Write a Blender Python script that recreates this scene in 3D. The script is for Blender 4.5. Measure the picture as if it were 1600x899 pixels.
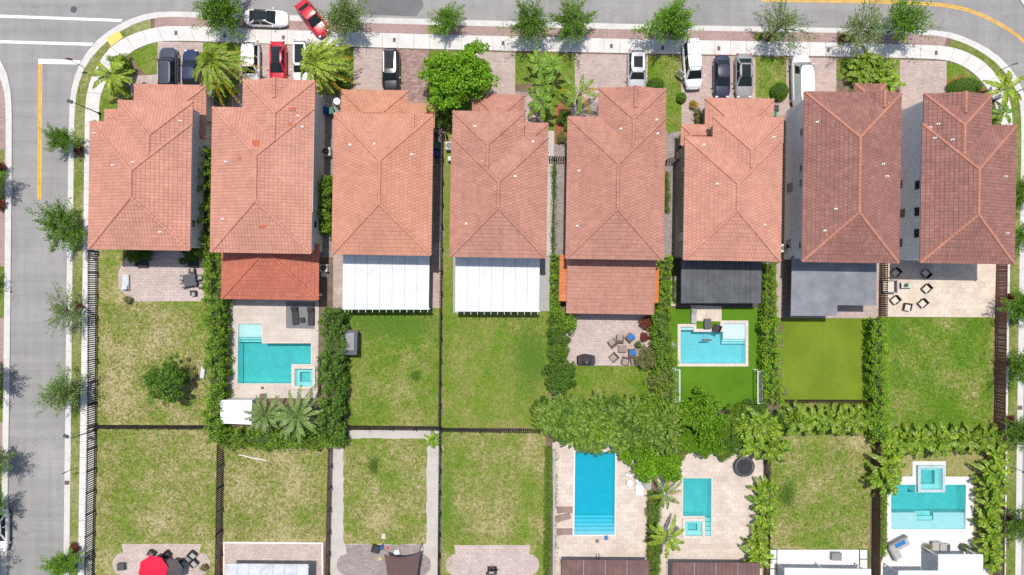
import bpy, bmesh, math, random
import numpy as np
from mathutils import Vector, Matrix
from mathutils.geometry import tessellate_polygon

for o in list(bpy.data.objects):
    bpy.data.objects.remove(o)
sc = bpy.context.scene
col = sc.collection
random.seed(7)
rng = np.random.default_rng(7)
PI = math.pi

# ------------------------------------------------------------------ camera
H = 76.0                      # metres above the road
F = 1600 * 24 / 36.0          # focal length in photo pixels
cam_d = bpy.data.cameras.new('camera')
cam_d.lens = 24
cam_d.sensor_width = 36
cam_d.clip_end = 3000
cam = bpy.data.objects.new('camera', cam_d)
col.objects.link(cam)
cam.location = (0, 0, H)
sc.camera = cam

# ------------------------------------------------------------------ sky, sun, exposure
SHX, SHY = 0.03, -0.27        # shadow offset per metre of height
w = bpy.data.worlds.new('World')
sc.world = w
w.use_nodes = True
wn = w.node_tree
wn.nodes.clear()
sky = wn.nodes.new('ShaderNodeTexSky')
sky.sky_type = 'NISHITA'
sky.sun_disc = False
sky.sun_elevation = math.atan(1 / math.hypot(SHX, SHY))
sky.sun_rotation = math.atan2(-SHX, -SHY)
sky.dust_density = 1.5
sky.ozone_density = 0.2
bg = wn.nodes.new('ShaderNodeBackground')
bg.inputs[1].default_value = 0.125
wo = wn.nodes.new('ShaderNodeOutputWorld')
wn.links.new(sky.outputs[0], bg.inputs[0])
wn.links.new(bg.outputs[0], wo.inputs[0])
sun_d = bpy.data.lights.new('sun', 'SUN')
sun_d.energy = 3.6
sun_d.angle = math.radians(0.53)
sun_d.color = (1.0, 0.955, 0.89)
sun = bpy.data.objects.new('sun', sun_d)
col.objects.link(sun)
sun.location = (-5, 40, 120)
sun.rotation_euler = Vector((SHX, SHY, -1)).to_track_quat('-Z', 'Y').to_euler()
sc.view_settings.view_transform = 'Standard'
sc.view_settings.look = 'None'
sc.view_settings.gamma = 1
sc.view_settings.exposure = 0.25
sc.cycles.max_bounces = 6
sc.cycles.transparent_max_bounces = 8
sc.cycles.use_denoising = False

# ------------------------------------------------------------------ helpers
def G(px, py, z=0.0):
    """photo pixel -> world x, y of the point at height z"""
    s = (H - z) / F
    return ((px - 800) * s, (449.5 - py) * s)

def poly(pts, z=0.0):
    return [G(a, b, z) for a, b in pts]

def sub(bsdf, name, v):
    if name in bsdf.inputs:
        bsdf.inputs[name].default_value = v

MATS = {}
def nodes_of(name):
    m = bpy.data.materials.new(name)
    m.use_nodes = True
    nt = m.node_tree
    return m, nt, nt.nodes['Principled BSDF']

def ramp(nt, fac, stops):
    r = nt.nodes.new('ShaderNodeValToRGB')
    e = r.color_ramp.elements
    while len(e) < len(stops):
        e.new(0.5)
    for k, (p, c) in enumerate(stops):
        e[k].position = p
        e[k].color = (*c, 1)
    nt.links.new(fac, r.inputs[0])
    return r.outputs[0]

def noise(nt, vec, scale, detail=4, rough=0.6):
    n = nt.nodes.new('ShaderNodeTexNoise')
    n.inputs['Scale'].default_value = scale
    n.inputs['Detail'].default_value = detail
    n.inputs['Roughness'].default_value = rough
    nt.links.new(vec, n.inputs['Vector'])
    return n.outputs['Fac']

def mixc(nt, fac, a, b, mode='MIX'):
    m = nt.nodes.new('ShaderNodeMix')
    m.data_type = 'RGBA'
    m.blend_type = mode
    for s, v in ((m.inputs[0], fac), (m.inputs[6], a), (m.inputs[7], b)):
        if isinstance(v, (int, float)):
            s.default_value = v
        elif isinstance(v, tuple):
            s.default_value = (*v, 1)
        else:
            nt.links.new(v, s)
    return m.outputs[2]

def math_n(nt, op, a, b=0.0):
    m = nt.nodes.new('ShaderNodeMath')
    m.operation = op
    for s, v in ((m.inputs[0], a), (m.inputs[1], b)):
        if isinstance(v, (int, float)):
            s.default_value = v
        else:
            nt.links.new(v, s)
    return m.outputs[0]

def bump(nt, bsdf, h, strength=0.4, dist=0.02):
    b = nt.nodes.new('ShaderNodeBump')
    b.inputs['Strength'].default_value = strength
    b.inputs['Distance'].default_value = dist
    nt.links.new(h, b.inputs['Height'])
    nt.links.new(b.outputs[0], bsdf.inputs['Normal'])

def wpos(nt):
    return nt.nodes.new('ShaderNodeNewGeometry').outputs['Position']

def M(name, c, var=0.25, scale=2.0, rough=0.8, metal=0.0, bmp=0.15, spec=0.3, fine=30.0, island=0.0, c2=None, coat=0.0):
    """plain surface: base colour broken by two scales of noise, optional variation per piece"""
    if name in MATS:
        return MATS[name]
    m, nt, b = nodes_of(name)
    tc = nt.nodes.new('ShaderNodeTexCoord').outputs['Object']
    n1 = noise(nt, tc, scale, 5)
    dark = tuple(x * (1 - var) for x in c)
    lite = tuple(min(1, x * (1 + var * 0.6)) for x in c) if c2 is None else c2
    cc = ramp(nt, n1, [(0.3, dark), (0.7, lite)])
    if island:
        ri = nt.nodes.new('ShaderNodeNewGeometry').outputs['Random Per Island']
        k = math_n(nt, 'ADD', math_n(nt, 'MULTIPLY', ri, island), 1 - island / 2)
        hs = nt.nodes.new('ShaderNodeHueSaturation')
        nt.links.new(cc, hs.inputs['Color'])
        nt.links.new(k, hs.inputs['Value'])
        cc = hs.outputs[0]
    nt.links.new(cc, b.inputs['Base Color'])
    b.inputs['Roughness'].default_value = rough
    b.inputs['Metallic'].default_value = metal
    sub(b, 'Specular IOR Level', spec)
    sub(b, 'Coat Weight', coat)
    if bmp:
        bump(nt, b, noise(nt, tc, fine, 3), bmp, 0.01)
    MATS[name] = m
    return m

class MB:
    """collects shapes; build() links them as one mesh object"""
    def __init__(s):
        s.v = []; s.f = []
    def quad(s, a, b, c, d):
        n = len(s.v); s.v += [a, b, c, d]; s.f.append((n, n+1, n+2, n+3)); return s
    def tri(s, a, b, c):
        n = len(s.v); s.v += [a, b, c]; s.f.append((n, n+1, n+2)); return s
    def box(s, x0, y0, z0, x1, y1, z1):
        n = len(s.v)
        s.v += [(x0,y0,z0),(x1,y0,z0),(x1,y1,z0),(x0,y1,z0),(x0,y0,z1),(x1,y0,z1),(x1,y1,z1),(x0,y1,z1)]
        s.f += [(n+3,n+2,n+1,n),(n+4,n+5,n+6,n+7),(n,n+1,n+5,n+4),(n+1,n+2,n+6,n+5),(n+2,n+3,n+7,n+6),(n+3,n,n+4,n+7)]
        return s
    def rbox(s, cx, cy, z0, sx, sy, z1, a=0.0, taper=1.0):
        c, d = math.cos(a), math.sin(a)
        n = len(s.v)
        for z, t in ((z0, 1.0), (z1, taper)):
            for ux, uy in ((-1,-1),(1,-1),(1,1),(-1,1)):
                x, y = ux*sx/2*t, uy*sy/2*t
                s.v.append((cx+x*c-y*d, cy+x*d+y*c, z))
        s.f += [(n+3,n+2,n+1,n),(n+4,n+5,n+6,n+7),(n,n+1,n+5,n+4),(n+1,n+2,n+6,n+5),(n+2,n+3,n+7,n+6),(n+3,n,n+4,n+7)]
        return s
    def prism(s, pts, z0, z1, bottom=False):
        n = len(s.v); k = len(pts)
        s.v += [(x, y, z0) for x, y in pts] + [(x, y, z1) for x, y in pts]
        a = sum(pts[i][0]*pts[(i+1)%k][1]-pts[(i+1)%k][0]*pts[i][1] for i in range(k))
        for i in range(k):
            j = (i+1) % k
            s.f.append((n+i, n+j, n+k+j, n+k+i) if a > 0 else (n+j, n+i, n+k+i, n+k+j))
        top = list(range(n+k, n+2*k))
        s.f.append(tuple(top if a > 0 else top[::-1]))
        if bottom:
            bt = list(range(n, n+k)); s.f.append(tuple(bt[::-1] if a > 0 else bt))
        return s
    def tube(s, p0, p1, r0, r1=None, n=6, caps=True):
        r1 = r0 if r1 is None else r1
        p0, p1 = Vector(p0), Vector(p1)
        d = (p1-p0)
        if d.length < 1e-6: return s
        d.normalize()
        u = d.orthogonal().normalized(); v = d.cross(u)
        b = len(s.v)
        for p, r in ((p0, r0), (p1, r1)):
            for i in range(n):
                t = 2*PI*i/n
                s.v.append(tuple(p + u*(math.cos(t)*r) + v*(math.sin(t)*r)))
        for i in range(n):
            j = (i+1) % n
            s.f.append((b+i, b+j, b+n+j, b+n+i))
        if caps:
            s.f.append(tuple(b+i for i in reversed(range(n)))); s.f.append(tuple(b+n+i for i in range(n)))
        return s
    def path(s, pts, r, n=6):
        for a, b in zip(pts[:-1], pts[1:]): s.tube(a, b, r, r, n)
        return s
    def ball(s, c, rx, ry, rz, n=12, m=7, jit=0.0):
        b = len(s.v)
        for i in range(m+1):
            ph = PI*i/m
            for j in range(n):
                t = 2*PI*j/n; k = 1+jit*(random.random()-.5)
                s.v.append((c[0]+rx*k*math.sin(ph)*math.cos(t), c[1]+ry*k*math.sin(ph)*math.sin(t), c[2]+rz*k*math.cos(ph)))
        for i in range(m):
            for j in range(n):
                k = (j+1) % n
                s.f.append((b+i*n+j, b+(i+1)*n+j, b+(i+1)*n+k, b+i*n+k))
        return s
    def lathe(s, c, prof, n=16):
        b = len(s.v)
        for r, z in prof:
            for j in range(n):
                t = 2*PI*j/n
                s.v.append((c[0]+r*math.cos(t), c[1]+r*math.sin(t), c[2]+z))
        for i in range(len(prof)-1):
            for j in range(n):
                k = (j+1) % n
                s.f.append((b+i*n+j, b+i*n+k, b+(i+1)*n+k, b+(i+1)*n+j))
        return s
    def mesh(s, name='mesh'):
        me = bpy.data.meshes.new(name)
        me.from_pydata([tuple(p) for p in s.v], [], s.f)
        me.update()
        return me
    def build(s, name, mat, parent=None, smooth=False, bevel=0.0):
        me = s.mesh(name)
        return link(name, me, mat, parent, smooth, bevel)

def link(name, me, mat, parent=None, smooth=False, bevel=0.0):
    if mat is not None and not me.materials:
        me.materials.append(mat)
    if smooth:
        me.polygons.foreach_set('use_smooth', [True]*len(me.polygons))
    o = bpy.data.objects.new(name, me)
    col.objects.link(o)
    if parent is not None:
        o.parent = parent
    if bevel:
        b = o.modifiers.new('bevel', 'BEVEL'); b.width = bevel; b.segments = 2
    return o

def tag(o, label=None, cat=None, group=None, kind=None):
    if label: o['label'] = label
    if cat: o['category'] = cat
    if group: o['group'] = group
    if kind: o['kind'] = kind
    return o

def thing(name, label, cat, loc=(0, 0, 0), rz=0.0, group=None):
    o = bpy.data.objects.new(name, None)
    o.empty_display_size = 0.3
    col.objects.link(o)
    o.location = loc if len(loc) == 3 else (*loc, 0)
    o.rotation_euler = (0, 0, rz)
    return tag(o, label, cat, group)

KIDS = {}
def copy_tree(o, parent=None):
    c = o.copy()
    col.objects.link(c)
    if parent is not None:
        c.parent = parent
    for ch in list(o.children):
        copy_tree(ch, c)
    return c

def place(proto, used, label, loc, rz=0.0, s=1.0, group=None, sz=None):
    """first use takes the prototype itself, later uses copy it with its parts"""
    o = copy_tree(proto) if used[0] else proto
    used[0] = True
    o.location = loc if len(loc) == 3 else (*loc, ZY)
    o.rotation_euler = (0, 0, rz)
    o.scale = (s, s, sz if sz else s)
    o['label'] = label
    if group: o['group'] = group
    return o

def np_mesh(name, V, Q):
    """mesh from numpy arrays, faces all of the same size"""
    V = np.asarray(V, dtype=np.float32); Q = np.asarray(Q, dtype=np.int32)
    me = bpy.data.meshes.new(name)
    k = Q.shape[1]
    me.vertices.add(len(V)); me.vertices.foreach_set('co', V.ravel())
    me.loops.add(Q.size); me.loops.foreach_set('vertex_index', Q.ravel())
    me.polygons.add(len(Q))
    me.polygons.foreach_set('loop_start', np.arange(0, Q.size, k, dtype=np.int32))
    me.polygons.foreach_set('loop_total', np.full(len(Q), k, dtype=np.int32))
    me.update(calc_edges=True)
    return me

def sheet(name, outer, z, mat, holes=(), kind='structure', parent=None, side=0.0, label=None):
    """flat surface with real holes; side > 0 gives it an edge that deep"""
    loops = [[Vector((x, y, 0)) for x, y in outer]] + [[Vector((x, y, 0)) for x, y in h] for h in holes]
    flat = [p for l in loops for p in l]
    tris = tessellate_polygon(loops)
    me = bpy.data.meshes.new(name)
    V = [(p.x, p.y, z) for p in flat]
    Fc = []
    for t in tris:
        a, b, c = (flat[i] for i in t)
        cr = (b.x-a.x)*(c.y-a.y)-(b.y-a.y)*(c.x-a.x)
        if abs(cr) < 1e-9: continue
        Fc.append(tuple(t) if cr > 0 else tuple(t[::-1]))
    if side:
        s0 = 0
        for l in loops:
            k = len(l); n = len(V)
            V += [(p.x, p.y, z-side) for p in l]
            for i in range(k):
                Fc.append((s0+i, s0+(i+1) % k, n+(i+1) % k, n+i))
            s0 += k
    me.from_pydata(V, [], Fc); me.update()
    o = link(name, me, mat, parent)
    if parent is None:
        o['kind'] = kind
    if label: o['label'] = label
    return o

ZY = 0.12     # level of the yards above the road
ORD = ['first', 'second', 'third', 'fourth', 'fifth', 'sixth', 'seventh', 'eighth', 'ninth', 'tenth', 'eleventh',
       'twelfth', 'thirteenth', 'fourteenth', 'fifteenth', 'sixteenth', 'seventeenth', 'eighteenth', 'nineteenth', 'twentieth']
# ------------------------------------------------------------------ materials of the ground
def m_asphalt():
    m, nt, b = nodes_of('asphalt')
    p = wpos(nt)
    big = ramp(nt, noise(nt, p, 0.12, 6, 0.65), [(0.3, (0.245, 0.235, 0.228)), (0.55, (0.295, 0.283, 0.275)), (0.75, (0.35, 0.335, 0.325))])
    fine = ramp(nt, noise(nt, p, 9, 5, 0.8), [(0.3, (0.80, 0.80, 0.80)), (0.7, (1.12, 1.12, 1.12))])
    for sc_, k in (((0.05, 0.9, 1), 0.12), ((0.9, 0.04, 1), 0.10)):
        mp = nt.nodes.new('ShaderNodeMapping'); mp.inputs['Scale'].default_value = sc_
        nt.links.new(p, mp.inputs[0])
        st = ramp(nt, noise(nt, mp.outputs[0], 1.0, 5, 0.7), [(0.35, (1-k,)*3), (0.65, (1+k*0.4,)*3)])
        fine = mixc(nt, 1.0, fine, st, 'MULTIPLY')
    cr = nt.nodes.new('ShaderNodeTexVoronoi'); cr.feature = 'DISTANCE_TO_EDGE'; cr.inputs['Scale'].default_value = 0.16
    wv = nt.nodes.new('ShaderNodeVectorMath'); wv.operation = 'ADD'
    nn = nt.nodes.new('ShaderNodeTexNoise'); nn.inputs['Scale'].default_value = 0.8
    nt.links.new(p, nn.inputs['Vector']); nt.links.new(p, wv.inputs[0]); nt.links.new(nn.outputs['Color'], wv.inputs[1])
    nt.links.new(wv.outputs[0], cr.inputs['Vector'])
    ck = ramp(nt, cr.outputs['Distance'], [(0.0, (0.8, 0.8, 0.8)), (0.006, (1, 1, 1))])
    fine = mixc(nt, 1.0, fine, ck, 'MULTIPLY')
    c = mixc(nt, 1.0, big, fine, 'MULTIPLY')
    nt.links.new(c, b.inputs['Base Color'])
    b.inputs['Roughness'].default_value = 0.9
    bump(nt, b, noise(nt, p, 40, 3), 0.3, 0.01)
    return m

def m_concrete(name, c, var=0.1, dirt=(0.5, 0.47, 0.42)):
    m, nt, b = nodes_of(name)
    p = wpos(nt)
    a = ramp(nt, noise(nt, p, 0.9, 6, 0.7), [(0.25, tuple(x*d for x, d in zip(c, (0.82, 0.81, 0.79)))), (0.55, c), (0.8, tuple(min(1, x*1.06) for x in c))])
    f = ramp(nt, noise(nt, p, 14, 4, 0.8), [(0.3, (0.9, 0.9, 0.9)), (0.7, (1.04, 1.04, 1.04))])
    nt.links.new(mixc(nt, 1.0, a, f, 'MULTIPLY'), b.inputs['Base Color'])
    b.inputs['Roughness'].default_value = 0.85
    bump(nt, b, noise(nt, p, 35, 3), 0.2, 0.008)
    return m

def m_pavers(name, c1, c2, mortar, bw=0.42, bh=0.21, blot=None, rot=0.0, contrast=0.5, msize=0.012):
    """small unit paving laid in bond, too fine to model singly from this height"""
    m, nt, b = nodes_of(name)
    p = wpos(nt)
    mp = nt.nodes.new('ShaderNodeMapping')
    mp.inputs['Rotation'].default_value = (0, 0, rot)
    nt.links.new(p, mp.inputs[0])
    br = nt.nodes.new('ShaderNodeTexBrick')
    br.inputs['Scale'].default_value = 1.0
    br.inputs['Brick Width'].default_value = bw
    br.inputs['Row Height'].default_value = bh
    br.inputs['Mortar Size'].default_value = msize
    br.inputs['Bias'].default_value = 0.0
    br.inputs['Color1'].default_value = (*c1, 1)
    br.inputs['Color2'].default_value = (*c2, 1)
    br.inputs['Mortar'].default_value = (*mortar, 1)
    nt.links.new(mp.outputs[0], br.inputs['Vector'])
    c = br.outputs['Color']
    big = ramp(nt, noise(nt, p, 0.5, 5, 0.7), [(0.3, (0.84, 0.82, 0.82)), (0.7, (1.08, 1.07, 1.06))])
    c = mixc(nt, 1.0, c, big, 'MULTIPLY')
    sp = ramp(nt, noise(nt, p, 5.5, 3, 0.8), [(0.35, (1 - contrast*0.35,)*3), (0.7, (1 + contrast*0.12,)*3)])
    c = mixc(nt, 1.0, c, sp, 'MULTIPLY')
    if blot:
        k = ramp(nt, noise(nt, p, 1.3, 6, 0.75), [(0.5, (0, 0, 0)), (0.62, (1, 1, 1))])
        c = mixc(nt, k, c, blot)
    nt.links.new(c, b.inputs['Base Color'])
    b.inputs['Roughness'].default_value = 0.85
    inv = math_n(nt, 'SUBTRACT', 1.0, br.outputs['Fac'])
    bump(nt, b, inv, 0.6, 0.01)
    return m

def m_lawn():
    """one lawn material; the object's colour says how dry (r), how dark green (g), how patchy (b) that lawn is"""
    m, nt, b = nodes_of('lawn_grass')
    p = wpos(nt)
    oi = nt.nodes.new('ShaderNodeObjectInfo')
    sep = nt.nodes.new('ShaderNodeSeparateColor')
    nt.links.new(oi.outputs['Color'], sep.inputs[0])
    dry, dk, patch = sep.outputs[0], sep.outputs[1], sep.outputs[2]
    n_big = noise(nt, p, 0.22, 5, 0.65)
    n_mid = noise(nt, p, 1.7, 6, 0.75)
    n_fin = noise(nt, p, 5.0, 5, 0.85)
    s = math_n(nt, 'ADD', math_n(nt, 'MULTIPLY', n_big, 1.3), math_n(nt, 'ADD', math_n(nt, 'MULTIPLY', n_mid, 0.8), math_n(nt, 'MULTIPLY', n_fin, 1.9)))
    s = math_n(nt, 'MULTIPLY', math_n(nt, 'SUBTRACT', s, 2.0), math_n(nt, 'ADD', 0.4, math_n(nt, 'MULTIPLY', patch, 1.6)))
    f = math_n(nt, 'ADD', s, dry)
    c = ramp(nt, f, [(0.0, (0.088, 0.18, 0.012)), (0.3, (0.15, 0.22, 0.026)), (0.55, (0.22, 0.225, 0.065)), (0.8, (0.325, 0.285, 0.125)), (1.0, (0.42, 0.36, 0.20))])
    n_spk = ramp(nt, noise(nt, p, 3.4, 4, 0.8), [(0.37, (1, 1, 1)), (0.46, (0, 0, 0))])
    k = math_n(nt, 'MULTIPLY', n_spk, math_n(nt, 'MULTIPLY', patch, 0.75))
    c = mixc(nt, k, c, (0.06, 0.075, 0.014))
    bare = ramp(nt, noise(nt, p, 0.55, 6, 0.8), [(0.56, (0, 0, 0)), (0.68, (1, 1, 1))])
    bare = math_n(nt, 'MULTIPLY', math_n(nt, 'MULTIPLY', bare, n_fin), math_n(nt, 'MULTIPLY', patch, 0.9))
    c = mixc(nt, bare, c, (0.30, 0.245, 0.17))
    dkc = mixc(nt, 1.0, c, (0.42, 0.62, 0.35), 'MULTIPLY')
    c = mixc(nt, dk, c, dkc)
    nt.links.new(c, b.inputs['Base Color'])
    b.inputs['Roughness'].default_value = 0.95
    sub(b, 'Specular IOR Level', 0.1)
    bump(nt, b, noise(nt, p, 12, 5, 0.8), 1.0, 0.06)
    return m

def m_leaf(name, c_dark, c_lite, trans=0.25, rough=0.55):
    m, nt, b = nodes_of(name)
    g = nt.nodes.new('ShaderNodeNewGeometry')
    oi = nt.nodes.new('ShaderNodeObjectInfo')
    r = g.outputs['Random Per Island']
    c = ramp(nt, r, [(0.0, c_dark), (0.6, tuple((a+b_)/2 for a, b_ in zip(c_dark, c_lite))), (1.0, c_lite)])
    v = math_n(nt, 'ADD', math_n(nt, 'MULTIPLY', oi.outputs['Random'], 0.3), 0.85)
    hs = nt.nodes.new('ShaderNodeHueSaturation')
    nt.links.new(c, hs.inputs['Color']); nt.links.new(v, hs.inputs['Value'])
    nt.links.new(hs.outputs[0], b.inputs['Base Color'])
    b.inputs['Roughness'].default_value = rough
    sub(b, 'Specular IOR Level', 0.35)
    tr = nt.nodes.new('ShaderNodeBsdfTranslucent')
    nt.links.new(hs.outputs[0], tr.inputs[0])
    mx = nt.nodes.new('ShaderNodeMixShader')
    mx.inputs[0].default_value = trans
    out = nt.nodes['Material Output']
    nt.links.new(b.outputs[0], mx.inputs[1]); nt.links.new(tr.outputs[0], mx.inputs[2])
    nt.links.new(mx.outputs[0], out.inputs[0])
    return m

def m_water(name, vcol, dens, turb, k=0.12):
    """clear pool water: see-through body that takes up red light with depth, a little scatter, a glossy rippled skin"""
    m, nt, b = nodes_of(name)
    p = wpos(nt)
    tp = nt.nodes.new('ShaderNodeBsdfTransparent')
    df = nt.nodes.new('ShaderNodeBsdfDiffuse'); df.inputs[0].default_value = (*turb, 1)
    gl = nt.nodes.new('ShaderNodeBsdfGlossy'); gl.inputs['Roughness'].default_value = 0.04
    bp = nt.nodes.new('ShaderNodeBump'); bp.inputs['Strength'].default_value = 0.8; bp.inputs['Distance'].default_value = 0.09
    mp = nt.nodes.new('ShaderNodeMapping'); mp.inputs['Rotation'].default_value = (0, 0, 0.6); mp.inputs['Scale'].default_value = (1.0, 1.7, 1)
    nt.links.new(p, mp.inputs[0])
    nt.links.new(noise(nt, mp.outputs[0], 1.5, 3, 0.6), bp.inputs['Height'])
    b2 = nt.nodes.new('ShaderNodeBump'); b2.inputs['Strength'].default_value = 0.35; b2.inputs['Distance'].default_value = 0.03
    nt.links.new(noise(nt, mp.outputs[0], 2.5, 2, 0.5), b2.inputs['Height'])
    nt.links.new(b2.outputs[0], gl.inputs['Normal']); nt.links.new(bp.outputs[0], df.inputs['Normal'])
    fr = nt.nodes.new('ShaderNodeFresnel'); fr.inputs[0].default_value = 1.33
    m1 = nt.nodes.new('ShaderNodeMixShader'); m1.inputs[0].default_value = k
    m2 = nt.nodes.new('ShaderNodeMixShader')
    nt.links.new(tp.outputs[0], m1.inputs[1]); nt.links.new(df.outputs[0], m1.inputs[2])
    nt.links.new(fr.outputs[0], m2.inputs[0]); nt.links.new(m1.outputs[0], m2.inputs[1]); nt.links.new(gl.outputs[0], m2.inputs[2])
    out = nt.nodes['Material Output']
    nt.links.new(m2.outputs[0], out.inputs[0])
    va = nt.nodes.new('ShaderNodeVolumeAbsorption'); va.inputs['Color'].default_value = (*vcol, 1); va.inputs['Density'].default_value = dens
    nt.links.new(va.outputs[0], out.inputs['Volume'])
    return m

def m_tile(name, c, lite, stain=0.25, stainc=(0.10, 0.06, 0.05)):
    m, nt, b = nodes_of(name)
    p = nt.nodes.new('ShaderNodeTexCoord').outputs['Object']
    r = nt.nodes.new('ShaderNodeNewGeometry').outputs['Random Per Island']
    base = ramp(nt, r, [(0.0, tuple(x*0.93 for x in c)), (0.5, c), (1.0, tuple((x+y)/2 for x, y in zip(c, lite)))])
    big = ramp(nt, noise(nt, p, 0.35, 6, 0.7), [(0.3, (0.86, 0.85, 0.85)), (0.7, (1.08, 1.07, 1.06))])
    cc = mixc(nt, 1.0, base, big, 'MULTIPLY')
    k = ramp(nt, noise(nt, p, 1.6, 6, 0.8), [(0.45, (0, 0, 0)), (0.75, (1, 1, 1))])
    cc = mixc(nt, math_n(nt, 'MULTIPLY', k, stain), cc, stainc)
    for scv in ((2.2, 0.25, 1), (0.25, 2.2, 1)):
        mp = nt.nodes.new('ShaderNodeMapping'); mp.inputs['Scale'].default_value = scv
        nt.links.new(p, mp.inputs[0])
        st = ramp(nt, noise(nt, mp.outputs[0], 1.1, 6, 0.75), [(0.5, (0, 0, 0)), (0.8, (1, 1, 1))])
        cc = mixc(nt, math_n(nt, 'MULTIPLY', st, 0.25+stain*0.5), cc, stainc)
    nt.links.new(cc, b.inputs['Base Color'])
    b.inputs['Roughness'].default_value = 0.85
    sub(b, 'Specular IOR Level', 0.2)
    bump(nt, b, noise(nt, p, 25, 3), 0.2, 0.01)
    return m

ASPHALT = m_asphalt()
KERB = m_concrete('kerb_concrete', (0.56, 0.54, 0.515))
WALK = m_concrete('sidewalk_concrete', (0.60, 0.58, 0.555))
PATHC = m_concrete('path_concrete', (0.47, 0.435, 0.40))
GREYC = m_concrete('grey_concrete', (0.36, 0.345, 0.34))
PAV_PINK = m_pavers('pink_pavers', (0.50, 0.40, 0.36), (0.42, 0.33, 0.30), (0.32, 0.25, 0.225))
PAV_RED = m_pavers('red_pavers', (0.40, 0.29, 0.255), (0.25, 0.15, 0.135), (0.22, 0.16, 0.145), blot=(0.22, 0.12, 0.11))
PAV_VERGE = m_pavers('verge_pavers', (0.42, 0.29, 0.26), (0.345, 0.235, 0.215), (0.27, 0.19, 0.175), bw=0.3, bh=0.15)
PAV_PATIO = m_pavers('patio_pavers', (0.55, 0.45, 0.41), (0.48, 0.39, 0.355), (0.38, 0.31, 0.28), bw=0.5, bh=0.3, contrast=0.7)
PAV_GREY = m_pavers('grey_pavers', (0.36, 0.31, 0.29), (0.29, 0.245, 0.235), (0.22, 0.18, 0.17), contrast=0.9)
PAV_DARK = m_pavers('brown_pavers', (0.27, 0.19, 0.165), (0.21, 0.145, 0.13), (0.13, 0.09, 0.08))
TRAV = m_pavers('travertine', (0.66, 0.57, 0.47), (0.59, 0.49, 0.40), (0.52, 0.44, 0.36), bw=0.9, bh=0.6, msize=0.008)
TRAV_PINK = m_pavers('pink_travertine', (0.63, 0.55, 0.475), (0.56, 0.47, 0.40), (0.49, 0.41, 0.35), bw=0.8, bh=0.5, msize=0.008)
DECK_BEIGE = m_pavers('beige_deck', (0.57, 0.505, 0.45), (0.53, 0.465, 0.41), (0.46, 0.40, 0.355), bw=1.2, bh=0.6, msize=0.006)
DECK_WHITE = m_pavers('white_porcelain', (0.70, 0.69, 0.68), (0.66, 0.65, 0.645), (0.56, 0.55, 0.55), bw=1.2, bh=0.6, msize=0.006, contrast=0.2)
LAWN = m_lawn()
SOIL = M('soil', (0.17, 0.125, 0.085), 0.4, 1.2, 0.95, bmp=0.5)
MULCH = M('red_mulch', (0.30, 0.11, 0.055), 0.4, 3, 0.95, bmp=0.6)
WHITE_LINE = M('road_paint_white', (0.78, 0.77, 0.75), 0.12, 1.5, 0.6)
YELLOW_LINE = M('road_paint_yellow', (0.62, 0.36, 0.055), 0.25, 1.5, 0.6)
TACTILE = M('tactile_yellow', (0.72, 0.52, 0.13), 0.1, 3, 0.7)
WALL_W = M('white_stucco', (0.66, 0.645, 0.61), 0.06, 0.8, 0.9, bmp=0.2)
WALL_WW = M('bright_white_stucco', (0.84, 0.83, 0.81), 0.05, 0.8, 0.9, bmp=0.2)
WALL_T = M('tan_stucco', (0.40, 0.36, 0.29), 0.06, 0.8, 0.9, bmp=0.2)
TRIM = M('white_trim', (0.72, 0.70, 0.67), 0.06, 1, 0.6)
GLASS = M('dark_glass', (0.02, 0.025, 0.03), 0.1, 1, 0.06, spec=0.6, bmp=0)
GARAGE = M('garage_door_paint', (0.58, 0.55, 0.5), 0.05, 1, 0.6)
DOORW = M('brown_door', (0.16, 0.08, 0.045), 0.2, 3, 0.5)
BLACK = M('black_metal', (0.022, 0.022, 0.024), 0.2, 3, 0.45, spec=0.4)
DGREY = M('charcoal_metal', (0.075, 0.078, 0.085), 0.15, 2, 0.5)
MGREY = M('grey_metal', (0.22, 0.22, 0.23), 0.15, 2, 0.5)
CHROME = M('bright_metal', (0.55, 0.55, 0.56), 0.1, 2, 0.3, metal=0.8)
WHITE = M('white_paint', (0.80, 0.80, 0.79), 0.04, 1.5, 0.5)
RUBBER = M('black_rubber', (0.02, 0.02, 0.02), 0.2, 3, 0.8)
PLANK_BLK = M('black_fence_wood', (0.035, 0.031, 0.030), 0.4, 2, 0.75, bmp=0.3)
PLANK_BRN = M('brown_fence_wood', (0.105, 0.055, 0.042), 0.35, 2, 0.75, bmp=0.3)
PLANK_RED = M('redwood_fence', (0.20, 0.085, 0.06), 0.3, 2, 0.75, bmp=0.3)
BARK = M('bark', (0.15, 0.115, 0.085), 0.35, 6, 0.95, bmp=0.6)
PALM_BARK = M('palm_bark', (0.24, 0.20, 0.16), 0.35, 6, 0.95, bmp=0.6)
LEAF_OAK = m_leaf('oak_leaf', (0.05, 0.15, 0.008), (0.30, 0.50, 0.055), 0.35)
LEAF_OAKP = m_leaf('pale_oak_leaf', (0.09, 0.165, 0.035), (0.3, 0.4, 0.12))
LEAF_BRIGHT = m_leaf('bright_leaf', (0.07, 0.19, 0.005), (0.3, 0.53, 0.022), 0.35)
LEAF_HEDGE = m_leaf('hedge_leaf', (0.06, 0.15, 0.008), (0.31, 0.46, 0.04), 0.3)
LEAF_HBRIGHT = m_leaf('bright_hedge_leaf', (0.09, 0.22, 0.008), (0.38, 0.57, 0.03), 0.3)
LEAF_DARK = m_leaf('dark_hedge_leaf', (0.03, 0.095, 0.01), (0.18, 0.31, 0.03))
LEAF_OLIVE = m_leaf('olive_leaf', (0.04, 0.1, 0.006), (0.29, 0.42, 0.05))
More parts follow.
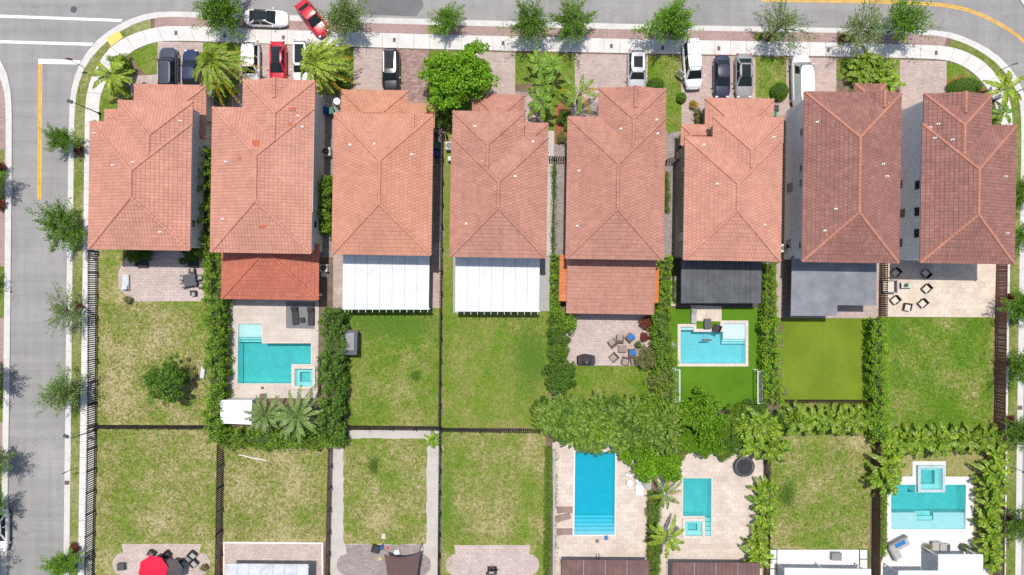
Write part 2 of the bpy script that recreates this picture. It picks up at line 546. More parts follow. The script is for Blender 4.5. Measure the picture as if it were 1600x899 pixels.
LEAF_TAN = m_leaf('mixed_leaf', (0.13, 0.155, 0.035), (0.38, 0.38, 0.13))
LEAF_PALM = m_leaf('palm_leaf', (0.07, 0.17, 0.01), (0.3, 0.45, 0.05), 0.25, 0.45)
LEAF_DATE = m_leaf('date_palm_leaf', (0.11, 0.2, 0.01), (0.44, 0.53, 0.06), 0.25, 0.5)
LEAF_GREYP = m_leaf('grey_palm_leaf', (0.11, 0.19, 0.04), (0.3, 0.41, 0.12), 0.2, 0.5)
LEAF_YELLOW = m_leaf('yellow_frond', (0.40, 0.25, 0.012), (0.58, 0.44, 0.03), 0.3, 0.5)
LEAF_ARECA = m_leaf('areca_leaf', (0.05, 0.135, 0.006), (0.4, 0.54, 0.045), 0.3, 0.45)
LEAF_RED = m_leaf('red_leaf', (0.11, 0.03, 0.022), (0.3, 0.085, 0.05), 0.2)
LEAF_BALL = m_leaf('clipped_leaf', (0.07, 0.19, 0.006), (0.18, 0.34, 0.014), 0.25)
BLADE_G = m_leaf('grass_blade_green', (0.06, 0.12, 0.012), (0.16, 0.24, 0.03), 0.2, 0.7)
BLADE_D = m_leaf('grass_blade_dry', (0.12, 0.13, 0.025), (0.36, 0.32, 0.12), 0.2, 0.7)
CORE = M('inner_twigs', (0.055, 0.08, 0.02), 0.4, 4, 0.95)
# ------------------------------------------------------------------ pools (their outlines are holes in every sheet)
POOLS = dict(
    a=[(373,506),(410,506),(410,536.6),(486.5,536.6),(486.5,569),(456,569),(456,599),(372,599)],
    a_spa=[(462,576),(490,576),(490,603),(462,603)],
    b=[(1063,511),(1083,511),(1083,518.6),(1129.7,518.6),(1129.7,505.5),(1164,505.5),(1164,568),(1063,568)],
    c=[(898.5,706),(961,706),(960,835),(897,835)],
    d=[(1067,747),(1111,747),(1110.5,837),(1101,837),(1101,806),(1066.5,806)],
    d_spa=[(1069.5,813),(1096,813),(1096,836),(1069.5,836)],
    e=[(1391,757),(1429,757),(1429,769),(1473,769),(1473,757),(1508,757),(1507,826.5),(1391.5,826.5)],
    e_spa=[(1434,730),(1468,730),(1468,763),(1434,763)],
)
PG = {k: poly(v) for k, v in POOLS.items()}
def inset(pts, d):
    """offset a polygon outwards by d (negative: inwards)"""
    n = len(pts); out = []
    ar = sum(pts[i][0]*pts[(i+1) % n][1]-pts[(i+1) % n][0]*pts[i][1] for i in range(n))
    s = 1 if ar > 0 else -1
    for i in range(n):
        a, b, c = Vector(pts[i-1]), Vector(pts[i]), Vector(pts[(i+1) % n])
        e1 = (b-a).normalized(); e2 = (c-b).normalized()
        n1 = Vector((e1.y, -e1.x))*s; n2 = Vector((e2.y, -e2.x))*s
        q = (n1+n2); q = q/(q.length_squared/2) if q.length_squared > 1e-6 else n1
        out.append((b.x+q.x*d, b.y+q.y*d))
    return out
HOLES = [inset(p, 0.02) for p in PG.values()]

# ------------------------------------------------------------------ ground, road, block
sheet('ground', [(-700,-700),(700,-700),(700,700),(-700,700)], -0.03, SOIL, HOLES)
KO = [(98,1060),(100,899),(102.5,700),(105,450),(108.6,200),(110,156),(114.6,129),(122,107),(133.5,87),(147,69),(165,53),(185,40),(207,29),(234,21),(262.6,18),(329,21),(600,29),(930,37),(1100,41),(1280,44),(1440,47.5),(1460,48),(1485,51),(1521,64),(1558,86),(1583,113),(1597,137),(1603,170),(1604,220),(1597,650),(1594,899),(1592,1060)]
KI = [(107,1060),(109,899),(111.5,700),(114,450),(117,200),(118,165),(122,138),(129,116),(138,98),(151,82),(169,64.5),(189,49),(213.6,36.7),(240,29),(262.6,26.7),(329,29),(600,38),(930,46),(1100,49),(1280,51.5),(1440,55),(1458,56),(1481,59.5),(1516,72),(1551,94),(1574,119),(1588,142),(1594,170),(1595,220),(1588,650),(1585,899),(1583,1060)]
SO = [(121,1060),(123,899),(126,700),(130,450),(133.5,200),(134.6,156),(142,125),(156,98),(173.6,73.4),(193.6,61),(213.6,52),(240,44.5),(262.6,41),(329,43.5),(600,53),(930,61),(1100,64),(1280,67),(1440,71),(1480,73),(1509,81),(1541,100),(1558,122),(1573,147),(1581,176),(1580,220),(1573,650),(1570,899),(1568,1060)]
SI = [(145,1060),(146,899),(149,700),(152,450),(155.6,195),(156,156),(165,131),(178,108),(196,90),(209,80),(222.5,73.4),(247,65),(278,64.5),(329,65.5),(600,76),(930,83),(1100,86),(1280,88.5),(1440,92),(1475,94),(1497,100),(1521,115),(1539,135),(1553,157),(1560,190),(1560,220),(1553,650),(1551,899),(1549,1060)]
assert len(KO) == len(KI) and len(SO) == len(SI), (len(KO), len(KI), len(SO), len(SI))
def smooth2(a, b, it=2):
    for _ in range(it):
        na, nb = [a[0]], [b[0]]
        for i in range(len(a)-1):
            for t in (0.25, 0.75):
                na.append(tuple(p+(q-p)*t for p, q in zip(a[i], a[i+1])))
                nb.append(tuple(p+(q-p)*t for p, q in zip(b[i], b[i+1])))
        na.append(a[-1]); nb.append(b[-1]); a, b = na, nb
    return a, b
KO, KI = smooth2(poly(KO), poly(KI))
SO, SI = smooth2(poly(SO), poly(SI))
ax = 700
sheet('road', [(-130,-130),(130,-130),(130,95),(-130,95)], -0.004, ASPHALT, HOLES)
sheet('yard_ground', KO[::-1] if False else KO, ZY-0.02, SOIL, HOLES, side=0.14)

def ribbon(name, A, B, z0, z1, mat):
    m = MB()
    for i in range(len(A)-1):
        m.quad((*A[i], z1), (*A[i+1], z1), (*B[i+1], z1), (*B[i], z1))
        m.quad((*A[i], z0), (*A[i+1], z0), (*A[i+1], z1), (*A[i], z1))
    o = m.build(name, mat); o['kind'] = 'structure'
    bm = bmesh.new(); bm.from_mesh(o.data); bmesh.ops.recalc_face_normals(bm, faces=bm.faces)
    for f in bm.faces:
        if abs(f.normal.z) > 0.5 and f.normal.z < 0: f.normal_flip()
    bm.to_mesh(o.data); bm.free()
    return o
def lerp_rail(P, t):
    """point at a share t of a polyline's index length"""
    x = t*(len(P)-1); i = min(int(x), len(P)-2); k = x-i
    return (P[i][0]+(P[i+1][0]-P[i][0])*k, P[i][1]+(P[i+1][1]-P[i][1])*k)
# kerb: cast sections, a real step above the road
kerb = bpy.data.objects.new('kerb', None); col.objects.link(kerb); kerb['kind'] = 'structure'
def rail_sections(A, B, step, gap):
    """walk along A and B by index so that each piece is about step metres long"""
    L = [0.0]
    for i in range(len(A)-1):
        L.append(L[-1] + 0.5*(math.dist(A[i], A[i+1])+math.dist(B[i], B[i+1])))
    n = int(L[-1]/step)
    def at(P, s):
        i = max(0, min(len(L)-2, int(np.searchsorted(L, s))-1)); k = (s-L[i])/max(1e-6, L[i+1]-L[i])
        return (P[i][0]+(P[i+1][0]-P[i][0])*k, P[i][1]+(P[i+1][1]-P[i][1])*k)
    for j in range(n):
        s0, s1 = j*L[-1]/n+gap/2, (j+1)*L[-1]/n-gap/2
        mid = (s0+s1)/2
        yield [at(A, s0), at(A, mid), at(A, s1), at(B, s1), at(B, mid), at(B, s0)]
for q in rail_sections(KO, KI, 3.0, 0.012):
    MB().prism(q, -0.02, 0.13).build('kerb_stone', KERB, kerb)
walk = bpy.data.objects.new('sidewalk', None); col.objects.link(walk); walk['kind'] = 'structure'
for q in rail_sections(SO, SI, 1.75, 0.028):
    MB().prism(q, 0.05, 0.142).build('slab', WALK, walk)
# verge between kerb and sidewalk: grass at both streets, pavers along the driveways
def between(a, b, i0, i1):
    return a[i0:i1] + b[i0:i1][::-1]
def cut(A, cond):
    return [p for p in A if cond(p)]
x240 = G(241, 0)[0]; x1480 = G(1480, 0)[0]
KIs = KI; SOs = SO
sheet('verge_paving', cut(KIs, lambda p: x240 <= p[0] <= x1480 and p[1] > 20)+cut(SOs, lambda p: x240 <= p[0] <= x1480 and p[1] > 20)[::-1], 0.126, PAV_VERGE)
def ragged(P, step=0.45, amp=0.07, rr=random.Random(5)):
    out = []
    for i in range(len(P)):
        a, b = P[i], P[(i+1) % len(P)]
        n = max(1, int(math.dist(a, b)/step))
        for k in range(n):
            t = k/n
            j = 0 if k == 0 else amp
            out.append((a[0]+(b[0]-a[0])*t+rr.uniform(-j, j), a[1]+(b[1]-a[1])*t+rr.uniform(-j, j)))
    return out
def lawn(pts, dry, dark=0.0, patch=0.6, z=0.122, name='lawn', raw=False, holes=()):
    o = sheet(name, pts if raw else ragged(poly(pts)), z, LAWN, holes)
    o.color = (dry, dark, patch, 1)
    return o
lawn(cut(KIs, lambda p: p[0] < x240)+cut(SOs, lambda p: p[0] < x240)[::-1], 0.75, 0.55, 0.6, name='verge', raw=True)
lawn(cut(KIs, lambda p: p[0] > x1480)+cut(SOs, lambda p: p[0] > x1480)[::-1], 0.6, 0.5, 0.6, name='verge', raw=True)
for q in ([(669,40.3),(692,41),(692,54.5),(669,54)], [(1178,51.5),(1212,52.5),(1212,65),(1178,64.4)], [(1308,54),(1335,54),(1335,67.5),(1308,67)]):
    lawn(q, 0.45, 0.3, 0.6, 0.131, 'verge')
# tactile ramp
sheet('tactile_paving', poly([(167,61.5),(186.5,48.5),(193,59.5),(174.5,73)]), 0.1345, TACTILE)

# ------------------------------------------------------------------ road markings
def stripe(name, pts, mat, z=0.004):
    return sheet(name, poly(pts), z, mat)
stripe('crosswalk_line', [(-60,21),(191,30.3),(190,34.3),(-60,25.5)], WHITE_LINE)
stripe('crosswalk_line', [(-60,61.5),(146,67.3),(143,71.7),(-60,66)], WHITE_LINE)
stripe('stop_line', [(60,92),(126,94.6),(123,101),(60,99.8)], WHITE_LINE)
for dx in (0, 3.5):
    stripe('centre_line', [(59.8+dx,100),(62.6+dx,100),(61.2+dx,312),(58.4+dx,312)], YELLOW_LINE)
CL = [(1190,-3),(1265,-1.5),(1380,0),(1460,3.5),(1509,11),(1546,26),(1578,44),(1600,61),(1622,90),(1632,130),(1636,220),(1630,650)]
for dd in (0, 3.1):
    a = [(x-dd*0.25, y+dd) if x < 1600 else (x-dd, y) for x, y in CL]
    b = [(x-0.5, y+2.4) if x < 1600 else (x-2.4, y) for x, y in a]
    a, b = smooth2(a, b)
    stripe('centre_line', a+b[::-1], YELLOW_LINE)
mh = MB().lathe((*G(115,15), 0), [(0.0,0.012),(0.28,0.012),(0.30,0.008),(0.36,0.008),(0.37,0.0)], 20).build('manhole_cover', DGREY)
tag(mh, 'round dark manhole cover in the road above the crosswalk', 'manhole cover')
# paved corner over the road at the left, with its own kerb
LO = [(-40,75),(-14,82),(0,91),(9,107),(15,125),(19,150),(20,200),(18,420),(16,600),(11,899),(8,1060)]
LI = [(-40,95),(-16,100),(-6,108),(1,120),(6,136),(9.5,155),(10.5,200),(8.5,420),(6.5,600),(2,899),(-1,1060)]
LO, LI = smooth2(poly(LO), poly(LI))
kerb2 = bpy.data.objects.new('far_kerb', None); col.objects.link(kerb2); kerb2['kind'] = 'structure'
for q in rail_sections(LO, LI, 3.0, 0.012):
    MB().prism(q, -0.02, 0.13).build('kerb_stone', KERB, kerb2)
sheet('far_pavement', LI+[(-75,-60),(-75,30)], 0.12, PAV_VERGE, side=0.14)
for y0, y1 in ((234,330),(417,497),(590,660),(712,785)):
    lawn([(-12,y0),(8.5,y0),(8,y1),(-12,y1)], 0.5, 0.4, 0.6, 0.126, 'verge')
# pavement across the top street's right corner
sheet('corner_pavement', poly([(1580,-40),(1587,-8),(1600,11),(1640,30),(1700,30),(1700,-40)]), 0.12, KERB, side=0.14)

# the far side of the top street, just outside the frame
FO = [(60,-150),(100,-118),(160,-105),(600,-95),(1200,-80),(1480,-60),(1560,-52),(1580,-40)]
FI = [(60,-162),(104,-128),(163,-114),(600,-104),(1200,-89),(1480,-70),(1566,-62),(1592,-48)]
FO, FI = smooth2(poly(FO), poly(FI))
kerb3 = bpy.data.objects.new('opposite_kerb', None); col.objects.link(kerb3); kerb3['kind'] = 'structure'
for q in rail_sections(FO, FI, 3.0, 0.012):
    MB().prism(q, -0.02, 0.13).build('kerb_stone', KERB, kerb3)
lawn(FI+poly([(1700,-300),(60,-300)]), 0.45, 0.1, 0.6, 0.12, 'opposite_lawn', raw=True)
# ------------------------------------------------------------------ driveways, side yards, patios, lawns
def pave(pts, mat, z=0.124, name='driveway', holes=()):
    return sheet(name, poly(pts), z, mat, holes)
pave([(300,140),(1550,150),(1556,413),(300,400)], PAV_GREY, 0.112, 'side_yard')
pave([(247,65.5),(320,67.3),(325,160),(208,160),(200,120),(247,117)], PAV_PINK)
pave([(376,69),(497,73),(497,165),(372,165)], PAV_PINK)
pave([(553,75.5),(612,77.5),(612,165),(553,165)], PAV_PINK)
pave([(612,77.5),(670,79.5),(666,185),(612,165)], PAV_RED)
sheet('road_patch', poly([(560,-20),(655,-20),(662,10),(650,26),(556,22)]), 0.002, M('old_asphalt', (0.15, 0.148, 0.15), 0.15, 0.5, 0.9))
pave([(738,81),(805,83.2),(805,150),(830,150),(840,205),(735,205)], PAV_PINK)
pave([(898,84.7),(1012,87),(1010,160),(898,160)], PAV_PINK)
pave([(1063,87.5),(1180,89.5),(1180,175),(1095,175),(1095,206),(1065,206)], PAV_PINK)
pave([(1228,90.5),(1306,91.5),(1306,165),(1200,185),(1215,158),(1228,155)], PAV_PINK)
pave([(1405,93.8),(1478,96.5),(1478,170),(1405,170)], PAV_PINK)
lawn([(203,84),(223,74.8),(247,66),(247,116.5),(228,116.5),(222,111)], 0.33, 0.1, 0.6, 0.1235)
lawn([(156,150),(176,112),(203,86),(215,130),(190,200),(157,200)], 0.5, 0.2, 0.6, 0.1225)
lawn([(318,67.3),(376,69),(372,150),(322,140)], 0.25, 0.1, 0.6, 0.1255)
lawn([(497,73),(553,75.5),(553,150),(497,150)], 0.42, 0.1, 0.6)
lawn([(668,79.5),(738,81),(738,175),(664,175)], 0.25, 0.25, 0.6)
lawn([(805,83.5),(898,85),(898,160),(870,205),(850,205),(850,133),(805,132)], 0.35, 0.15, 0.6)
lawn([(1010,87.3),(1063,88),(1063,150),(1065,205),(1044,210),(1010,160)], 0.3, 0.12, 0.6)
lawn([(1180,90),(1228,90.6),(1228,155),(1180,155)], 0.42, 0.05, 0.7)
lawn([(1306,92),(1405,94),(1405,132),(1306,123)], 0.3, 0.12, 0.6)
lawn([(1478,97),(1498,102.5),(1520,117),(1537,137),(1550,158),(1556,195),(1478,185)], 0.4, 0.15, 0.6)
lawn([(1545,200),(1559,200),(1552,420),(1545,420)], 0.5, 0.2, 0.6)
sheet('mulch_bed', poly([(1478,128),(1500,118),(1530,128),(1545,155),(1540,165),(1478,165)]), 0.128, MULCH)
sheet('mulch_bed', poly([(868,165),(882,160),(892,175),(884,225),(866,225)]), 0.128, MULCH)
# first row of back yards, left to right
L1 = lawn([(151,386),(330,388),(333,664),(150,664)], 0.62, 0.0, 0.8)
pave([(206,385),(320,387),(319,471),(209,471),(200,463),(186,449),(186,424),(199,402)], PAV_PATIO, 0.128, 'patio')
pave([(330,398),(345,398),(350,690),(333,690)], SOIL, 0.124, 'planting_bed')
pave([(352,440),(499,440),(497,622),(356,622)], DECK_BEIGE, 0.13, 'pool_deck', [HOLES[0], HOLES[1]])
pave([(340,622),(545,622),(545,690),(340,690)], SOIL, 0.125, 'planting_bed')
pave([(447.5,471),(493,472),(492,514),(447.5,513)], M('grey_deck_mat', (0.18, 0.18, 0.185), 0.15, 1.5, 0.9), 0.1345, 'deck_mat')
pave([(521,380),(690,380),(689,481),(540,483),(521,482)], PAV_PINK, 0.126, 'patio')
lawn([(541,482.5),(689,481),(687,665),(541,665)], 0.32, 0.0, 0.7)
lawn([(694,190),(708,190),(708,480),(861,480),(858,668),(691,668)], 0.40, 0.0, 0.4)
pave([(708,380),(862,380),(860,486),(708,489)], GREYC, 0.126, 'patio')
pave([(851,205),(866,205),(861,400),(851,400)], PATHC, 0.127, 'path')
pave([(884,405),(1030,405),(1018,482),(1017,571.5),(884,571)], PAV_PATIO, 0.126, 'patio')
lawn([(884,572),(1017,572),(1012,640),(884,640)], 0.22, 0.0, 0.5)
def m_turf(name, c, worn):
    m, nt, b = nodes_of(name)
    p = wpos(nt)
    big = ramp(nt, noise(nt, p, 0.25, 4, 0.6), [(0.3, (0.82, 0.84, 0.8)), (0.7, (1.12, 1.1, 1.1))])
    fin = ramp(nt, noise(nt, p, 9, 5, 0.8), [(0.3, (0.7, 0.7, 0.7)), (0.7, (1.2, 1.2, 1.2))])
    cc = mixc(nt, 1.0, mixc(nt, 1.0, c, big, 'MULTIPLY'), fin, 'MULTIPLY')
    mp = nt.nodes.new('ShaderNodeMapping'); mp.inputs['Scale'].default_value = (0.35, 2.2, 1)
    nt.links.new(p, mp.inputs[0])
    k = ramp(nt, noise(nt, mp.outputs[0], 1.3, 6, 0.8), [(0.62, (0, 0, 0)), (0.78, (1, 1, 1))])
    cc = mixc(nt, math_n(nt, 'MULTIPLY', k, worn), cc, (0.42, 0.44, 0.30))
    nt.links.new(cc, b.inputs['Base Color'])
    b.inputs['Roughness'].default_value = 0.95; sub(b, 'Specular IOR Level', 0.1)
    bump(nt, b, noise(nt, p, 20, 3), 0.7, 0.03)
    return m
TURF = m_turf('artificial_turf', (0.088, 0.195, 0.013), 0.1)
TURF2 = m_turf('worn_turf', (0.15, 0.215, 0.02), 0.5)
BEDC = M('bed_grit', (0.10, 0.085, 0.075), 0.4, 2, 0.95, bmp=0.5)
pave([(1052,405),(1198,405),(1196,482),(1055,482)], BEDC, 0.122, 'patio')
sheet('turf', poly([(1046,481.5),(1196,481.5),(1194,640),(1046,640)]), 0.126, TURF, [HOLES[2]])
pave([(1079,477),(1127,479),(1127,502.5),(1079,501.5)], TRAV, 0.13, 'patio')
pave([(1048,430),(1057,430),(1056,478),(1048,478)], TRAV, 0.131, 'path')
pave([(1186,430),(1197,430),(1194,488),(1185,488)], TRAV, 0.131, 'path')
pave([(1212,380),(1374,380),(1371,497.5),(1212,497)], PAV_PINK, 0.126, 'patio')
pave([(1222,380),(1236,380),(1234,497),(1222,497)], PAV_DARK, 0.129, 'path')
turf_o = [sheet('turf', poly([(1222+a,497.5),(1222+b,498),(1222+b-1,626),(1222+a-1,626)]), 0.127, TURF2) for a, b in ((0,62.3),(62.6,137))]
lawn([(1217,626.5),(1360,626.5),(1360,679),(1217,679)], 0.36, 0.0, 0.4)
pave([(1383,380),(1556,380),(1553,496),(1383,495)], TRAV, 0.128, 'patio')
lawn([(1362,495.5),(1552,496.5),(1550,676),(1362,676)], 0.16, 0.0, 0.85)
pave([(1045,640),(1217,640),(1200,745),(1045,745)], BEDC, 0.113, 'planting_bed')
# second row of back yards
def lobed(x0, x1, y0, yb, r, yc):
    """patio with a rounded bulge at either side"""
    L = [(x0, y0)]
    for k in range(9):
        t = PI/2 + PI*k/8*0.9
        L.append((x0+r*0.15+r*math.cos(t), yc-r*1.05*math.sin(t)))
    L += [(x0-r*0.3, yb), (x1+r*0.3, yb)]
    for k in range(9):
        t = -PI/2*0.8 + PI*0.9*k/8
        L.append((x1-r*0.15+r*math.cos(t), yc-r*1.05*math.sin(t)))
    L.append((x1, y0))
    return L
lawn([(150,670),(341,670),(338,980),(147,980)], 0.56, 0.0, 0.75)
pave(lobed(191,315,849.5,980,17,881), PAV_PATIO, 0.127, 'patio')
lawn([(348,680),(513,680),(510,846.5),(348,847)], 0.70, 0.05, 0.75)
pave([(345,846),(506,847),(506,980),(345,980)], PAV_PATIO, 0.126, 'patio')
wb = MB()
for q in ([(350,846.5),(505,847.5),(505,849.5),(350,848.5)], [(503,850),(505,850),(505,980),(503,980)], [(349.5,849),(351.5,849),(351.5,980),(349.5,980)]):
    wb.prism(poly(q), 0.1, 0.145)
bo = wb.build('patio_border', M('white_edging', (0.74, 0.70, 0.68), 0.1, 3, 0.8)); bo['kind'] = 'structure'
pave([(346,849),(349.3,849),(349.3,980),(346,980)], MULCH, 0.129, 'planting_bed')
sheet('path', poly([(517,672),(690,672),(687,980),(515,980)]), 0.123, PATHC)
def rounded(pts, r=5):
    out = []
    n = len(pts)
    for i in range(n):
        a, b, c = Vector(pts[i-1]), Vector(pts[i]), Vector(pts[(i+1) % n])
        u = (a-b).normalized()*r; v = (c-b).normalized()*r
        for k in range(5):
            t = k/4; p = b+u*(1-t)**2+v*t**2
            out.append((p.x, p.y))
    return out
lawn(rounded([(537,685),(667,685),(666.5,850),(537,850)]), 0.53, 0.0, 0.8, 0.1275)
pave(lobed(540,660,850.5,980,16,882), PAV_GREY, 0.1265, 'patio')
lawn([(691,672.5),(852,674),(852,980),(689,980)], 0.52, 0.0, 0.7)
pave(lobed(709.5,829,851.5,980,16,882), PAV_PATIO, 0.127, 'patio')
pave([(863,690),(1018,690),(1014,980),(865,980)], TRAV_PINK, 0.126, 'pool_deck', [HOLES[3]])
pave([(1028,700),(1192,700),(1190,980),(1022,980)], TRAV_PINK, 0.126, 'pool_deck', [HOLES[4], HOLES[5]])
lawn([(1200,680),(1360,680),(1358,857.5),(1203,857.5)], 0.50, 0.0, 0.75)
pave([(1205,858),(1357,858),(1356,980),(1203,980)], M('synthetic_grass_joint', (0.06, 0.13, 0.03), 0.2, 2, 0.9), 0.123, 'planting_bed')
for (a, b, c, d) in ((1214,858.5,1341,980),):
    pave([(a,b),(c,b),(c,d),(a,d)], DECK_WHITE, 0.133, 'patio')
step = bpy.data.objects.new('stepping_stones', None); col.objects.link(step)
tag(step, 'white square stepping slabs in synthetic grass beside the white patio', 'paving')
for xx0, xx1 in ((1202,1212.5),(1343,1354)):
    for k in range(8):
        MB().prism(poly([(xx0,859+k*15),(xx1,859+k*15),(xx1,872.5+k*15),(xx0,872.5+k*15)]), 0.1, 0.14).build('slab', DECK_WHITE, step)
lawn([(1380,690),(1560,690),(1556,980),(1380,980)], 0.72, 0.1, 0.25, 0.115, holes=[HOLES[6], HOLES[7]])
pave([(1385,744.5),(1425,744.5),(1425,720.5),(1476.5,720.5),(1476.5,744.5),(1520,744.5),(1520,850),(1545,860),(1542,980),(1372,980),(1376,880),(1385,850)], DECK_WHITE, 0.127, 'pool_deck', [HOLES[6], HOLES[7]])
pave([(1375,780),(1386,760),(1386,850),(1376,875)], BEDC, 0.121, 'planting_bed')
# ------------------------------------------------------------------ swimming pools
W_TEAL = m_water('teal_pool_water', (0.30, 0.90, 0.90), 0.75, (0.05, 0.38, 0.42), 0.16)
W_BLUE = m_water('blue_pool_water', (0.08, 0.92, 0.97), 0.8, (0.01, 0.42, 0.55), 0.24)
W_AQUA = m_water('aqua_pool_water', (0.42, 0.92, 0.95), 0.65, (0.12, 0.48, 0.55), 0.14)
PL_TEAL = M('teal_plaster', (0.42, 0.68, 0.68), 0.15, 1.2, 0.7)
PL_BLUE = M('blue_plaster', (0.30, 0.58, 0.68), 0.08, 1.2, 0.7)
PL_AQUA = M('aqua_plaster', (0.42, 0.66, 0.68), 0.10, 1.2, 0.7)
SHELF = M('shelf_plaster', (0.55, 0.68, 0.67), 0.08, 1.2, 0.7)
SHELF_G = M('shelf_grey_plaster', (0.60, 0.64, 0.66), 0.06, 1.2, 0.7)
SHELF_E = M('shelf_aqua_plaster', (0.40, 0.60, 0.63), 0.06, 1.2, 0.7)
COPE_B = m_concrete('beige_coping', (0.60, 0.53, 0.46))
COPE_W = m_concrete('white_coping', (0.72, 0.71, 0.69))

def pool(key, label, water, plaster, coping, cw, depth=1.5, shelves=(), spa=None, spa_label=None, spa_wall=None, raise_=0.3, wl=0.03):
    P = PG[key]
    cx = sum(p[0] for p in P)/len(P); cy = sum(p[1] for p in P)/len(P)
    t = thing('swimming_pool', label, 'pool', (0, 0, 0))
    b = MB()
    n = len(P)
    ar = sum(P[i][0]*P[(i+1) % n][1]-P[(i+1) % n][0]*P[i][1] for i in range(n))
    for i in range(n):
        a, c = P[i], P[(i+1) % n]
        if ar < 0: a, c = c, a
        b.quad((*c, -depth), (*a, -depth), (*a, 0.125), (*c, 0.125))
    b.build('basin_wall', plaster, t)
    fl = sheet('basin_floor', P, -depth, plaster, parent=t)
    for (pts, z, mt) in shelves:
        MB().prism(poly(pts), -depth, z).build('step', mt, t)
    MB().prism(inset(P, -0.006), -depth+0.012, wl, True).build('water', water, t)
    ring(P, cw, 0.1, 0.146, coping, t)
    if spa:
        S = PG[spa]
        s = thing('spa', spa_label, 'spa', (0, 0, 0))
        O = inset(S, 0.28)
        m = MB()
        k = len(S)
        for i in range(k):
            j = (i+1) % k
            m.quad((*S[i], -0.9), (*S[j], -0.9), (*S[j], ZY+raise_-0.02), (*S[i], ZY+raise_-0.02))
            m.quad((*O[i], -0.3), (*O[j], -0.3), (*O[j], ZY+raise_-0.02), (*O[i], ZY+raise_-0.02))
        m.build('spa_wall', plaster, s)
        ring(S, 0.30, ZY+raise_-0.02, ZY+raise_+0.03, spa_wall or coping, s)
        sheet('basin_floor', S, -0.75, plaster, parent=s)
        I = inset(S, -0.42)
        m = MB()
        kx = len(S)
        for i in range(kx):
            j = (i+1) % kx
            m.quad((*S[i], -0.2), (*S[j], -0.2), (*I[j], -0.2), (*I[i], -0.2))
            m.quad((*I[i], -0.2), (*I[j], -0.2), (*I[j], -0.75), (*I[i], -0.75))
        m.build('bench', plaster, s)
        MB().prism(inset(S, -0.006), -0.74, ZY+raise_-0.12, True).build('water', water, s)
    return t

def ring(P, wd, z0, z1, mat, parent, piece=0.6):
    """coping stones laid one by one round an outline"""
    O = inset(P, wd); n = len(P)
    for i in range(n):
        j = (i+1) % n
        L = math.dist(P[i], P[j]); k = max(1, int(L/piece))
        for q in range(k):
            a, b = q/k+0.006/L, (q+1)/k-0.006/L
            f = lambda A, B, t: (A[0]+(B[0]-A[0])*t, A[1]+(B[1]-A[1])*t)
            MB().prism([f(P[i], P[j], a), f(P[i], P[j], b), f(O[i], O[j], b), f(O[i], O[j], a)], z0, z1).build('coping_stone', mat, parent)

pool('a', 'teal L-shaped pool behind the red tiled lanai, with a pale shelf', W_TEAL, PL_TEAL, COPE_B, 0.12, shelves=[
    ([(373.1,506.1),(409.9,506.1),(409.9,527),(373.1,527)], -0.12, SHELF), ([(373,527.1),(409.9,527.1),(409.9,531),(373,531)], -0.4, PL_TEAL), ([(373,531.1),(409.9,531.1),(409.9,535.5),(373,535.5)], -0.75, PL_TEAL)],
    spa='a_spa', spa_label='square teal spa at the corner of the L-shaped pool', spa_wall=COPE_B, raise_=0.25)
pool('b', 'aqua pool with a white sun shelf set in artificial turf between goals', W_AQUA, PL_AQUA, COPE_B, 0.33, 1.2, shelves=[
    ([(1129.8,505.6),(1163.9,505.6),(1163.9,530),(1129.8,530)], -0.06, SHELF_G), ([(1129.8,530.1),(1163.9,530.1),(1163.9,534),(1129.8,534)], -0.3, PL_AQUA), ([(1129.8,534.1),(1163.9,534.1),(1163.9,538),(1129.8,538)], -0.6, PL_AQUA),
    ([(1063.1,511.1),(1082.9,511.1),(1082.9,516),(1063.1,516)], -0.2, SHELF)])
pool('c', 'long rectangular bright blue pool with steps across its lower end', W_BLUE, PL_BLUE, COPE_W, 0.14, 1.6, shelves=[
    ([(897.2,835-k*5-4.9),(959.9,835-k*5-4.9),(959.9,835-k*5-0.1),(897.2,835-k*5-0.1)], -0.15-0.24*k, PL_BLUE) for k in range(5)])
pool('d', 'small narrow aqua pool with a spa in its corner, pink stone deck', W_TEAL, PL_TEAL, COPE_B, 0.12, 1.4, shelves=[
    ([(1101.1,836.8-k*6-5.8),(1110.4,836.8-k*6-5.8),(1110.4,836.8-k*6),(1101.1,836.8-k*6)], -0.15-0.25*k, PL_TEAL) for k in range(4)],
    spa='d_spa', spa_label='small square spa at the lower end of the narrow aqua pool', spa_wall=COPE_B, raise_=0.2)
pool('e', 'wide aqua pool with a pale shelf on a white porcelain deck', W_TEAL, PL_TEAL, COPE_W, 0.18, 1.4, shelves=[
    ([(1391.5,801.5),(1433,801.5),(1433,826.4),(1391.6,826.4)], -0.10, SHELF_E), ([(1459,801.5),(1506.9,801.5),(1506.9,826.4),(1459,826.4)], -0.10, SHELF_E), ([(1433.1,814),(1458.9,814),(1458.9,826.4),(1433.1,826.4)], -0.104, SHELF_E),
    ([(1433.1,808),(1458.9,808),(1458.9,813.9),(1433.1,813.9)], -0.35, PL_TEAL), ([(1433.1,801.6),(1458.9,801.6),(1458.9,807.9),(1433.1,807.9)], -0.7, PL_TEAL)],
    spa='e_spa', spa_label='raised square grey-rimmed spa above the wide aqua pool', spa_wall=m_concrete('grey_spa_rim', (0.42, 0.50, 0.51)), raise_=0.4)
# ------------------------------------------------------------------ houses
PITCH = 0.33
ZE, ZL = 6.0, 3.15            # upper and lower eaves
ROT = math.radians(-0.9)

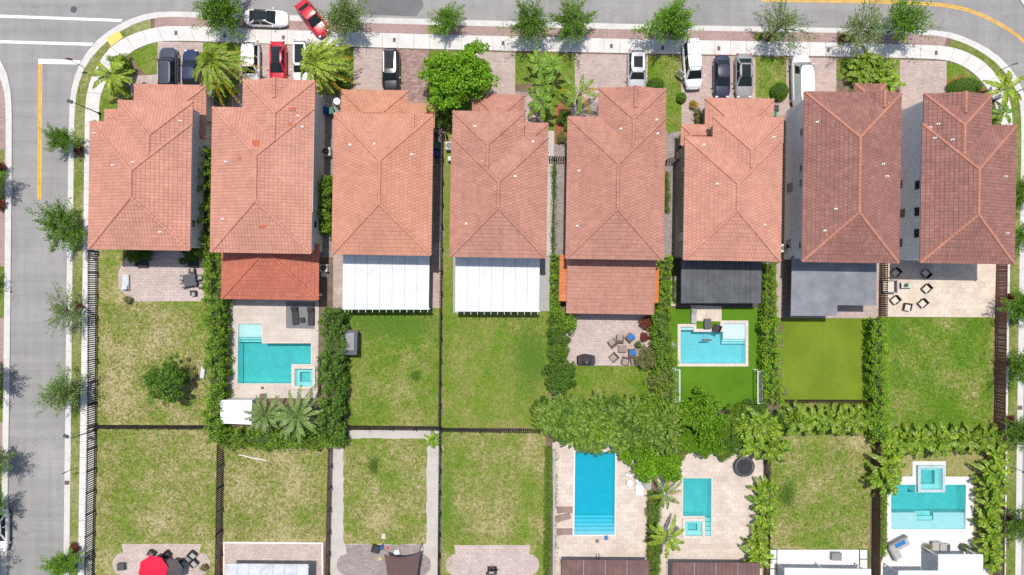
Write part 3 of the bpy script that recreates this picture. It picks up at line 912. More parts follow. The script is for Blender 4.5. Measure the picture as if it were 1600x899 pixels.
class Wing:
    """hip (or gable) roof over a rectangle; local metres"""
    def __init__(s, x0, x1, y0, y1, ze, kind='hip', pitch=PITCH, walls=True):
        s.x0, s.x1, s.y0, s.y1, s.ze, s.kind, s.p, s.walls = x0, x1, y0, y1, ze, kind, pitch, walls
    def h(s, x, y):
        e = 1e-6
        if not (s.x0-e <= x <= s.x1+e and s.y0-e <= y <= s.y1+e): return -1e9
        d = min(x-s.x0, s.x1-x)
        if s.kind == 'hip': d = min(d, y-s.y0, s.y1-y)
        elif s.kind == 'shed': d = y-s.y0
        elif s.kind == 'hip3': d = min(d, y-s.y0)
        return s.ze + s.p*d
    def slopes(s):
        """(origin, u axis, v axis (up the slope, plan), u length, v length, clip lines)"""
        X0, X1, Y0, Y1 = s.x0, s.x1, s.y0, s.y1
        wx, wy = X1-X0, Y1-Y0
        if s.kind == 'shed':
            return [((X0, Y0), (1, 0), (0, 1), wx, wy, [])]
        if s.kind == 'gable':
            return [((X0, Y1), (0, -1), (1, 0), wy, wx/2, []), ((X1, Y0), (0, 1), (-1, 0), wy, wx/2, [])]
        if s.kind == 'hip3':
            return [((X0, Y0), (1, 0), (0, 1), wx, wx/2, 'hip'), ((X1, Y0), (0, 1), (-1, 0), wy, wx/2, 'lo'), ((X0, Y1), (0, -1), (1, 0), wy, wx/2, 'hi')]
        m = min(wx, wy)/2
        return [((X0, Y0), (1, 0), (0, 1), wx, min(m, wy/2), 'hip'), ((X1, Y1), (-1, 0), (0, -1), wx, min(m, wy/2), 'hip'),
                ((X1, Y0), (0, 1), (-1, 0), wy, min(m, wx/2), 'hip'), ((X0, Y1), (0, -1), (1, 0), wy, min(m, wx/2), 'hip')]
    def lines(s):
        """ridge and hip segments (plan)"""
        X0, X1, Y0, Y1 = s.x0, s.x1, s.y0, s.y1
        if s.kind == 'shed': return []
        if s.kind == 'gable':
            c = (X0+X1)/2; return [((c, Y0), (c, Y1))]
        if s.kind == 'hip3':
            m = (X1-X0)/2; c = (X0+X1)/2
            return [((X0, Y0), (c, Y0+m)), ((X1, Y0), (c, Y0+m)), ((c, Y0+m), (c, Y1))]
        m = min(X1-X0, Y1-Y0)/2
        A, B, C, D = (X0+m, Y0+m), (X1-m, Y0+m), (X1-m, Y1-m), (X0+m, Y1-m)
        L = [((X0, Y0), A), ((X1, Y0), B), ((X1, Y1), C), ((X0, Y1), D)]
        L.append((A, D) if Y1-Y0 >= X1-X0 else (A, B))
        return L

TW, TV = 0.335, 0.40
def tile_slope(wings, wi, sl, stag, out, rs):
    (ox, oy), (ux, uy), (vx, vy), UL, VL, clip = sl
    wg = wings[wi]
    nu, nv = int(math.ceil(UL/TW)), int(math.ceil((VL+0.06)/TV))
    V = []; Q = []
    for j in range(nv):
        v0 = -0.06 + j*TV; v1 = min(v0+TV+0.02, VL+0.02)
        vm = max(0.02, min((v0+v1)/2, VL-0.01))
        off = (TW/2 if (stag and j % 2) else 0)
        for i in range(-1, nu):
            u0 = i*TW + off + 0.008; u1 = u0 + TW - 0.016
            if u1 <= 0.02 or u0 >= UL-0.02: continue
            u0 = max(u0, -0.02); u1 = min(u1, UL+0.02)
            um = (u0+u1)/2
            if clip == 'hip' and (um < vm-0.5 or um > UL-vm+0.5): continue
            x, y = ox+ux*um+vx*vm, oy+uy*um+vy*vm
            hz = wg.ze + wg.p*vm
            dead = False
            for k, o in enumerate(wings):
                if k == wi: continue
                ho = o.h(x, y)
                if ho > hz+0.14: dead = True; break
                if k < wi and abs(ho-hz) < 0.05:
                    ho2 = o.h(x+vx*0.3, y+vy*0.3); ho3 = o.h(x-vx*0.3, y-vy*0.3)
                    if abs(ho2-hz-0.3*wg.p) < 0.05 or abs(ho3-hz+0.3*wg.p) < 0.05: dead = True; break
            if dead: continue
            jz = rs.uniform(-0.004, 0.004)
            base = len(V)
            for t, (vv, dz) in enumerate(((v0, 0.080), (v1, 0.026), (v0, 0.015))):
                for a, b in ((0, 0.0), (0.28, 0.026), (0.62, 0.026), (1, 0.0)):
                    u = u0+(u1-u0)*a
                    V.append((ox+ux*u+vx*vv, oy+uy*u+vy*vv, wg.ze+wg.p*vv+dz+(b if t < 2 else 0)+jz))
            for a in range(3):
                Q.append((base+a, base+a+1, base+4+a+1, base+4+a))
                Q.append((base+8+a, base+8+a+1, base+a+1, base+a))
            Q.append((base, base+4, base+8, base+8)); Q.append((base+3, base+11, base+7, base+7))
    if not V: return
    bm = bmesh.new()
    vs = [bm.verts.new(p) for p in V]
    for q in Q:
        q = list(dict.fromkeys(q))
        bm.faces.new([vs[i] for i in q])
    if clip:
        both = (((ox, oy, 0), (vx-ux, vy-uy, 0)), ((ox+ux*UL, oy+uy*UL, 0), (vx+ux, vy+uy, 0)))
        for p0, nrm in (both if clip == 'hip' else both[:1] if clip == 'lo' else both[1:]):
            bmesh.ops.bisect_plane(bm, geom=bm.verts[:]+bm.edges[:]+bm.faces[:], plane_co=p0, plane_no=nrm, clear_outer=True, dist=1e-5)
    bm.verts.index_update()
    b0 = len(out.v)
    out.v += [tuple(v.co) for v in bm.verts]
    out.f += [tuple(b0+v.index for v in f.verts) for f in bm.faces]
    bm.free()

def ridge_caps(wings, wi, out, wd=0.20):
    wg = wings[wi]
    for a, b in wg.lines():
        za, zb = wg.h(*a), wg.h(*b)
        A, B = Vector((*a, za)), Vector((*b, zb))
        L = (B-A).length
        if L < 0.1: continue
        d = (B-A)/L
        side = Vector((-d.y, d.x, 0)).normalized(); up = side.cross(d)*-1
        if up.z < 0: up = -up
        n = max(1, int(L/0.4))
        for i in range(n):
            p, q = A+d*(L*i/n-0.02), A+d*(L*(i+1)/n+0.04)
            mid = (p+q)/2
            if any(k != wi and o.h(mid.x, mid.y) > mid.z+(0.1 if k > wi else -0.05) for k, o in enumerate(wings)): continue
            s = len(out.v)
            drop = 0.0 if False else 0.06
            for P, hh, ww in ((p, 0.21, wd*1.1), (q, 0.17, wd*0.92)):
                for sx, hz in ((-1, -drop+0.03), (-0.55, hh*0.85), (0.55, hh*0.85), (1, -drop+0.03)):
                    out.v.append(tuple(P + side*(ww*sx) + Vector((0, 0, hz))))
            for k in range(3):
                out.f.append((s+k, s+k+1, s+4+k+1, s+4+k))
            out.f.append((s+3, s+2, s+1, s)); out.f.append((s+4, s+5, s+6, s+7))

def roof_solid(wings, out):
    """closed decks with a fascia under the tiles"""
    for wg in wings:
        X0, X1, Y0, Y1, z = wg.x0, wg.x1, wg.y0, wg.y1, wg.ze
        n = len(out.v); zb = z-0.2
        out.v += [(X0,Y0,zb),(X1,Y0,zb),(X1,Y1,zb),(X0,Y1,zb),(X0,Y0,z),(X1,Y0,z),(X1,Y1,z),(X0,Y1,z)]
        out.f += [(n+3,n+2,n+1,n),(n,n+1,n+5,n+4),(n+1,n+2,n+6,n+5),(n+2,n+3,n+7,n+6),(n+3,n,n+4,n+7)]
        if wg.kind == 'shed':
            t = z+wg.p*(Y1-Y0)
            out.v += [(X0,Y1,t),(X1,Y1,t)]
            out.f += [(n+4,n+5,n+9,n+8),(n+5,n+6,n+9),(n+7,n+4,n+8),(n+6,n+7,n+8,n+9)]
        elif wg.kind == 'hip3':
            c = (X0+X1)/2; t = z+wg.p*(X1-X0)/2
            out.v += [(c,Y0+(X1-X0)/2,t),(c,Y1,t)]
            out.f += [(n+4,n+5,n+8),(n+5,n+6,n+9,n+8),(n+7,n+4,n+8,n+9),(n+6,n+7,n+9)]
        elif wg.kind == 'gable':
            c = (X0+X1)/2; t = z+wg.p*(X1-X0)/2
            out.v += [(c,Y0,t),(c,Y1,t)]
            out.f += [(n+4,n+5,n+8),(n+6,n+7,n+9),(n+5,n+6,n+9,n+8),(n+7,n+4,n+8,n+9)]
        else:
            m = min(X1-X0, Y1-Y0)/2; t = z+wg.p*m
            if Y1-Y0 >= X1-X0:
                c = (X0+X1)/2; out.v += [(c,Y0+m,t),(c,Y1-m,t)]
                out.f += [(n+4,n+5,n+8),(n+6,n+7,n+9),(n+5,n+6,n+9,n+8),(n+7,n+4,n+8,n+9)]
            else:
                c = (Y0+Y1)/2; out.v += [(X0+m,c,t),(X1-m,c,t)]
                out.f += [(n+4,n+5,n+9,n+8),(n+6,n+7,n+8,n+9),(n+5,n+6,n+9),(n+7,n+4,n+8)]

def window(parent, side, wx, along, z, ww, hh, frame=TRIM, proud=0.03, name='window'):
    """a framed pane set on a wall; side in l r f b, wx the wall's coordinate"""
    sg = 1 if side in 'rf' else -1
    def bx(m, a0, a1, z0, z1, d0, d1):
        lo, hi = sorted((wx+sg*d0, wx+sg*d1))
        if side in 'lr': m.box(lo, a0, z0, hi, a1, z1)
        else: m.box(a0, lo, z0, a1, hi, z1)
    a0, a1, z0, z1 = along-ww/2, along+ww/2, z, z+hh
    f = MB()
    t = 0.07
    bx(f, a0-t, a1+t, z1, z1+t, 0.001, proud+0.03); bx(f, a0-t, a1+t, z0-t, z0, 0.001, proud+0.05)
    bx(f, a0-t, a0, z0, z1, 0.001, proud+0.03); bx(f, a1, a1+t, z0, z1, 0.001, proud+0.03)
    o = f.build(name, frame, parent)
    p = MB(); bx(p, a0, a1, z0, z1, 0.001, proud); p.build('pane', GLASS, o)
    return o

def fascia_gutter(parent, wg):
    for sx in (wg.x0, wg.x1):
        k = -1 if sx == wg.x0 else 1
        lo, hi = sorted((sx+k*0.004, sx+k*0.05))
        MB().box(lo, wg.y0, wg.ze-0.16, hi, wg.y1, wg.ze-0.02).build('gutter', TRIM, parent)

def house(label, cpx, upper, lower, tilem, wallm, pipes=(), stag=True, patches=(), wl=(), wr=(), gar=None, extra=None, ridgem=None):
    """upper / lower: lists of (px x0, x1, y_front, y_back, kind) measured at their eaves in the photo"""
    cx, cy = G(cpx[0], cpx[1], ZE)
    t = thing('house', label, 'house', (cx, cy, 0), ROT, 'houses in the front row')
    def conv(w, z):
        x0, y1 = G(w[0], w[2], z); x1, y0 = G(w[1], w[3], z)
        return Wing(x0-cx, x1-cx, y0-cy, y1-cy, z-(w[6] if len(w) > 6 else 0), w[4] if len(w) > 4 else 'hip', w[5] if len(w) > 5 else PITCH)
    U = [conv(w, ZE) for w in upper]; Lw = [conv(w, ZL) for w in lower]
    rs = random.Random(int(cpx[0]))
    # walls: every wing a closed block 0.45 m behind its eave
    wm = MB()
    rects = []
    for k, wg in enumerate(U+Lw):
        if wg.kind == 'gable': continue
        q = 0.45+0.012*k
        r = (wg.x0+q, wg.y0+q, wg.x1-q, wg.y1-q)
        rects.append(r)
        wm.box(r[0], r[1], 0.05, r[2], r[3], wg.ze-0.19)
    for wg in U:
        if wg.kind == 'gable':
            wm.box(wg.x0+0.5, wg.y0+0.3, wg.ze-0.6, wg.x1-0.5, wg.y1-0.463, wg.ze-0.185)
    wall = wm.build('wall', wallm, t)
    rm = MB(); roof_solid(U+Lw, rm)
    roof = rm.build('roof', M('fascia_paint', (0.62, 0.58, 0.53), 0.08, 1, 0.7), t)
    tm, rc = MB(), MB()
    for grp in (U, Lw):
        for k in range(len(grp)):
            for sl in grp[k].slopes():
                tile_slope(grp, k, sl, stag, tm, rs)
            ridge_caps(grp, k, rc)
    o = tm.build('roof_tiles', tilem, roof); o['kind'] = 'stuff'
    o = rc.build('ridge_tiles', ridgem or tilem, roof); o['kind'] = 'stuff'
    def hz(x, y):
        return max([g.h(x, y) for g in U+Lw])
    def local(px, py):
        z = 6.8
        for _ in range(4):
            x, y = G(px, py, z)
            d = Vector((x-cx, y-cy)); d.rotate(Matrix.Rotation(-ROT, 2))
            h = hz(d.x, d.y)
            if h > 0: z = h
        return d.x, d.y, z
    for px, py in pipes:
        x, y, z = local(px, py)
        m = MB(); m.tube((x, y, z-0.1), (x, y, z+0.40), 0.065, 0.065, 8)
        m.rbox(x, y, z+0.02, 0.22, 0.20, z+0.12, 0)
        m.build('vent_pipe', WHITE, roof)
    for px, py, n in patches:
        for k in range(n):
            x, y, z = local(px+(k % 2)*5, py+(k//2)*5)
            MB().rbox(x, y, z+0.06, 0.36, 0.36, z+0.12, 0).build('new_tile', M('new_tile_red', (0.42, 0.12, 0.06), 0.1, 3, 0.8), roof)
    # openings
    R = rects[0]
    Ux0, Ux1 = R[0], R[2]
    for (yy, z, ww, hh) in wl: window(t, 'l', Ux0, R[1]+(R[3]-R[1])*yy, z, ww, hh)
    for (yy, z, ww, hh) in wr: window(t, 'r', Ux1, R[1]+(R[3]-R[1])*yy, z, ww, hh)
    for fx in (0.22, 0.5, 0.78):
        window(t, 'b', R[1], R[0]+(R[2]-R[0])*fx, 3.9, 1.1, 1.2)
    window(t, 'b', R[1], R[0]+(R[2]-R[0])*0.36, 0.2, 2.6, 2.1, name='sliding_door')
    window(t, 'b', R[1], R[0]+(R[2]-R[0])*0.72, 0.9, 1.2, 1.2)
    fr = max(rects, key=lambda r: r[3])
    g = MB().box(fr[0]+0.6, fr[3]+0.002, 0.12, fr[2]-0.6, fr[3]+0.05, 2.4).build('garage_door', GARAGE, t)
    for k in range(4):
        MB().box(fr[0]+0.65, fr[3]+0.05, 0.16+k*0.56, fr[2]-0.65, fr[3]+0.075, 0.66+k*0.56).build('panel', GARAGE, g)
    up = max(rects[:sum(g.kind != 'gable' for g in U)], key=lambda r: r[3])
    if up is not fr or True:
        for fx in (0.3, 0.7):
            window(t, 'f', up[3], up[0]+(up[2]-up[0])*fx, 4.0, 1.1, 1.2)
    d = MB().box(R[0]+0.5, R[3]+0.002, 0.12, R[0]+1.5, R[3]+0.05, 2.3).build('front_door', DOORW, t)
    MB().box(R[0]+1.32, R[3]+0.05, 1.1, R[0]+1.4, R[3]+0.1, 1.2).build('handle', CHROME, d)
    fascia_gutter(t, U[0])
    if extra: extra(t, U, Lw, R)
    return t, U, Lw, (cx, cy), R

T_PINK = m_tile('salmon_tile', (0.5, 0.245, 0.178), (0.55, 0.29, 0.215), 0.18, (0.28, 0.12, 0.085))
T_ORNG = m_tile('orange_tile', (0.5, 0.24, 0.16), (0.55, 0.28, 0.19), 0.18, (0.30, 0.125, 0.075))
T_DUSK = m_tile('dusky_tile', (0.435, 0.212, 0.157), (0.49, 0.255, 0.19), 0.5, (0.24, 0.11, 0.085))
T_BRWN = m_tile('brown_tile', (0.285, 0.137, 0.11), (0.355, 0.182, 0.15), 0.65, (0.14, 0.075, 0.065))
T_RED = m_tile('red_lanai_tile', (0.43, 0.14, 0.09), (0.49, 0.18, 0.115), 0.2, (0.28, 0.08, 0.055))
T_RIDGE = m_tile('ridge_orange', (0.4, 0.185, 0.13), (0.45, 0.22, 0.16), 0.2, (0.3, 0.12, 0.08))

WSIDE = [(0.2, 0.9, 0.7, 1.1), (0.25, 3.9, 0.8, 1.2), (0.5, 3.9, 0.8, 1.2), (0.72, 3.9, 0.7, 0.7), (0.75, 0.9, 0.7, 1.1)]
HS = []
HS.append(house('corner house with a stepped salmon tile roof, leftmost in the row', (220, 270),
    [(140.5, 298.5, 192, 390), (184, 299.2, 158, 330)],
    [(208.5, 320, 133, 215), (163, 230, 173, 235)], T_PINK, WALL_W,
    [(149.7, 209), (178, 259), (283, 190), (251, 363), (208.6, 254)], False,
    wr=[(0.68, 4.0, 0.7, 1.2), (0.42, 1.6, 0.7, 1.2), (0.2, 4.0, 0.7, 1.2)], wl=WSIDE))
HS.append(house('salmon tile house with scattered newer red tiles, beside the red lanai', (410, 265),
    [(331.3, 488, 169.5, 395), (378.6, 489.6, 125.5, 330), (402, 459, 124.5, 180, 'gable', 0.40, 0.03)],
    [], T_PINK, WALL_W, [(353.5, 253.5), (466.5, 182), (473, 199), (348.5, 343)], False,
    patches=[(398, 222, 4), (375.5, 248, 1), (454.5, 171, 2), (454, 195, 2), (407, 353, 2)],
    wr=[(0.63, 3.6, 0.7, 1.1), (0.4, 2.6, 0.7, 1.1), (0.2, 2.6, 0.7, 1.1)], wl=WSIDE))
HS.append(house('bright orange tile house with a white canopy and small green lawn behind', (597, 285),
    [(521, 674.8, 178.5, 398), (616.5, 674, 180.8, 280, 'gable', PITCH, 0.03)],
    [(531.5, 634.5, 142, 215), (617, 677, 161.5, 205)], T_ORNG, WALL_W,
    [(547.5, 227), (585, 225.5), (643.5, 242)], True, wl=WSIDE, wr=WSIDE))
HS.append(house('dusky tile house with a stepped front beside the large bright tree', (780, 285),
    [(705, 854.6, 213.5, 402), (706.5, 817, 175.3, 330)],
    [(737, 817, 148, 220), (790, 854.5, 192, 240)], T_DUSK, WALL_W,
    [(742, 198), (833, 222), (805, 276), (728.5, 350)], True, wl=WSIDE, wr=WSIDE))
HS.append(house('dusky tile house with a front gable and a tiled shed lanai behind', (963, 270),
    [(886.2, 1037.8, 184.2, 405), (934.3, 1037.4, 138.3, 330), (956, 1022, 137.4, 190, 'gable', 0.36, 0.03)],
    [], T_DUSK, WALL_W, [(970, 202), (1026, 188), (1027.5, 209.5), (904.5, 267.5), (901.5, 353.5)], True, wl=WSIDE, wr=WSIDE))
HS.append(house('light salmon tile house with a low front garage beside two sedans', (1146, 300),
    [(1069.5, 1220.5, 215.5, 407), (1112.7, 1221.5, 183.5, 340)],
    [(1100, 1206, 154.5, 230), (1062.7, 1130, 196.3, 228.5)], T_PINK, WALL_T,
    [(1099, 227), (1208, 215.5), (1120, 288), (1194, 352)], True,
    wl=[(0.82, 3.2, 0.9, 0.9), (0.18, 2.4, 0.7, 1.2), (0.5, 3.9, 0.8, 1.1)], wr=WSIDE))
HS.append(house('brown tile house with white side walls and a flat grey rear cover', (1330, 277),
    [(1255, 1405.5, 145, 410), (1345, 1405, 143.6, 240, 'gable', PITCH, 0.03)],
    [(1333, 1381, 131, 175)], T_BRWN, WALL_WW, [(1276, 191.5), (1305, 327), (1288, 361), (1379, 257), (1385, 276)], True,
    wl=[(0.8, 4.2, 0.7, 1.1), (0.57, 4.2, 0.7, 1.3), (0.475, 4.2, 0.7, 1.3), (0.47, 0.9, 1.0, 1.6), (0.1, 0.9, 0.9, 1.3), (0.08, 4.3, 0.7, 0.9)], wr=WSIDE, ridgem=T_RIDGE))
HS.append(house('brown tile house at the right end, open stone patio behind', (1513, 280),
    [(1439.5, 1586, 195.5, 411.5), (1442, 1546.5, 148, 330), (1458, 1540, 147, 205, 'gable', 0.30, 0.03)],
    [], T_BRWN, WALL_WW, [(1464.5, 194.5), (1459, 216.5), (1487, 219), (1569, 276.5), (1572, 365)], False,
    wl=[(0.58, 4.2, 0.9, 1.3), (0.37, 4.2, 0.9, 1.3), (0.2, 4.2, 0.9, 1.3), (0.62, 0.9, 0.9, 1.0), (0.38, 0.9, 0.9, 1.6), (0.14, 0.9, 0.9, 1.2)], wr=WSIDE, ridgem=T_RIDGE))

# ------------------------------------------------------------------ rear covers
def lanai(label, x0, x1, y0, y1, z, tilem, kind='hip', pitch=PITCH, cat='lanai'):
    a, b = G(x0, y1, z); c, d = G(x1, y0, z)
    cx, cy = (a+c)/2, (b+d)/2
    t = thing('lanai', label, cat, (cx, cy, ZY), ROT)
    wg = [Wing(a-cx, c-cx, b-cy, d-cy, z-ZY, kind, pitch)]
    rm = MB(); roof_solid(wg, rm); roof = rm.build('roof', bpy.data.materials['fascia_paint'], t)
    tm, rc = MB(), MB(); rs = random.Random(3)
    for sl in wg[0].slopes(): tile_slope(wg, 0, sl, True, tm, rs)
    ridge_caps(wg, 0, rc)
    tm.build('roof_tiles', tilem, roof)['kind'] = 'stuff'
    if rc.v: rc.build('ridge_tiles', tilem, roof)['kind'] = 'stuff'
    g = wg[0]
    for px_ in (g.x0+0.5, 0, g.x1-0.5):
        MB().rbox(px_, g.y0+0.5, 0, 0.3, 0.3, g.ze-0.19).build('column', WALL_W, t)
    return t
lanai('red tiled hip-roof lanai above the L-shaped teal pool', 347, 498, 380, 467.5, 3.0, T_RED, 'hip3', 0.30)
lanai('dusky tiled shed-roof lanai above the pink paver patio', 885.5, 1022, 398, 490, 3.0, T_DUSK, 'shed', 0.12)
def awning(label, x0, x1, y0, y1, z):
    a, b = G(x0, y1, z); c, d = G(x1, y0, z)
    t = thing('awning', label, 'awning', ((a+c)/2, (b+d)/2, ZY), ROT)
    wg = [Wing(a-(a+c)/2, c-(a+c)/2, b-(b+d)/2, d-(b+d)/2, z-ZY, 'shed', 0.02)]
    rm = MB(); roof_solid(wg, rm); roof = rm.build('roof', bpy.data.materials['fascia_paint'], t)
    tm = MB(); tile_slope(wg, 0, wg[0].slopes()[0], True, tm, random.Random(4))
    tm.build('roof_tiles', m_tile('bright_orange_tile', (0.56, 0.17, 0.06), (0.62, 0.21, 0.08), 0.1), roof)['kind'] = 'stuff'
    g = wg[0]
    for yy in (g.y0+0.2, g.y1-0.2):
        MB().rbox((g.x0+g.x1)/2, yy, 0, 0.12, 0.12, g.ze-0.19).build('post', WALL_W, t)
awning('narrow bright orange tiled awning left of the shed-roof lanai', 874, 886, 399, 470, 2.5)
awning('narrow bright orange tiled awning right of the shed-roof lanai', 1020, 1029, 419, 472, 2.5)

def canopy(label, pts, z, mat, th=0.12, ribs=None, ribm=None, tails=0, posts=(), seam=None, tailm=None, kind='canopy'):
    """flat cover: roof panels laid side by side on beams and posts"""
    P = poly(pts, z)
    cx = sum(p[0] for p in P)/len(P); cy = sum(p[1] for p in P)/len(P)
    t = thing('patio_canopy', label, kind, (cx, cy, ZY))
    Q = [(x-cx, y-cy) for x, y in P]
    zz = z-ZY
    x0, x1 = min(p[0] for p in Q), max(p[0] for p in Q); y0, y1 = min(p[1] for p in Q), max(p[1] for p in Q)
    if seam and len(Q) == 4:
        # panels between the left and right edges (Q: tl, tr, br, bl)
        f = lambda A, B, s: (A[0]+(B[0]-A[0])*s, A[1]+(B[1]-A[1])*s)
        n = max(2, int((x1-x0)/seam))
        gap = 0.012/(x1-x0)
        for k in range(n):
            a, b = k/n+gap, (k+1)/n-gap
            MB().prism([f(Q[3], Q[2], a), f(Q[3], Q[2], b), f(Q[0], Q[1], b), f(Q[0], Q[1], a)], zz-th, zz, True).build('panel', mat, t)
            m = MB(); xx = f(Q[3], Q[2], k/n); yy = f(Q[0], Q[1], k/n)
            if k: m.tube((*xx, zz+0.012), (*yy, zz+0.012), 0.022, 0.022, 5); m.build('seam', M('canopy_seam', (0.42, 0.42, 0.43), 0.1, 2, 0.6) if mat is not CAN_D else mat, t)
        MB().box(x0, y0+0.02, zz-th-0.2, x1, y0+0.14, zz-th-0.004).build('beam', tailm or mat, t)
        MB().box(x0, y1-0.5, zz-th-0.2, x1, y1-0.38, zz-th-0.004).build('beam', tailm or mat, t)
    else:
        MB().prism(Q, zz-th, zz, True).build('panel', mat, t)
        fr = MB(); fr.box(x0+0.05, y1-0.3, zz-th-0.2, x1-0.05, y1-0.18, zz-th-0.004); fr.build('beam', tailm or mat, t)
    if ribs:
        n = int((x1-x0)/ribs)
        for k in range(n+1):
            xx = x0+(x1-x0)*k/n
            MB().box(max(x0, xx-0.03), y0+0.02, zz+0.003, min(x1, xx+0.03), y1-0.02, zz+0.05).build('rib', ribm or mat, t)
    if tails:
        for k in range(tails):
            xx = x0+0.25+(x1-x0-0.5)*k/(tails-1)
            MB().box(xx-0.025, y0-0.30, zz-th-0.10, xx+0.025, y0-0.003, zz-th+0.04).build('rafter_tail', tailm or mat, t)
    for fx, fy in (posts or ((0.03, 0.06), (0.5, 0.06), (0.97, 0.06))):
        MB().rbox(x0+(x1-x0)*fx, y0+(y1-y0)*fy, 0, 0.12, 0.12, zz-th-0.2).build('post', tailm or mat, t)
    return t
CAN_W = M('white_canopy_panel', (0.56, 0.57, 0.575), 0.12, 0.9, 0.5, bmp=0)
CAN_G = M('grey_membrane', (0.20, 0.205, 0.225), 0.3, 0.5, 0.7, bmp=0.05)
CAN_D = M('dark_mesh', (0.095, 0.10, 0.107), 0.3, 0.9, 0.85, bmp=0.3)
CAN_B = M('brown_pergola', (0.155, 0.09, 0.082), 0.2, 1.2, 0.8, bmp=0.2)
canopy('white panel canopy behind the bright orange tile house', [(536,393),(671.5,394),(670,484),(535,484)], 2.9, CAN_W, seam=1.2, tails=13)
canopy('white panel canopy behind the dusky stepped-front house', [(711.5,396),(844,397),(842,487.5),(711,487)], 2.9, CAN_W, seam=1.2, tails=13)
canopy('dark mesh pergola above the turf yard with the aqua pool', [(1065,404),(1190.5,406),(1189,474),(1064,474)], 2.9, CAN_D, seam=1.1, ribs=0.55, ribm=CAN_D)
MB2 = canopy('flat grey membrane cover with a notched corner behind brown tile house', [(1237.5,400),(1370,403),(1369,477.7),(1308.5,477),(1308,494),(1235.5,493.5)], 3.0, CAN_G, th=0.15, ribs=None, posts=((0.03,0.06),(0.5,0.06),(0.97,0.3)))
canopy('pale grey weathered canopy at the lower edge beside the white-edged patio', [(352,881),(482,882),(481,975),(350,975)], 2.9, M('weathered_canopy', (0.50, 0.51, 0.53), 0.3, 0.9, 0.6, bmp=0), seam=1.2, tailm=CAN_W)
canopy('brown slatted pergola below the long blue pool', [(878,875),(1014,876),(1012,975),(876,975)], 2.8, CAN_B, seam=2.2, ribs=0.55, ribm=CAN_B, tailm=CAN_B)
canopy('brown slatted pergola below the narrow aqua pool', [(1051,879),(1187,880),(1186,975),(1049,975)], 2.8, CAN_B, seam=2.2, ribs=0.45, ribm=CAN_B, tailm=CAN_B)
canopy('bright white flat roof at the lower edge below the patchy right lawn', [(1226,888),(1361,890),(1361,975),(1226,975)], 3.2, WHITE, th=0.2, posts=((0.03,0.9),(0.5,0.9),(0.97,0.9)))
canopy('white flat roof corner beside the grey sectional below the wide pool', [(1466.5,867),(1536,867),(1536,975),(1466.5,975)], 3.4, WHITE, th=0.2, posts=((0.04,0.96),(0.96,0.96)))
canopy('lower white flat roof strip left of the white roof corner', [(1404,892.5),(1466,892.5),(1466,975),(1404,975)], 3.4, WHITE, th=0.2, posts=((0.04,0.92),))
# ------------------------------------------------------------------ plants
def unit(a):
    return a/np.maximum(1e-9, np.linalg.norm(a, axis=1, keepdims=True))

def leaves(C, L, W, up=0.6, D=None, r=rng, bend=0.0):
    """rhombic leaves at the points C; returns vertex and quad arrays"""
    n = len(C)
    d = unit(r.normal(size=(n, 3))) if D is None else unit(D + r.normal(size=(n, 3))*0.45)
    nn = unit(r.normal(size=(n, 3)) + np.array([0, 0, up*2]))
    s = unit(np.cross(nn, d))
    l = (L*r.uniform(0.7, 1.25, n))[:, None]; w = (W*r.uniform(0.75, 1.2, n))[:, None]
    V = np.stack([C-d*l/2, C+s*w/2, C+d*l/2, C-s*w/2], 1).reshape(-1, 3)
    Q = np.arange(4*n).reshape(n, 4)
    return V, Q

def oak_mesh(R=2.6, h=5.5, nb=46, per=70, spread=0.24, L=0.17, W=0.085, seed=1, flat=0.75, inner=0.25, sub=3):
    """branches fanning from the trunk top, leaves strung along them: an open, ragged crown"""
    r = np.random.default_rng(seed); rr = random.Random(seed)
    z0 = h*0.42
    tr = MB()
    tr.tube((0, 0, -0.1), (0.02, 0.03, z0*0.55), 0.13, 0.10, 8); tr.tube((0.02, 0.03, z0*0.55), (0, 0, z0), 0.10, 0.085, 8)
    pts = []; dirs = []
    for i in range(nb):
        az = 2*PI*(i*0.618 % 1) + rr.uniform(-.3, .3)
        el = math.asin(rr.uniform(0.0, 0.98)**0.8) if rr.random() > .1 else -0.06
        ln = R*rr.uniform(0.5, 1.12)*(1 + 0.22*math.sin(az*2+seed*1.3) + 0.15*math.cos(az*3+seed*2.1))
        d = np.array([math.cos(az)*math.cos(el), math.sin(az)*math.cos(el), math.sin(el)*flat])
        s = np.array([0, 0, z0 + rr.uniform(-0.1, 0.35)*h*0.3])
        tip = s + d*ln + np.array([0, 0, 0.12*R])
        if i % 2 == 0:
            md = (s+tip)/2 + np.array([0, 0, 0.06*R])
            tr.tube(s, md, 0.045, 0.028, 5, False); tr.tube(md, tip, 0.028, 0.01, 5, False)
        for k in range(sub):
            t0 = rr.uniform(inner, 0.7)
            e = tip if k == 0 else s + (tip-s)*rr.uniform(0.6, 1.0) + r.normal(size=3)*0.16*R
            t = r.uniform(t0, 1.0, per//sub)[:, None]
            p = s + (e-s)*t + r.normal(size=(per//sub, 3))*spread*(1.15-0.6*t)
            pts.append(p); dirs.append(np.repeat((e-s)[None], per//sub, 0))
    C = np.concatenate(pts); D = unit(np.concatenate(dirs))
    V, Q = leaves(C, L, W, 0.7, D, r)
    return tr, np_mesh('crown', V, Q)

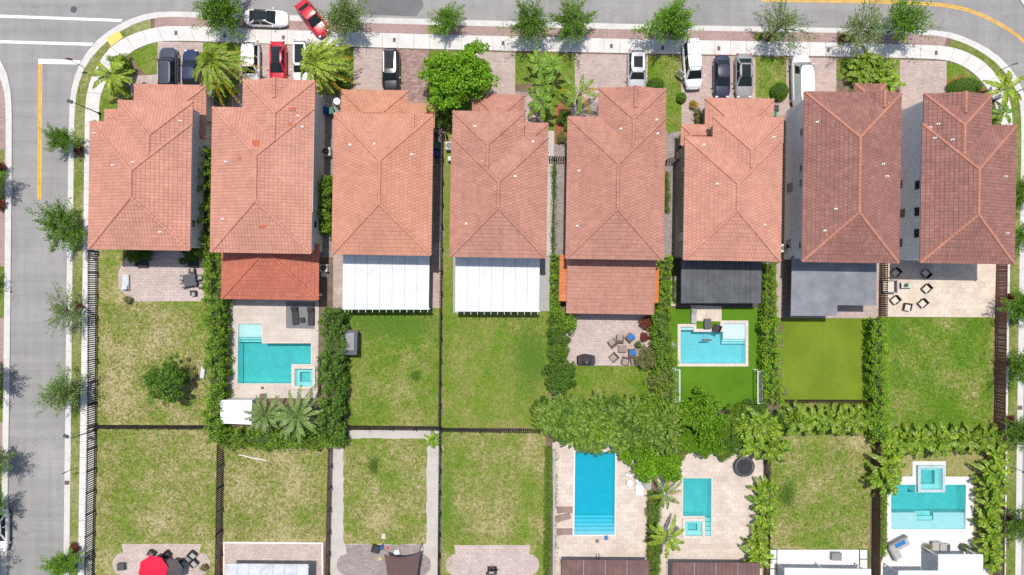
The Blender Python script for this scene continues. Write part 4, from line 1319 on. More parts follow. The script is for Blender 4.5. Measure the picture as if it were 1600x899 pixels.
def clump_mesh(R, Rz, h, n_cl, per, cl_r, L, W, seed, low=0.0, hollow=0.55):
    """a dense crown made of leaf clumps spread over a lumpy dome"""
    r = np.random.default_rng(seed)
    u = unit(r.normal(size=(n_cl, 3))); u[:, 2] = np.where(u[:, 2] < low-0.25, -u[:, 2], u[:, 2])
    rad = r.uniform(hollow, 1.0, n_cl)[:, None]
    lump = 1 + 0.2*np.sin(u[:, :1]*5+seed) + 0.18*np.cos(u[:, 1:2]*7+seed*2) + r.normal(size=(n_cl, 1))*0.09
    c = u*rad*lump*np.array([R, R, Rz]) + np.array([0, 0, h])
    C = np.repeat(c, per, 0) + np.repeat(r.uniform(0.6, 1.3, n_cl)[:, None], per, 0)*unit(r.normal(size=(n_cl*per, 3)))*(cl_r*np.cbrt(r.uniform(0.15, 1, n_cl*per))[:, None])
    V, Q = leaves(C, L, W, 0.8, None, r)
    return np_mesh('crown', V, Q), c

def tree_trunk(h, cl=None, r0=0.16, seed=0, n=14):
    m = MB(); rr = random.Random(seed)
    m.tube((0, 0, -0.1), (0, 0, h*0.6), r0, r0*0.75, 8)
    m.tube((0, 0, h*0.6), (0.05, 0, h), r0*0.75, r0*0.35, 8)
    if cl is not None:
        for i in range(0, len(cl), max(1, len(cl)//n)):
            m.tube((0, 0, h*rr.uniform(0.45, 0.7)), tuple(cl[i]), r0*0.32, r0*0.08, 5, False)
    return m

PROTO = {}
def oak(key, leafm, **kw):
    tr, cm = oak_mesh(**kw)
    t = thing('street_tree', 'tree', 'tree')
    tr.build('trunk', BARK, t)
    link('crown', cm, leafm, t)
    PROTO[key] = (t, [False])
oak('oak1', LEAF_OAK, seed=1, R=2.75, nb=56, per=150, L=0.2, W=0.1)
oak('oak2', LEAF_OAK, seed=2, R=3.0, nb=54, per=105, spread=0.23, L=0.2, W=0.1)
oak('oak3', LEAF_OAKP, seed=3, R=3.1, nb=40, per=95, spread=0.2, inner=0.35, L=0.19, W=0.09)
oak('oak5', LEAF_OAK, seed=9, R=3.0, nb=48, per=140, spread=0.22, inner=0.3, L=0.2, W=0.1)
oak('oak6', LEAF_OAKP, seed=12, R=2.9, nb=58, per=130, spread=0.25, inner=0.2, L=0.2, W=0.09)
oak('oak4', LEAF_OAK, seed=4, R=3.2, nb=66, per=140, spread=0.28, inner=0.15, L=0.21, W=0.11)
def crown_at(key, px, py, zc, label, rz=0.0, s=1.0, group=None, sz=None):
    """put a plant so that its crown, zc metres up, is seen at this pixel"""
    p, used = PROTO[key]
    x, y = G(px, py, zc*s)
    return place(p, used, label, (x, y, ZY), rz, s, group, sz)
ST = 'street trees along the kerbs'
for i, (k, px, py, s, lab) in enumerate([
    ('oak4', 342, 12, 1.02, 'dense green street tree above the tail of the parked white car'),
    ('oak6', 538, 26, 1.0, 'green street tree beside the nose of the diagonal red car'),
    ('oak1', 699, 28, 0.66, 'small green street tree alone on the verge above the bright tree'),
    ('oak2', 828, 32, 0.96, 'left tree of the touching pair over the top kerb'),
    ('oak5', 895, 34, 0.92, 'right tree of the touching pair over the top kerb'),
    ('oak4', 1050, 34, 0.98, 'dense street tree above the white van with a ladder rack'),
    ('oak3', 1225, 36, 1.02, 'sparse pale street tree above the white cargo van'),
    ('oak3', 1352, 42, 1.0, 'left sparse tree of the pair over the kerb before the right bend'),
    ('oak2', 1418, 30, 1.05, 'right tree of the pair over the kerb before the right bend'),
    ('oak1', 93, 217, 0.66, 'small dark street tree nearest the stop line on the left street'),
    ('oak5', 91, 350, 1.02, 'wide street tree beside the corner house on the left street'),
    ('oak3', 97, 487, 0.84, 'pale windswept street tree beside the slatted fence top'),
    ('oak6', 95, 614, 0.92, 'dense street tree above the lower street lamp'),
    ('oak1', 94, 884, 0.72, 'street tree at the bottom of the left street'),
    ('oak5', -38, 275, 0.9, 'street tree over the far kerb level with the wide street tree'),
    ('oak1', -48, 440, 0.75, 'street tree over the far kerb level with the windswept tree'),
    ('oak5', -36, 592, 0.98, 'large street tree over the far kerb casting a dark shadow'),
    ('oak6', -14, 722, 0.85, 'street tree over the far kerb above the white car'),
    ('oak5', -40, 800, 0.95, 'street tree over the far kerb behind the white car'),
    ('oak1', -46, 898, 0.9, 'lowest street tree over the far kerb'),
    ('oak1', 1600, 300, 0.75, 'uppermost street tree along the right edge beside the end house'),
    ('oak2', 1604, 368, 0.75, 'street tree on the right edge below the end house eave'),
    ('oak1', 1608, 478, 0.85, 'street tree on the right edge beside the open stone patio'),
    ('oak2', 1604, 575, 0.85, 'street tree on the right edge beside the lush lawn'),
    ('oak1', 1606, 676, 0.8, 'street tree on the right edge beside the corner of the palm row'),
    ('oak2', 1606, 822, 0.85, 'lowest street tree on the right edge beside the palm column')]):
    crown_at(k, px, py, 3.7, lab, i*1.7, s, ST)

# dense broad trees and bushes
def bushy(key, name, cat, leafm, R, Rz, h, n_cl, per, cl_r, L, W, seed, trunk_h=None, hollow=0.55):
    cm, c = clump_mesh(R, Rz, h, n_cl, per, cl_r, L, W, seed, hollow=hollow)
    t = thing(name, name, cat)
    tree_trunk(trunk_h or h*0.9, c, 0.05+0.03*R, seed).build('trunk', BARK, t)
    link('crown', cm, leafm, t)
    PROTO[key] = (t, [False])
bushy('big', 'broadleaf_tree', 'tree', LEAF_BRIGHT, 3.0, 2.3, 3.3, 250, 85, 0.52, 0.24, 0.15, 11)
crown_at('big', 717, 117, 4.4, 'large bright green tree beside the red paver driveway', 0.3, 1.08)
bushy('mango', 'round_bush_tree', 'tree', LEAF_DARK, 1.9, 1.5, 2.0, 170, 60, 0.34, 0.22, 0.08, 12)
crown_at('mango', 259, 596, 2.6, 'round dark green tree standing alone on the leftmost dry lawn', 0, 1.1)
bushy('tanb', 'bush', 'bush', LEAF_TAN, 1.1, 0.9, 1.0, 60, 40, 0.3, 0.16, 0.07, 13)
crown_at('tanb', 292, 586, 1.2, 'brownish bush touching the round dark tree on the dry lawn', 0, 0.9)
bushy('leafy', 'leafy_shrub', 'shrub', LEAF_BRIGHT, 2.2, 1.6, 1.8, 150, 60, 0.42, 0.26, 0.17, 14)
pass
bushy('dark', 'dark_shrub', 'shrub', LEAF_DARK, 1.5, 1.2, 1.3, 110, 55, 0.34, 0.2, 0.09, 16)
bushy('hedgy', 'green_shrub', 'shrub', LEAF_HEDGE, 1.5, 1.2, 1.3, 110, 55, 0.34, 0.2, 0.1, 17)
bushy('mixed', 'mixed_shrub', 'shrub', LEAF_TAN, 1.5, 1.2, 1.3, 110, 45, 0.34, 0.18, 0.08, 18)
bushy('red', 'red_shrub', 'shrub', LEAF_RED, 0.8, 0.6, 0.6, 60, 30, 0.25, 0.2, 0.09, 19)
bushy('yell', 'golden_shrub', 'shrub', LEAF_YELLOW, 0.5, 0.4, 0.5, 40, 26, 0.18, 0.14, 0.06, 20)
for i, (px, py, k, s, lab) in enumerate([(890,662,'dark',1.05,'dark shrub showing through the left of the olive mass'), (926,668,'hedgy',1.05,'green shrub showing through the middle of the olive mass'), (985,664,'dark',1.1,'dark shrub showing through the olive mass above the blue pool corner'), (1018,640,'hedgy',1.0,'green shrub at the upper right of the olive mass'), (952,642,'dark',0.9,'dark shrub at the lower edge of the small green lawn'), (1000,694,'hedgy',0.95,'green shrub between the olive mass and the white lounger'), (846,640,'dark',0.6,'low dark shrub at the left tip of the olive mass')]):
    crown_at(k, px, py, 2.4, lab, i*1.3, s*1.15)
for i, (px, py, s, lab) in enumerate([(1098,648,1.08,'large bright big-leaved shrub between the goals and the narrow pool'), (1106,690,0.8,'bright big-leaved shrub just above the narrow aqua pool'), (1072,690,0.62,'small bright shrub at the upper left of the narrow pool deck'),
        (1012,726,0.85,'bright shrub above the white lounger'), (1043,730,0.8,'bright shrub at the upper left corner of the narrow pool deck'), (985,706,0.62,'bright shrub at the upper right corner of the blue pool')]):
    crown_at('leafy', px, py, 2.6, lab, i, s, 'bright big-leaved shrubs around the pools')
for i, (px, py, k, s, lab) in enumerate([
    (1012,505,'red',0.9,'red-leaved shrub at the edge of the pink paver patio'), (1008,527,'red',0.6,'small red-leaved shrub below the larger red one'),
    (883,500,'hedgy',0.9,'rounded green shrub at the upper left corner of the paver patio'), (876,590,'dark',1.05,'dark rounded shrub beside the covered grill'),
    (873,548,'hedgy',0.7,'green shrub left of the covered grill patio'),
    (1012,560,'mixed',0.85,'mottled shrub behind the blue patio chairs'), (1035,600,'mixed',0.9,'mottled shrub left of the left goal'), (1026,628,'mixed',0.75,'mottled shrub at the right corner of the small lawn'),
    (1210,610,'mixed',0.75,'mottled shrub at the right of the right goal'), (1152,648,'hedgy',0.75,'green shrub below the grey slab by the right goal'), (1180,640,'dark',0.8,'dark shrub below the right goal'),
    (1132,664,'hedgy',0.85,'green shrub right of the bright big-leaved shrub'), (1140,690,'dark',0.8,'dark shrub at the top of the narrow pool deck'), (1128,706,'hedgy',0.6,'low green shrub at the upper right of the narrow pool'), (1060,705,'mixed',0.6,'low mottled shrub above the narrow pool corner'),
    (1227,655,'dark',0.8,'dark shrub at the left end of the palms below the worn turf'),
    (190,103,'hedgy',0.75,'rounded shrub behind the corner palms'), (1328,153,'mixed',0.5,'small grey-green shrub at the front of the brown tile house'),
    (1086,161,'yell',0.9,'golden shrub at the garage corner beside the parked sedans'), (888,196,'hedgy',0.38,'small bright shrub below the yellowing palm'), (882,184,'dark',0.5,'dark shrub under the yellowing palm'),
    (530,125,'dark',0.7,'dark shrub under the right date palm'), (346,150,'dark',0.6,'dark shrub below the left date palm'),
    (697,185,'dark',0.75,'dark shrub between the orange and dusky houses'), (877,215,'mixed',0.4,'pale small shrub at the side gate of the dusky houses'),
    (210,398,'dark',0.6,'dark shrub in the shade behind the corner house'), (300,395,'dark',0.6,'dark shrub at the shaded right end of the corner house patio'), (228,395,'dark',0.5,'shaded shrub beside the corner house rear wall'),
    (1190,52,'red',0.0,'')]):
    if s: crown_at(k, px, py, 1.4, lab, i*0.9, s)
for i, (px, py, lab) in enumerate([(124,235,'red-leaved shrub in the verge under the small dark street tree'), (122,478,'red flowering shrub in the verge beside the windswept tree'), (120,606,'red shrub in the verge under the dense street tree'), (116,856,'red shrub in the verge near the bottom of the left street'),
        (1196,58,'red shrub in the verge under the sparse pale street tree'), (1318,61,'red shrub in the verge beside the sparse pair of trees'), (1578,465,'red shrub in the right verge beside the stone patio'), (1580,565,'red shrub in the right verge beside the lush lawn'), (1576,655,'red flowering shrub in the right verge by the palm corner'), (1577,815,'red shrub in the right verge beside the palm column'), (1536,150,'red shrub at the end of the mulch bed at the right bend'),(2,262,'red shrub in the far verge on the left edge'),(2,320,'lower red shrub in the far verge on the left edge')]):
    crown_at('red', px, py, 0.8, lab, i, 0.62, 'red shrubs planted in the verges')
# clipped balls and mounds: a leaf shell over a twiggy core
def clipped(label, px, py, rx, ry, rz, seed, h=0.0):
    r = np.random.default_rng(seed)
    zc = rz*0.75+h
    x, y = G(px, py, zc)
    t = thing('clipped_shrub', label, 'shrub', (x, y, ZY))
    MB().ball((0, 0, zc-ZY), rx*0.86, ry*0.86, rz*0.86, 18, 10, 0.05).build('inner_twigs', CORE, t)
    n = int(2600*(rx+ry)/2)
    u = unit(r.normal(size=(n, 3)))
    C = u*np.array([rx, ry, rz])*r.uniform(0.88, 1.03, n)[:, None] + np.array([0, 0, zc-ZY])
    V, Q = leaves(C, 0.11, 0.07, 0.6, None, r)
    link('foliage', np_mesh('foliage', V, Q), LEAF_BALL, t)
clipped('large clipped ball shrub beside the white cargo van', 1218, 143, 0.98, 0.98, 0.85, 31)
clipped('small clipped ball shrub beside the white ladder-rack van', 1064.5, 153, 0.56, 0.56, 0.6, 32)
clipped('low wide clipped mound in the mulch bed at the right bend', 1507, 136, 1.9, 1.05, 0.9, 33)
clipped('low green clipped mound near the silver car by the front gable house', 1024, 133, 1.0, 0.8, 0.7, 34)

# hedges: a leaf shell over a core box, laid along a line of pixels seen at the hedge top
def hedge(label, pts, wpx, h, leafm, dens=150, L=0.16, W=0.09, seed=1, rough=0.18, cat='hedge', name='hedge', cr=None):
    cr = cr or 0.10+0.5*rough
    r = np.random.default_rng(seed)
    P = [np.array(G(a, b, h*0.9)) for a, b in pts]
    o = P[0].copy(); P = [p-o for p in P]
    wd = wpx*(H-h)/F
    t = thing(name, label, cat, (o[0], o[1], ZY))
    allC = []; core = MB()
    for a, b in zip(P[:-1], P[1:]):
        d = b-a; ln = np.linalg.norm(d); d = d/ln; s = np.array([-d[1], d[0]])
        n = int(dens*ln*(wd+2*h)*0.9)
        u = r.uniform(-0.15, ln+0.15, n)
        # cross-section walked evenly from the ground up one side, over the top and down the other
        q = r.uniform(0, 2*h+wd, n)
        cx = np.where(q < h, -1.0, np.where(q > h+wd, 1.0, (q-h)/wd*2-1))
        cz = np.where(q < h, q/h, np.where(q > h+wd, (2*h+wd-q)/h, 1.0))
        k = np.maximum(0, np.abs(cx)*cz-0.72)*0.9          # round the shoulders
        cx = cx*(1-k*0.6); cz = cz*(1-k*0.6)
        lump = 1 + rough*0.55*(np.sin(u*2.3+seed+cx*1.7)*np.cos(cz*3+u*1.1) + 0.8*np.sin(u*5.1+cx*4+seed*3)) + r.normal(size=n)*rough*0.3
        sc_ = r.uniform(0.86, 1.05, n)*lump
        xy = a + d*u[:, None] + s*(cx*wd/2*sc_)[:, None]
        z = np.maximum(0.03, cz*h*np.minimum(sc_, 1.15))
        allC.append(np.column_stack([xy, z]))
        q = [tuple(a-s*wd*0.33), tuple(b-s*wd*0.33), tuple(b+s*wd*0.33), tuple(a+s*wd*0.33)]
        core.prism(q, 0.0, h*0.62)
    core.build('inner_twigs', CORE, t)
    C0 = np.concatenate(allC)
    per = 22
    cl = C0[r.choice(len(C0), max(8, len(C0)//per), replace=False)]
    rad = cr*r.uniform(0.6, 1.35, len(cl))
    C = np.repeat(cl, per, 0) + unit(r.normal(size=(len(cl)*per, 3)))*(np.repeat(rad, per)*np.cbrt(r.uniform(0.1, 1, len(cl)*per)))[:, None]
    C[:, 2] = np.maximum(C[:, 2], 0.03)
    V, Q = leaves(C, L, W, 0.7, None, r)
    link('foliage', np_mesh('foliage', V, Q), leafm, t)
    return t
hedge('leafy hedge beside the corner house, left of the salmon roof', [(317,230),(317,398)], 21, 3.0, LEAF_HEDGE, 160, 0.2, 0.11, 1, 0.4)
hedge('tall leafy hedge between the leftmost lawn and the L-shaped pool', [(331,398),(334,520),(331,690)], 21, 3.0, LEAF_HEDGE, 150, 0.2, 0.11, 2, 0.4)
hedge('narrow leafy hedge between the salmon and orange roofs', [(508,278),(507,362)], 15, 2.6, LEAF_HEDGE, 160, 0.2, 0.11, 3, 0.35)
hedge('tall dark hedge between the L-shaped pool and the green lawn', [(518,484),(520,560),(516,690)], 28, 3.2, LEAF_DARK, 150, 0.2, 0.11, 4, 0.4)
hedge('leafy hedge behind the white shed roof and the two palms', [(348,686),(430,688),(536,684)], 22, 2.2, LEAF_HEDGE, 170, 0.2, 0.1, 5, 0.45)
hedge('neat bright hedge left of the shed-roof lanai', [(869,400),(868,492)], 13, 2.2, LEAF_HBRIGHT, 260, 0.12, 0.07, 6, 0.12)
hedge('dark bushy hedge left of the pink paver patio', [(871,492),(873,610)], 22, 2.2, LEAF_DARK, 190, 0.16, 0.09, 7, 0.35)
hedge('neat bright hedge between the shed-roof lanai and the dark pergola', [(1041,402),(1040,490)], 17, 2.4, LEAF_HBRIGHT, 260, 0.12, 0.07, 8, 0.12)
hedge('tall mixed hedge between the paver patio and the turf yard', [(1034,490),(1040,560),(1042,640)], 24, 2.8, LEAF_HEDGE, 170, 0.18, 0.1, 9, 0.45)
hedge('bright clipped hedge left of the flat grey cover', [(1205,412),(1205,500)], 17, 2.4, LEAF_HBRIGHT, 260, 0.12, 0.07, 10, 0.15)
hedge('bright hedge between the turf pool yard and the worn turf', [(1207,498),(1209,628)], 22, 2.6, LEAF_HBRIGHT, 190, 0.15, 0.09, 11, 0.3)
hedge('bright hedge between the worn turf and the lush right lawn', [(1376,500),(1378,690)], 20, 2.6, LEAF_HBRIGHT, 190, 0.15, 0.09, 12, 0.3)
hedge('low clipped strip hedge left of the long blue pool', [(857,700),(854,940)], 8, 0.8, LEAF_HEDGE, 320, 0.12, 0.06, 13, 0.2)
hedge('olive strip hedge between the two lower pools', [(1024,772),(1021,940)], 15, 1.2, LEAF_HEDGE, 240, 0.16, 0.07, 14, 0.35)
hedge('low yellow-green strip hedge left of the wide aqua pool', [(1381,760),(1379,868)], 8, 0.9, LEAF_HBRIGHT, 300, 0.14, 0.06, 15, 0.35)
hedge('low dark planting in the bed left of the dark pergola', [(1053,408),(1053,470)], 5, 0.5, LEAF_DARK, 220, 0.14, 0.06, 16, 0.4, 'planting', 'planting')
hedge('dark planting strip between the two dusky houses', [(866,250),(864,398)], 3, 0.4, LEAF_DARK, 240, 0.12, 0.06, 17, 0.5, 'planting', 'planting')
hedge('low shrubs along the right wall of the front gable house', [(1042,268),(1042,330)], 6, 0.7, LEAF_HEDGE, 240, 0.12, 0.06, 18, 0.4, 'planting', 'planting')
hedge('dim planter hedge beside the low garage of the light salmon house', [(1090,170),(1090,198)], 8, 0.8, LEAF_TAN, 240, 0.12, 0.06, 19, 0.2)
hedge('dotted red planting along the wall right of the blue pool', [(1014,780),(1012,895)], 3, 0.35, LEAF_RED, 140, 0.14, 0.06, 20, 0.6, 'planting', 'planting')
hedge('dotted dark planting along the wall left of the blue pool', [(867,706),(866,895)], 2.5, 0.3, LEAF_DARK, 120, 0.14, 0.06, 21, 0.6, 'planting', 'planting')
hedge('dark planting along the shaded foot of the hedge by the dark lounge mat', [(499,560),(499,618)], 4, 0.4, LEAF_DARK, 200, 0.12, 0.06, 22, 0.5, 'planting', 'planting')

# ------------------------------------------------------------------ palms
def frond(out_v, out_q, rach, base, az, el, ln, droop, nl, ll, lw, r, fwd=0.55, sag=0.25, wind=(0, 0), vee=0.15):
    """one feather frond: curved midrib with leaflets along both sides"""
    d = np.array([math.cos(az)*math.cos(el), math.sin(az)*math.cos(el), math.sin(el)])
    N = 7
    t = np.linspace(0, 1, N)
    P = base + d*(ln*t)[:, None] + np.array([wind[0], wind[1], 0])*(ln*t**2)[:, None] + np.array([0, 0, -1])*(droop*ln*t**2.2)[:, None]
    for a, b, w0, w1 in zip(P[:-1], P[1:], np.linspace(0.03, 0.012, N-1), np.linspace(0.028, 0.008, N-1)):
        rach.tube(a, b, w0, w1, 4, False)
    ts = np.linspace(0.16, 1.0, nl)
    for s in (-1, 1):
        tt = np.clip(ts + r.uniform(-0.02, 0.02, nl), 0, 1)
        i = np.minimum((tt*(N-1)).astype(int), N-2); k = (tt*(N-1)-i)[:, None]
        c = P[i]*(1-k)+P[i+1]*k
        tg = unit(P[i+1]-P[i])
        side = unit(np.cross(tg, np.array([0, 0, 1.0])))*s
        f = (fwd + 0.6*tt**2)[:, None]
        dd = unit(side + tg*f + np.array([0, 0, vee-sag])*1.0 + r.normal(size=(nl, 3))*0.10)
        L_ = (ll*np.sin(np.clip(0.35+tt*2.5, 0, PI*0.93))**0.7*r.uniform(0.85, 1.1, nl))[:, None]
        nn = unit(np.cross(dd, tg)); wv = unit(np.cross(dd, nn))*lw/2
        tip = c + dd*L_ + np.array([0, 0, -0.18])*L_
        mid = c + dd*L_*0.45
        V = np.stack([c-wv*0.5, mid-wv, tip, mid+wv], 1).reshape(-1, 3)
        n0 = sum(len(x) for x in out_v)
        out_q.append(n0 + np.arange(4*nl).reshape(nl, 4)); out_v.append(V)

def palm(key, name, leafm, trunk_h, trunk_r, nf, ln, droop, nl, ll, lw, el_rng, seed, wind=(0, 0), yellow=0, lean=(0, 0), stems=1, srad=0.0, ringed=True, yel_el=-0.2, sag=0.25, vee=0.15, fwd=0.55):
    r = np.random.default_rng(seed); rr = random.Random(seed)
    t = thing(name, name, 'palm')
    Vg, Qg, Vy, Qy = [], [], [], []
    rach, rachy, tr = MB(), MB(), MB()
    for s in range(stems):
        a = 2*PI*s/max(1, stems)+rr.random()
        bx, by = srad*math.cos(a)*rr.uniform(0.3, 1), srad*math.sin(a)*rr.uniform(0.3, 1)
        th = trunk_h*rr.uniform(0.75, 1.1) if stems > 1 else trunk_h
        top = (bx*1.5+lean[0], by*1.5+lean[1], th)
        prev = (bx, by, -0.1)
        for k in range(1, 7):
            f = k/6; q = (bx+(top[0]-bx)*f**1.3, by+(top[1]-by)*f**1.3, th*f)
            tr.tube(prev, q, trunk_r*(1.15-0.3*f), trunk_r*(1.05-0.3*f), 8); prev = q
        base = np.array(top)
        n = nf//stems
        for i in range(n):
            az = 2*PI*(i*0.381966 % 1)+s+rr.uniform(-.12, .12)
            el = el_rng[0]+(el_rng[1]-el_rng[0])*((i+0.5)/n)**0.9
            yl = i < yellow//stems
            frond(Vy if yl else Vg, Qy if yl else Qg, rachy if yl else rach, base+np.array([0, 0, 0.02*i*0.5]), az, el if not yl else yel_el+0.1*rr.random(), ln*rr.uniform(0.82, 1.1), droop*rr.uniform(0.8, 1.25), nl, ll, lw, r, wind=wind, sag=sag, vee=vee, fwd=fwd)
    tr.build('trunk', PALM_BARK, t)
    link('fronds', np_mesh('fronds', np.concatenate(Vg), np.concatenate(Qg)), leafm, t)
    rach.build('midribs', leafm, t)
    if Vy:
        link('old_fronds', np_mesh('old_fronds', np.concatenate(Vy), np.concatenate(Qy)), LEAF_YELLOW, t)
    PROTO[key] = (t, [False])
palm('date', 'date_palm', LEAF_DATE, 4.2, 0.26, 44, 3.0, 0.5, 26, 0.42, 0.085, (-0.15, 1.2), 41, wind=(0.2, -0.26), yellow=8, fwd=1.5)
crown_at('date', 333, 97, 4.6, 'date palm with yellowing lower fronds between dark and white parked cars', 0.2, 1.1, 'date palms in the front yards')
crown_at('date', 493, 97, 4.6, 'date palm half hiding a white car with a dark roof', 0.9, 1.1, 'date palms in the front yards')
palm('grey', 'feather_palm', LEAF_GREYP, 3.6, 0.22, 26, 3.1, 0.4, 24, 0.46, 0.10, (-0.1, 1.1), 42, sag=0.1, fwd=1.1)
crown_at('grey', 414, 648, 4.0, 'grey-green feather palm next to the white shed roof', 0.2, 0.8, 'feather palms below the L-shaped pool')
crown_at('grey', 463, 650, 4.0, 'larger grey-green feather palm below the spa', 1.2, 1.02, 'feather palms below the L-shaped pool')
palm('olive', 'feathery_shrub', LEAF_OLIVE, 2.5, 0.04, 96, 1.7, 0.55, 11, 0.42, 0.10, (-0.1, 1.25), 48, stems=6, srad=1.2, sag=0.1, fwd=1.6)
palm('olive2', 'feathery_shrub', LEAF_OLIVE, 2.2, 0.04, 96, 1.6, 0.6, 11, 0.42, 0.10, (-0.1, 1.2), 49, stems=7, srad=1.1, sag=0.1, fwd=1.6)
for k_ in ('olive', 'olive2'): PROTO[k_][0]['category'] = 'shrub'
OG = 'olive shrubs above the long blue pool'
for i, (px, py, s) in enumerate([(866,658,1.0),(905,672,1.02),(940,655,0.95),(968,682,1.05),(1002,655,1.0),(1042,650,0.95),(925,690,0.8),(1032,686,0.98),(885,642,0.75),(1022,665,0.9)]):
    crown_at('olive' if i % 3 else 'olive2', px, py, 3.0, ['olive feathery shrub at the left end of the mass over the blue pool', 'second olive shrub from the left, over the deck corner of the blue pool', 'olive shrub behind the top edge of the small green lawn', 'large olive shrub overhanging the right end of the blue pool', 'olive shrub below the mixed hedge of the paver patio', 'rightmost olive shrub, touching the big-leaved bright shrub', 'low olive shrub dipping into the top of the blue pool', 'olive shrub between the bright shrub and the white lounger'][i] if i < 8 else f'{ORD[i-8]} of the smaller olive shrubs packed into the mass over the blue pool', i*1.1, s, OG)
palm('small', 'small_palm', LEAF_PALM, 3.0, 0.11, 10, 1.8, 0.5, 18, 0.45, 0.12, (0.0, 0.9), 43, fwd=0.9)
for i, (px, py, s, lab) in enumerate([(842,98,0.95,'upper left small palm of the front yard cluster below the touching street trees'), (864,101,0.95,'upper right small palm of the front yard cluster'), (850,132,1.0,'middle small palm of the front yard cluster'), (846,160,1.05,'lowest small palm of the front yard cluster at the driveway edge')]):
    crown_at('small', px, py, 3.3, lab, i*1.3, s, 'small palms in front of the dusky houses')
palm('coco', 'yellowing_palm', LEAF_PALM, 3.4, 0.13, 10, 2.9, 0.5, 30, 0.42, 0.10, (-0.05, 0.8), 44, yellow=3, fwd=0.8)
crown_at('coco', 906, 146, 3.6, 'large palm with two yellow fronds at the garage of the front gable house', 0.5, 0.95)
palm('broad', 'broad_palm', LEAF_DATE, 3.6, 0.13, 11, 2.7, 0.5, 26, 0.5, 0.15, (0.0, 0.85), 45, fwd=0.8)
crown_at('broad', 172, 118, 3.8, 'broad-fronded palm at the sidewalk corner of the leftmost house', 0.4, 0.95)
crown_at('broad', 186, 128, 3.0, 'lower broad-fronded palm tucked behind the corner palm', 2.0, 0.75)
crown_at('broad', 1042, 838, 3.4, 'yellow-green palm between the two lower brown pergolas', 0.3, 0.85)
crown_at('coco', 1041, 770, 3.0, 'feathery palm at the left edge of the narrow pool deck', 1.4, 0.72)
crown_at('broad', 1574, 138, 4.2, 'palm leaning over the sidewalk at the right bend', 2.6, 0.9)
crown_at('small', 1562, 180, 2.6, 'small palm beside the right sidewalk above the end house roof', 1.0, 0.85)
palm('areca', 'areca_palm', LEAF_ARECA, 1.3, 0.045, 20, 1.85, 0.4, 10, 0.52, 0.16, (0.0, 1.15), 46, stems=4, srad=0.3, sag=0.1, fwd=1.2)
palm('areca2', 'areca_palm', LEAF_ARECA, 1.5, 0.045, 20, 1.8, 0.45, 10, 0.5, 0.17, (0.0, 1.1), 47, stems=4, srad=0.35, sag=0.1, fwd=1.2)
def row(pts, labf, group, z=2.0, s=1.0, jit=4, keys=('areca', 'areca2')):
    rr = random.Random(len(pts)*7+int(pts[0][0]))
    for i, (px, py) in enumerate(pts):
        crown_at(keys[i % len(keys)], px+rr.uniform(-jit, jit), py+rr.uniform(-jit, jit)*0.6, z, labf(i), rr.random()*6, s*rr.uniform(0.85, 1.12), group)
row([(1386+i*19.5, 690) for i in range(10)], lambda i: f'{ORD[i]} areca palm from the left in the row above the wide aqua pool', 'areca row above the wide pool', 2.0, 0.98)
row([(1560-i*1.5, 716+i*25) for i in range(7)], lambda i: f'{ORD[i]} areca palm from the top in the column right of the wide pool', 'areca column right of the wide pool', 2.0, 1.0)
row([(1393-i*2, 712+i*22) for i in range(3)], lambda i: f'{ORD[i]} areca palm from the top in the column left of the wide pool', 'areca column left of the wide pool', 2.0, 1.05)
row([(1244+i*18.5, 658) for i in range(7)], lambda i: f'{ORD[i]} areca palm from the left in the row below the worn turf', 'areca row below the worn turf', 2.0, 0.98)
row([(1168,672),(1190,660),(1208,672),(1182,694),(1208,700)], lambda i: ['areca palm left of the clump above the black trampoline', 'areca palm at the top of the clump above the black trampoline', 'areca palm at the right of the clump by the patchy lawn corner', 'areca palm of the clump hanging over the black trampoline', 'lowest right areca palm of the clump by the patchy lawn'][i], 'areca clump above the black trampoline', 2.2, 1.1)
row([(1198-i*1.5, 765+i*22) for i in range(6)], lambda i: f'{ORD[i]} areca palm from the top between the narrow pool and the patchy lawn', 'areca column right of the narrow pool', 2.2, 0.9)
row([(1342,106),(1362,94),(1380,104),(1352,118),(1375,120),(1391,126)], lambda i: ['leftmost areca palm of the front clump beside the cargo van driveway', 'top areca palm of the front clump on the sidewalk edge', 'upper right areca palm of the front clump', 'lower left areca palm of the front clump', 'lower middle areca palm of the front clump', 'lowest right areca palm of the front clump at the wide driveway'][i], 'areca clump before the brown tile house', 2.2, 0.95)
row([(530,686),(676,686)], lambda i: ['small bright palm tuft at the upper left end of the concrete path', 'small bright palm tuft at the upper right corner of the concrete path'][i], 'palm tufts at the concrete path', 1.2, 0.62, 1)
row([(1562,226),(1552,192)], lambda i: ['low areca palm beside the sidewalk right of the end house', 'areca palm at the front corner of the end house'][i], 'arecas at the end house', 1.8, 0.7, 1)
row([(1552,880),(1500,690-4)], lambda i: ['areca palm at the bottom right corner beside the white roof', 'short areca palm standing directly above the raised spa'][i], 'areca row above the wide pool', 1.8, 0.8, 1)

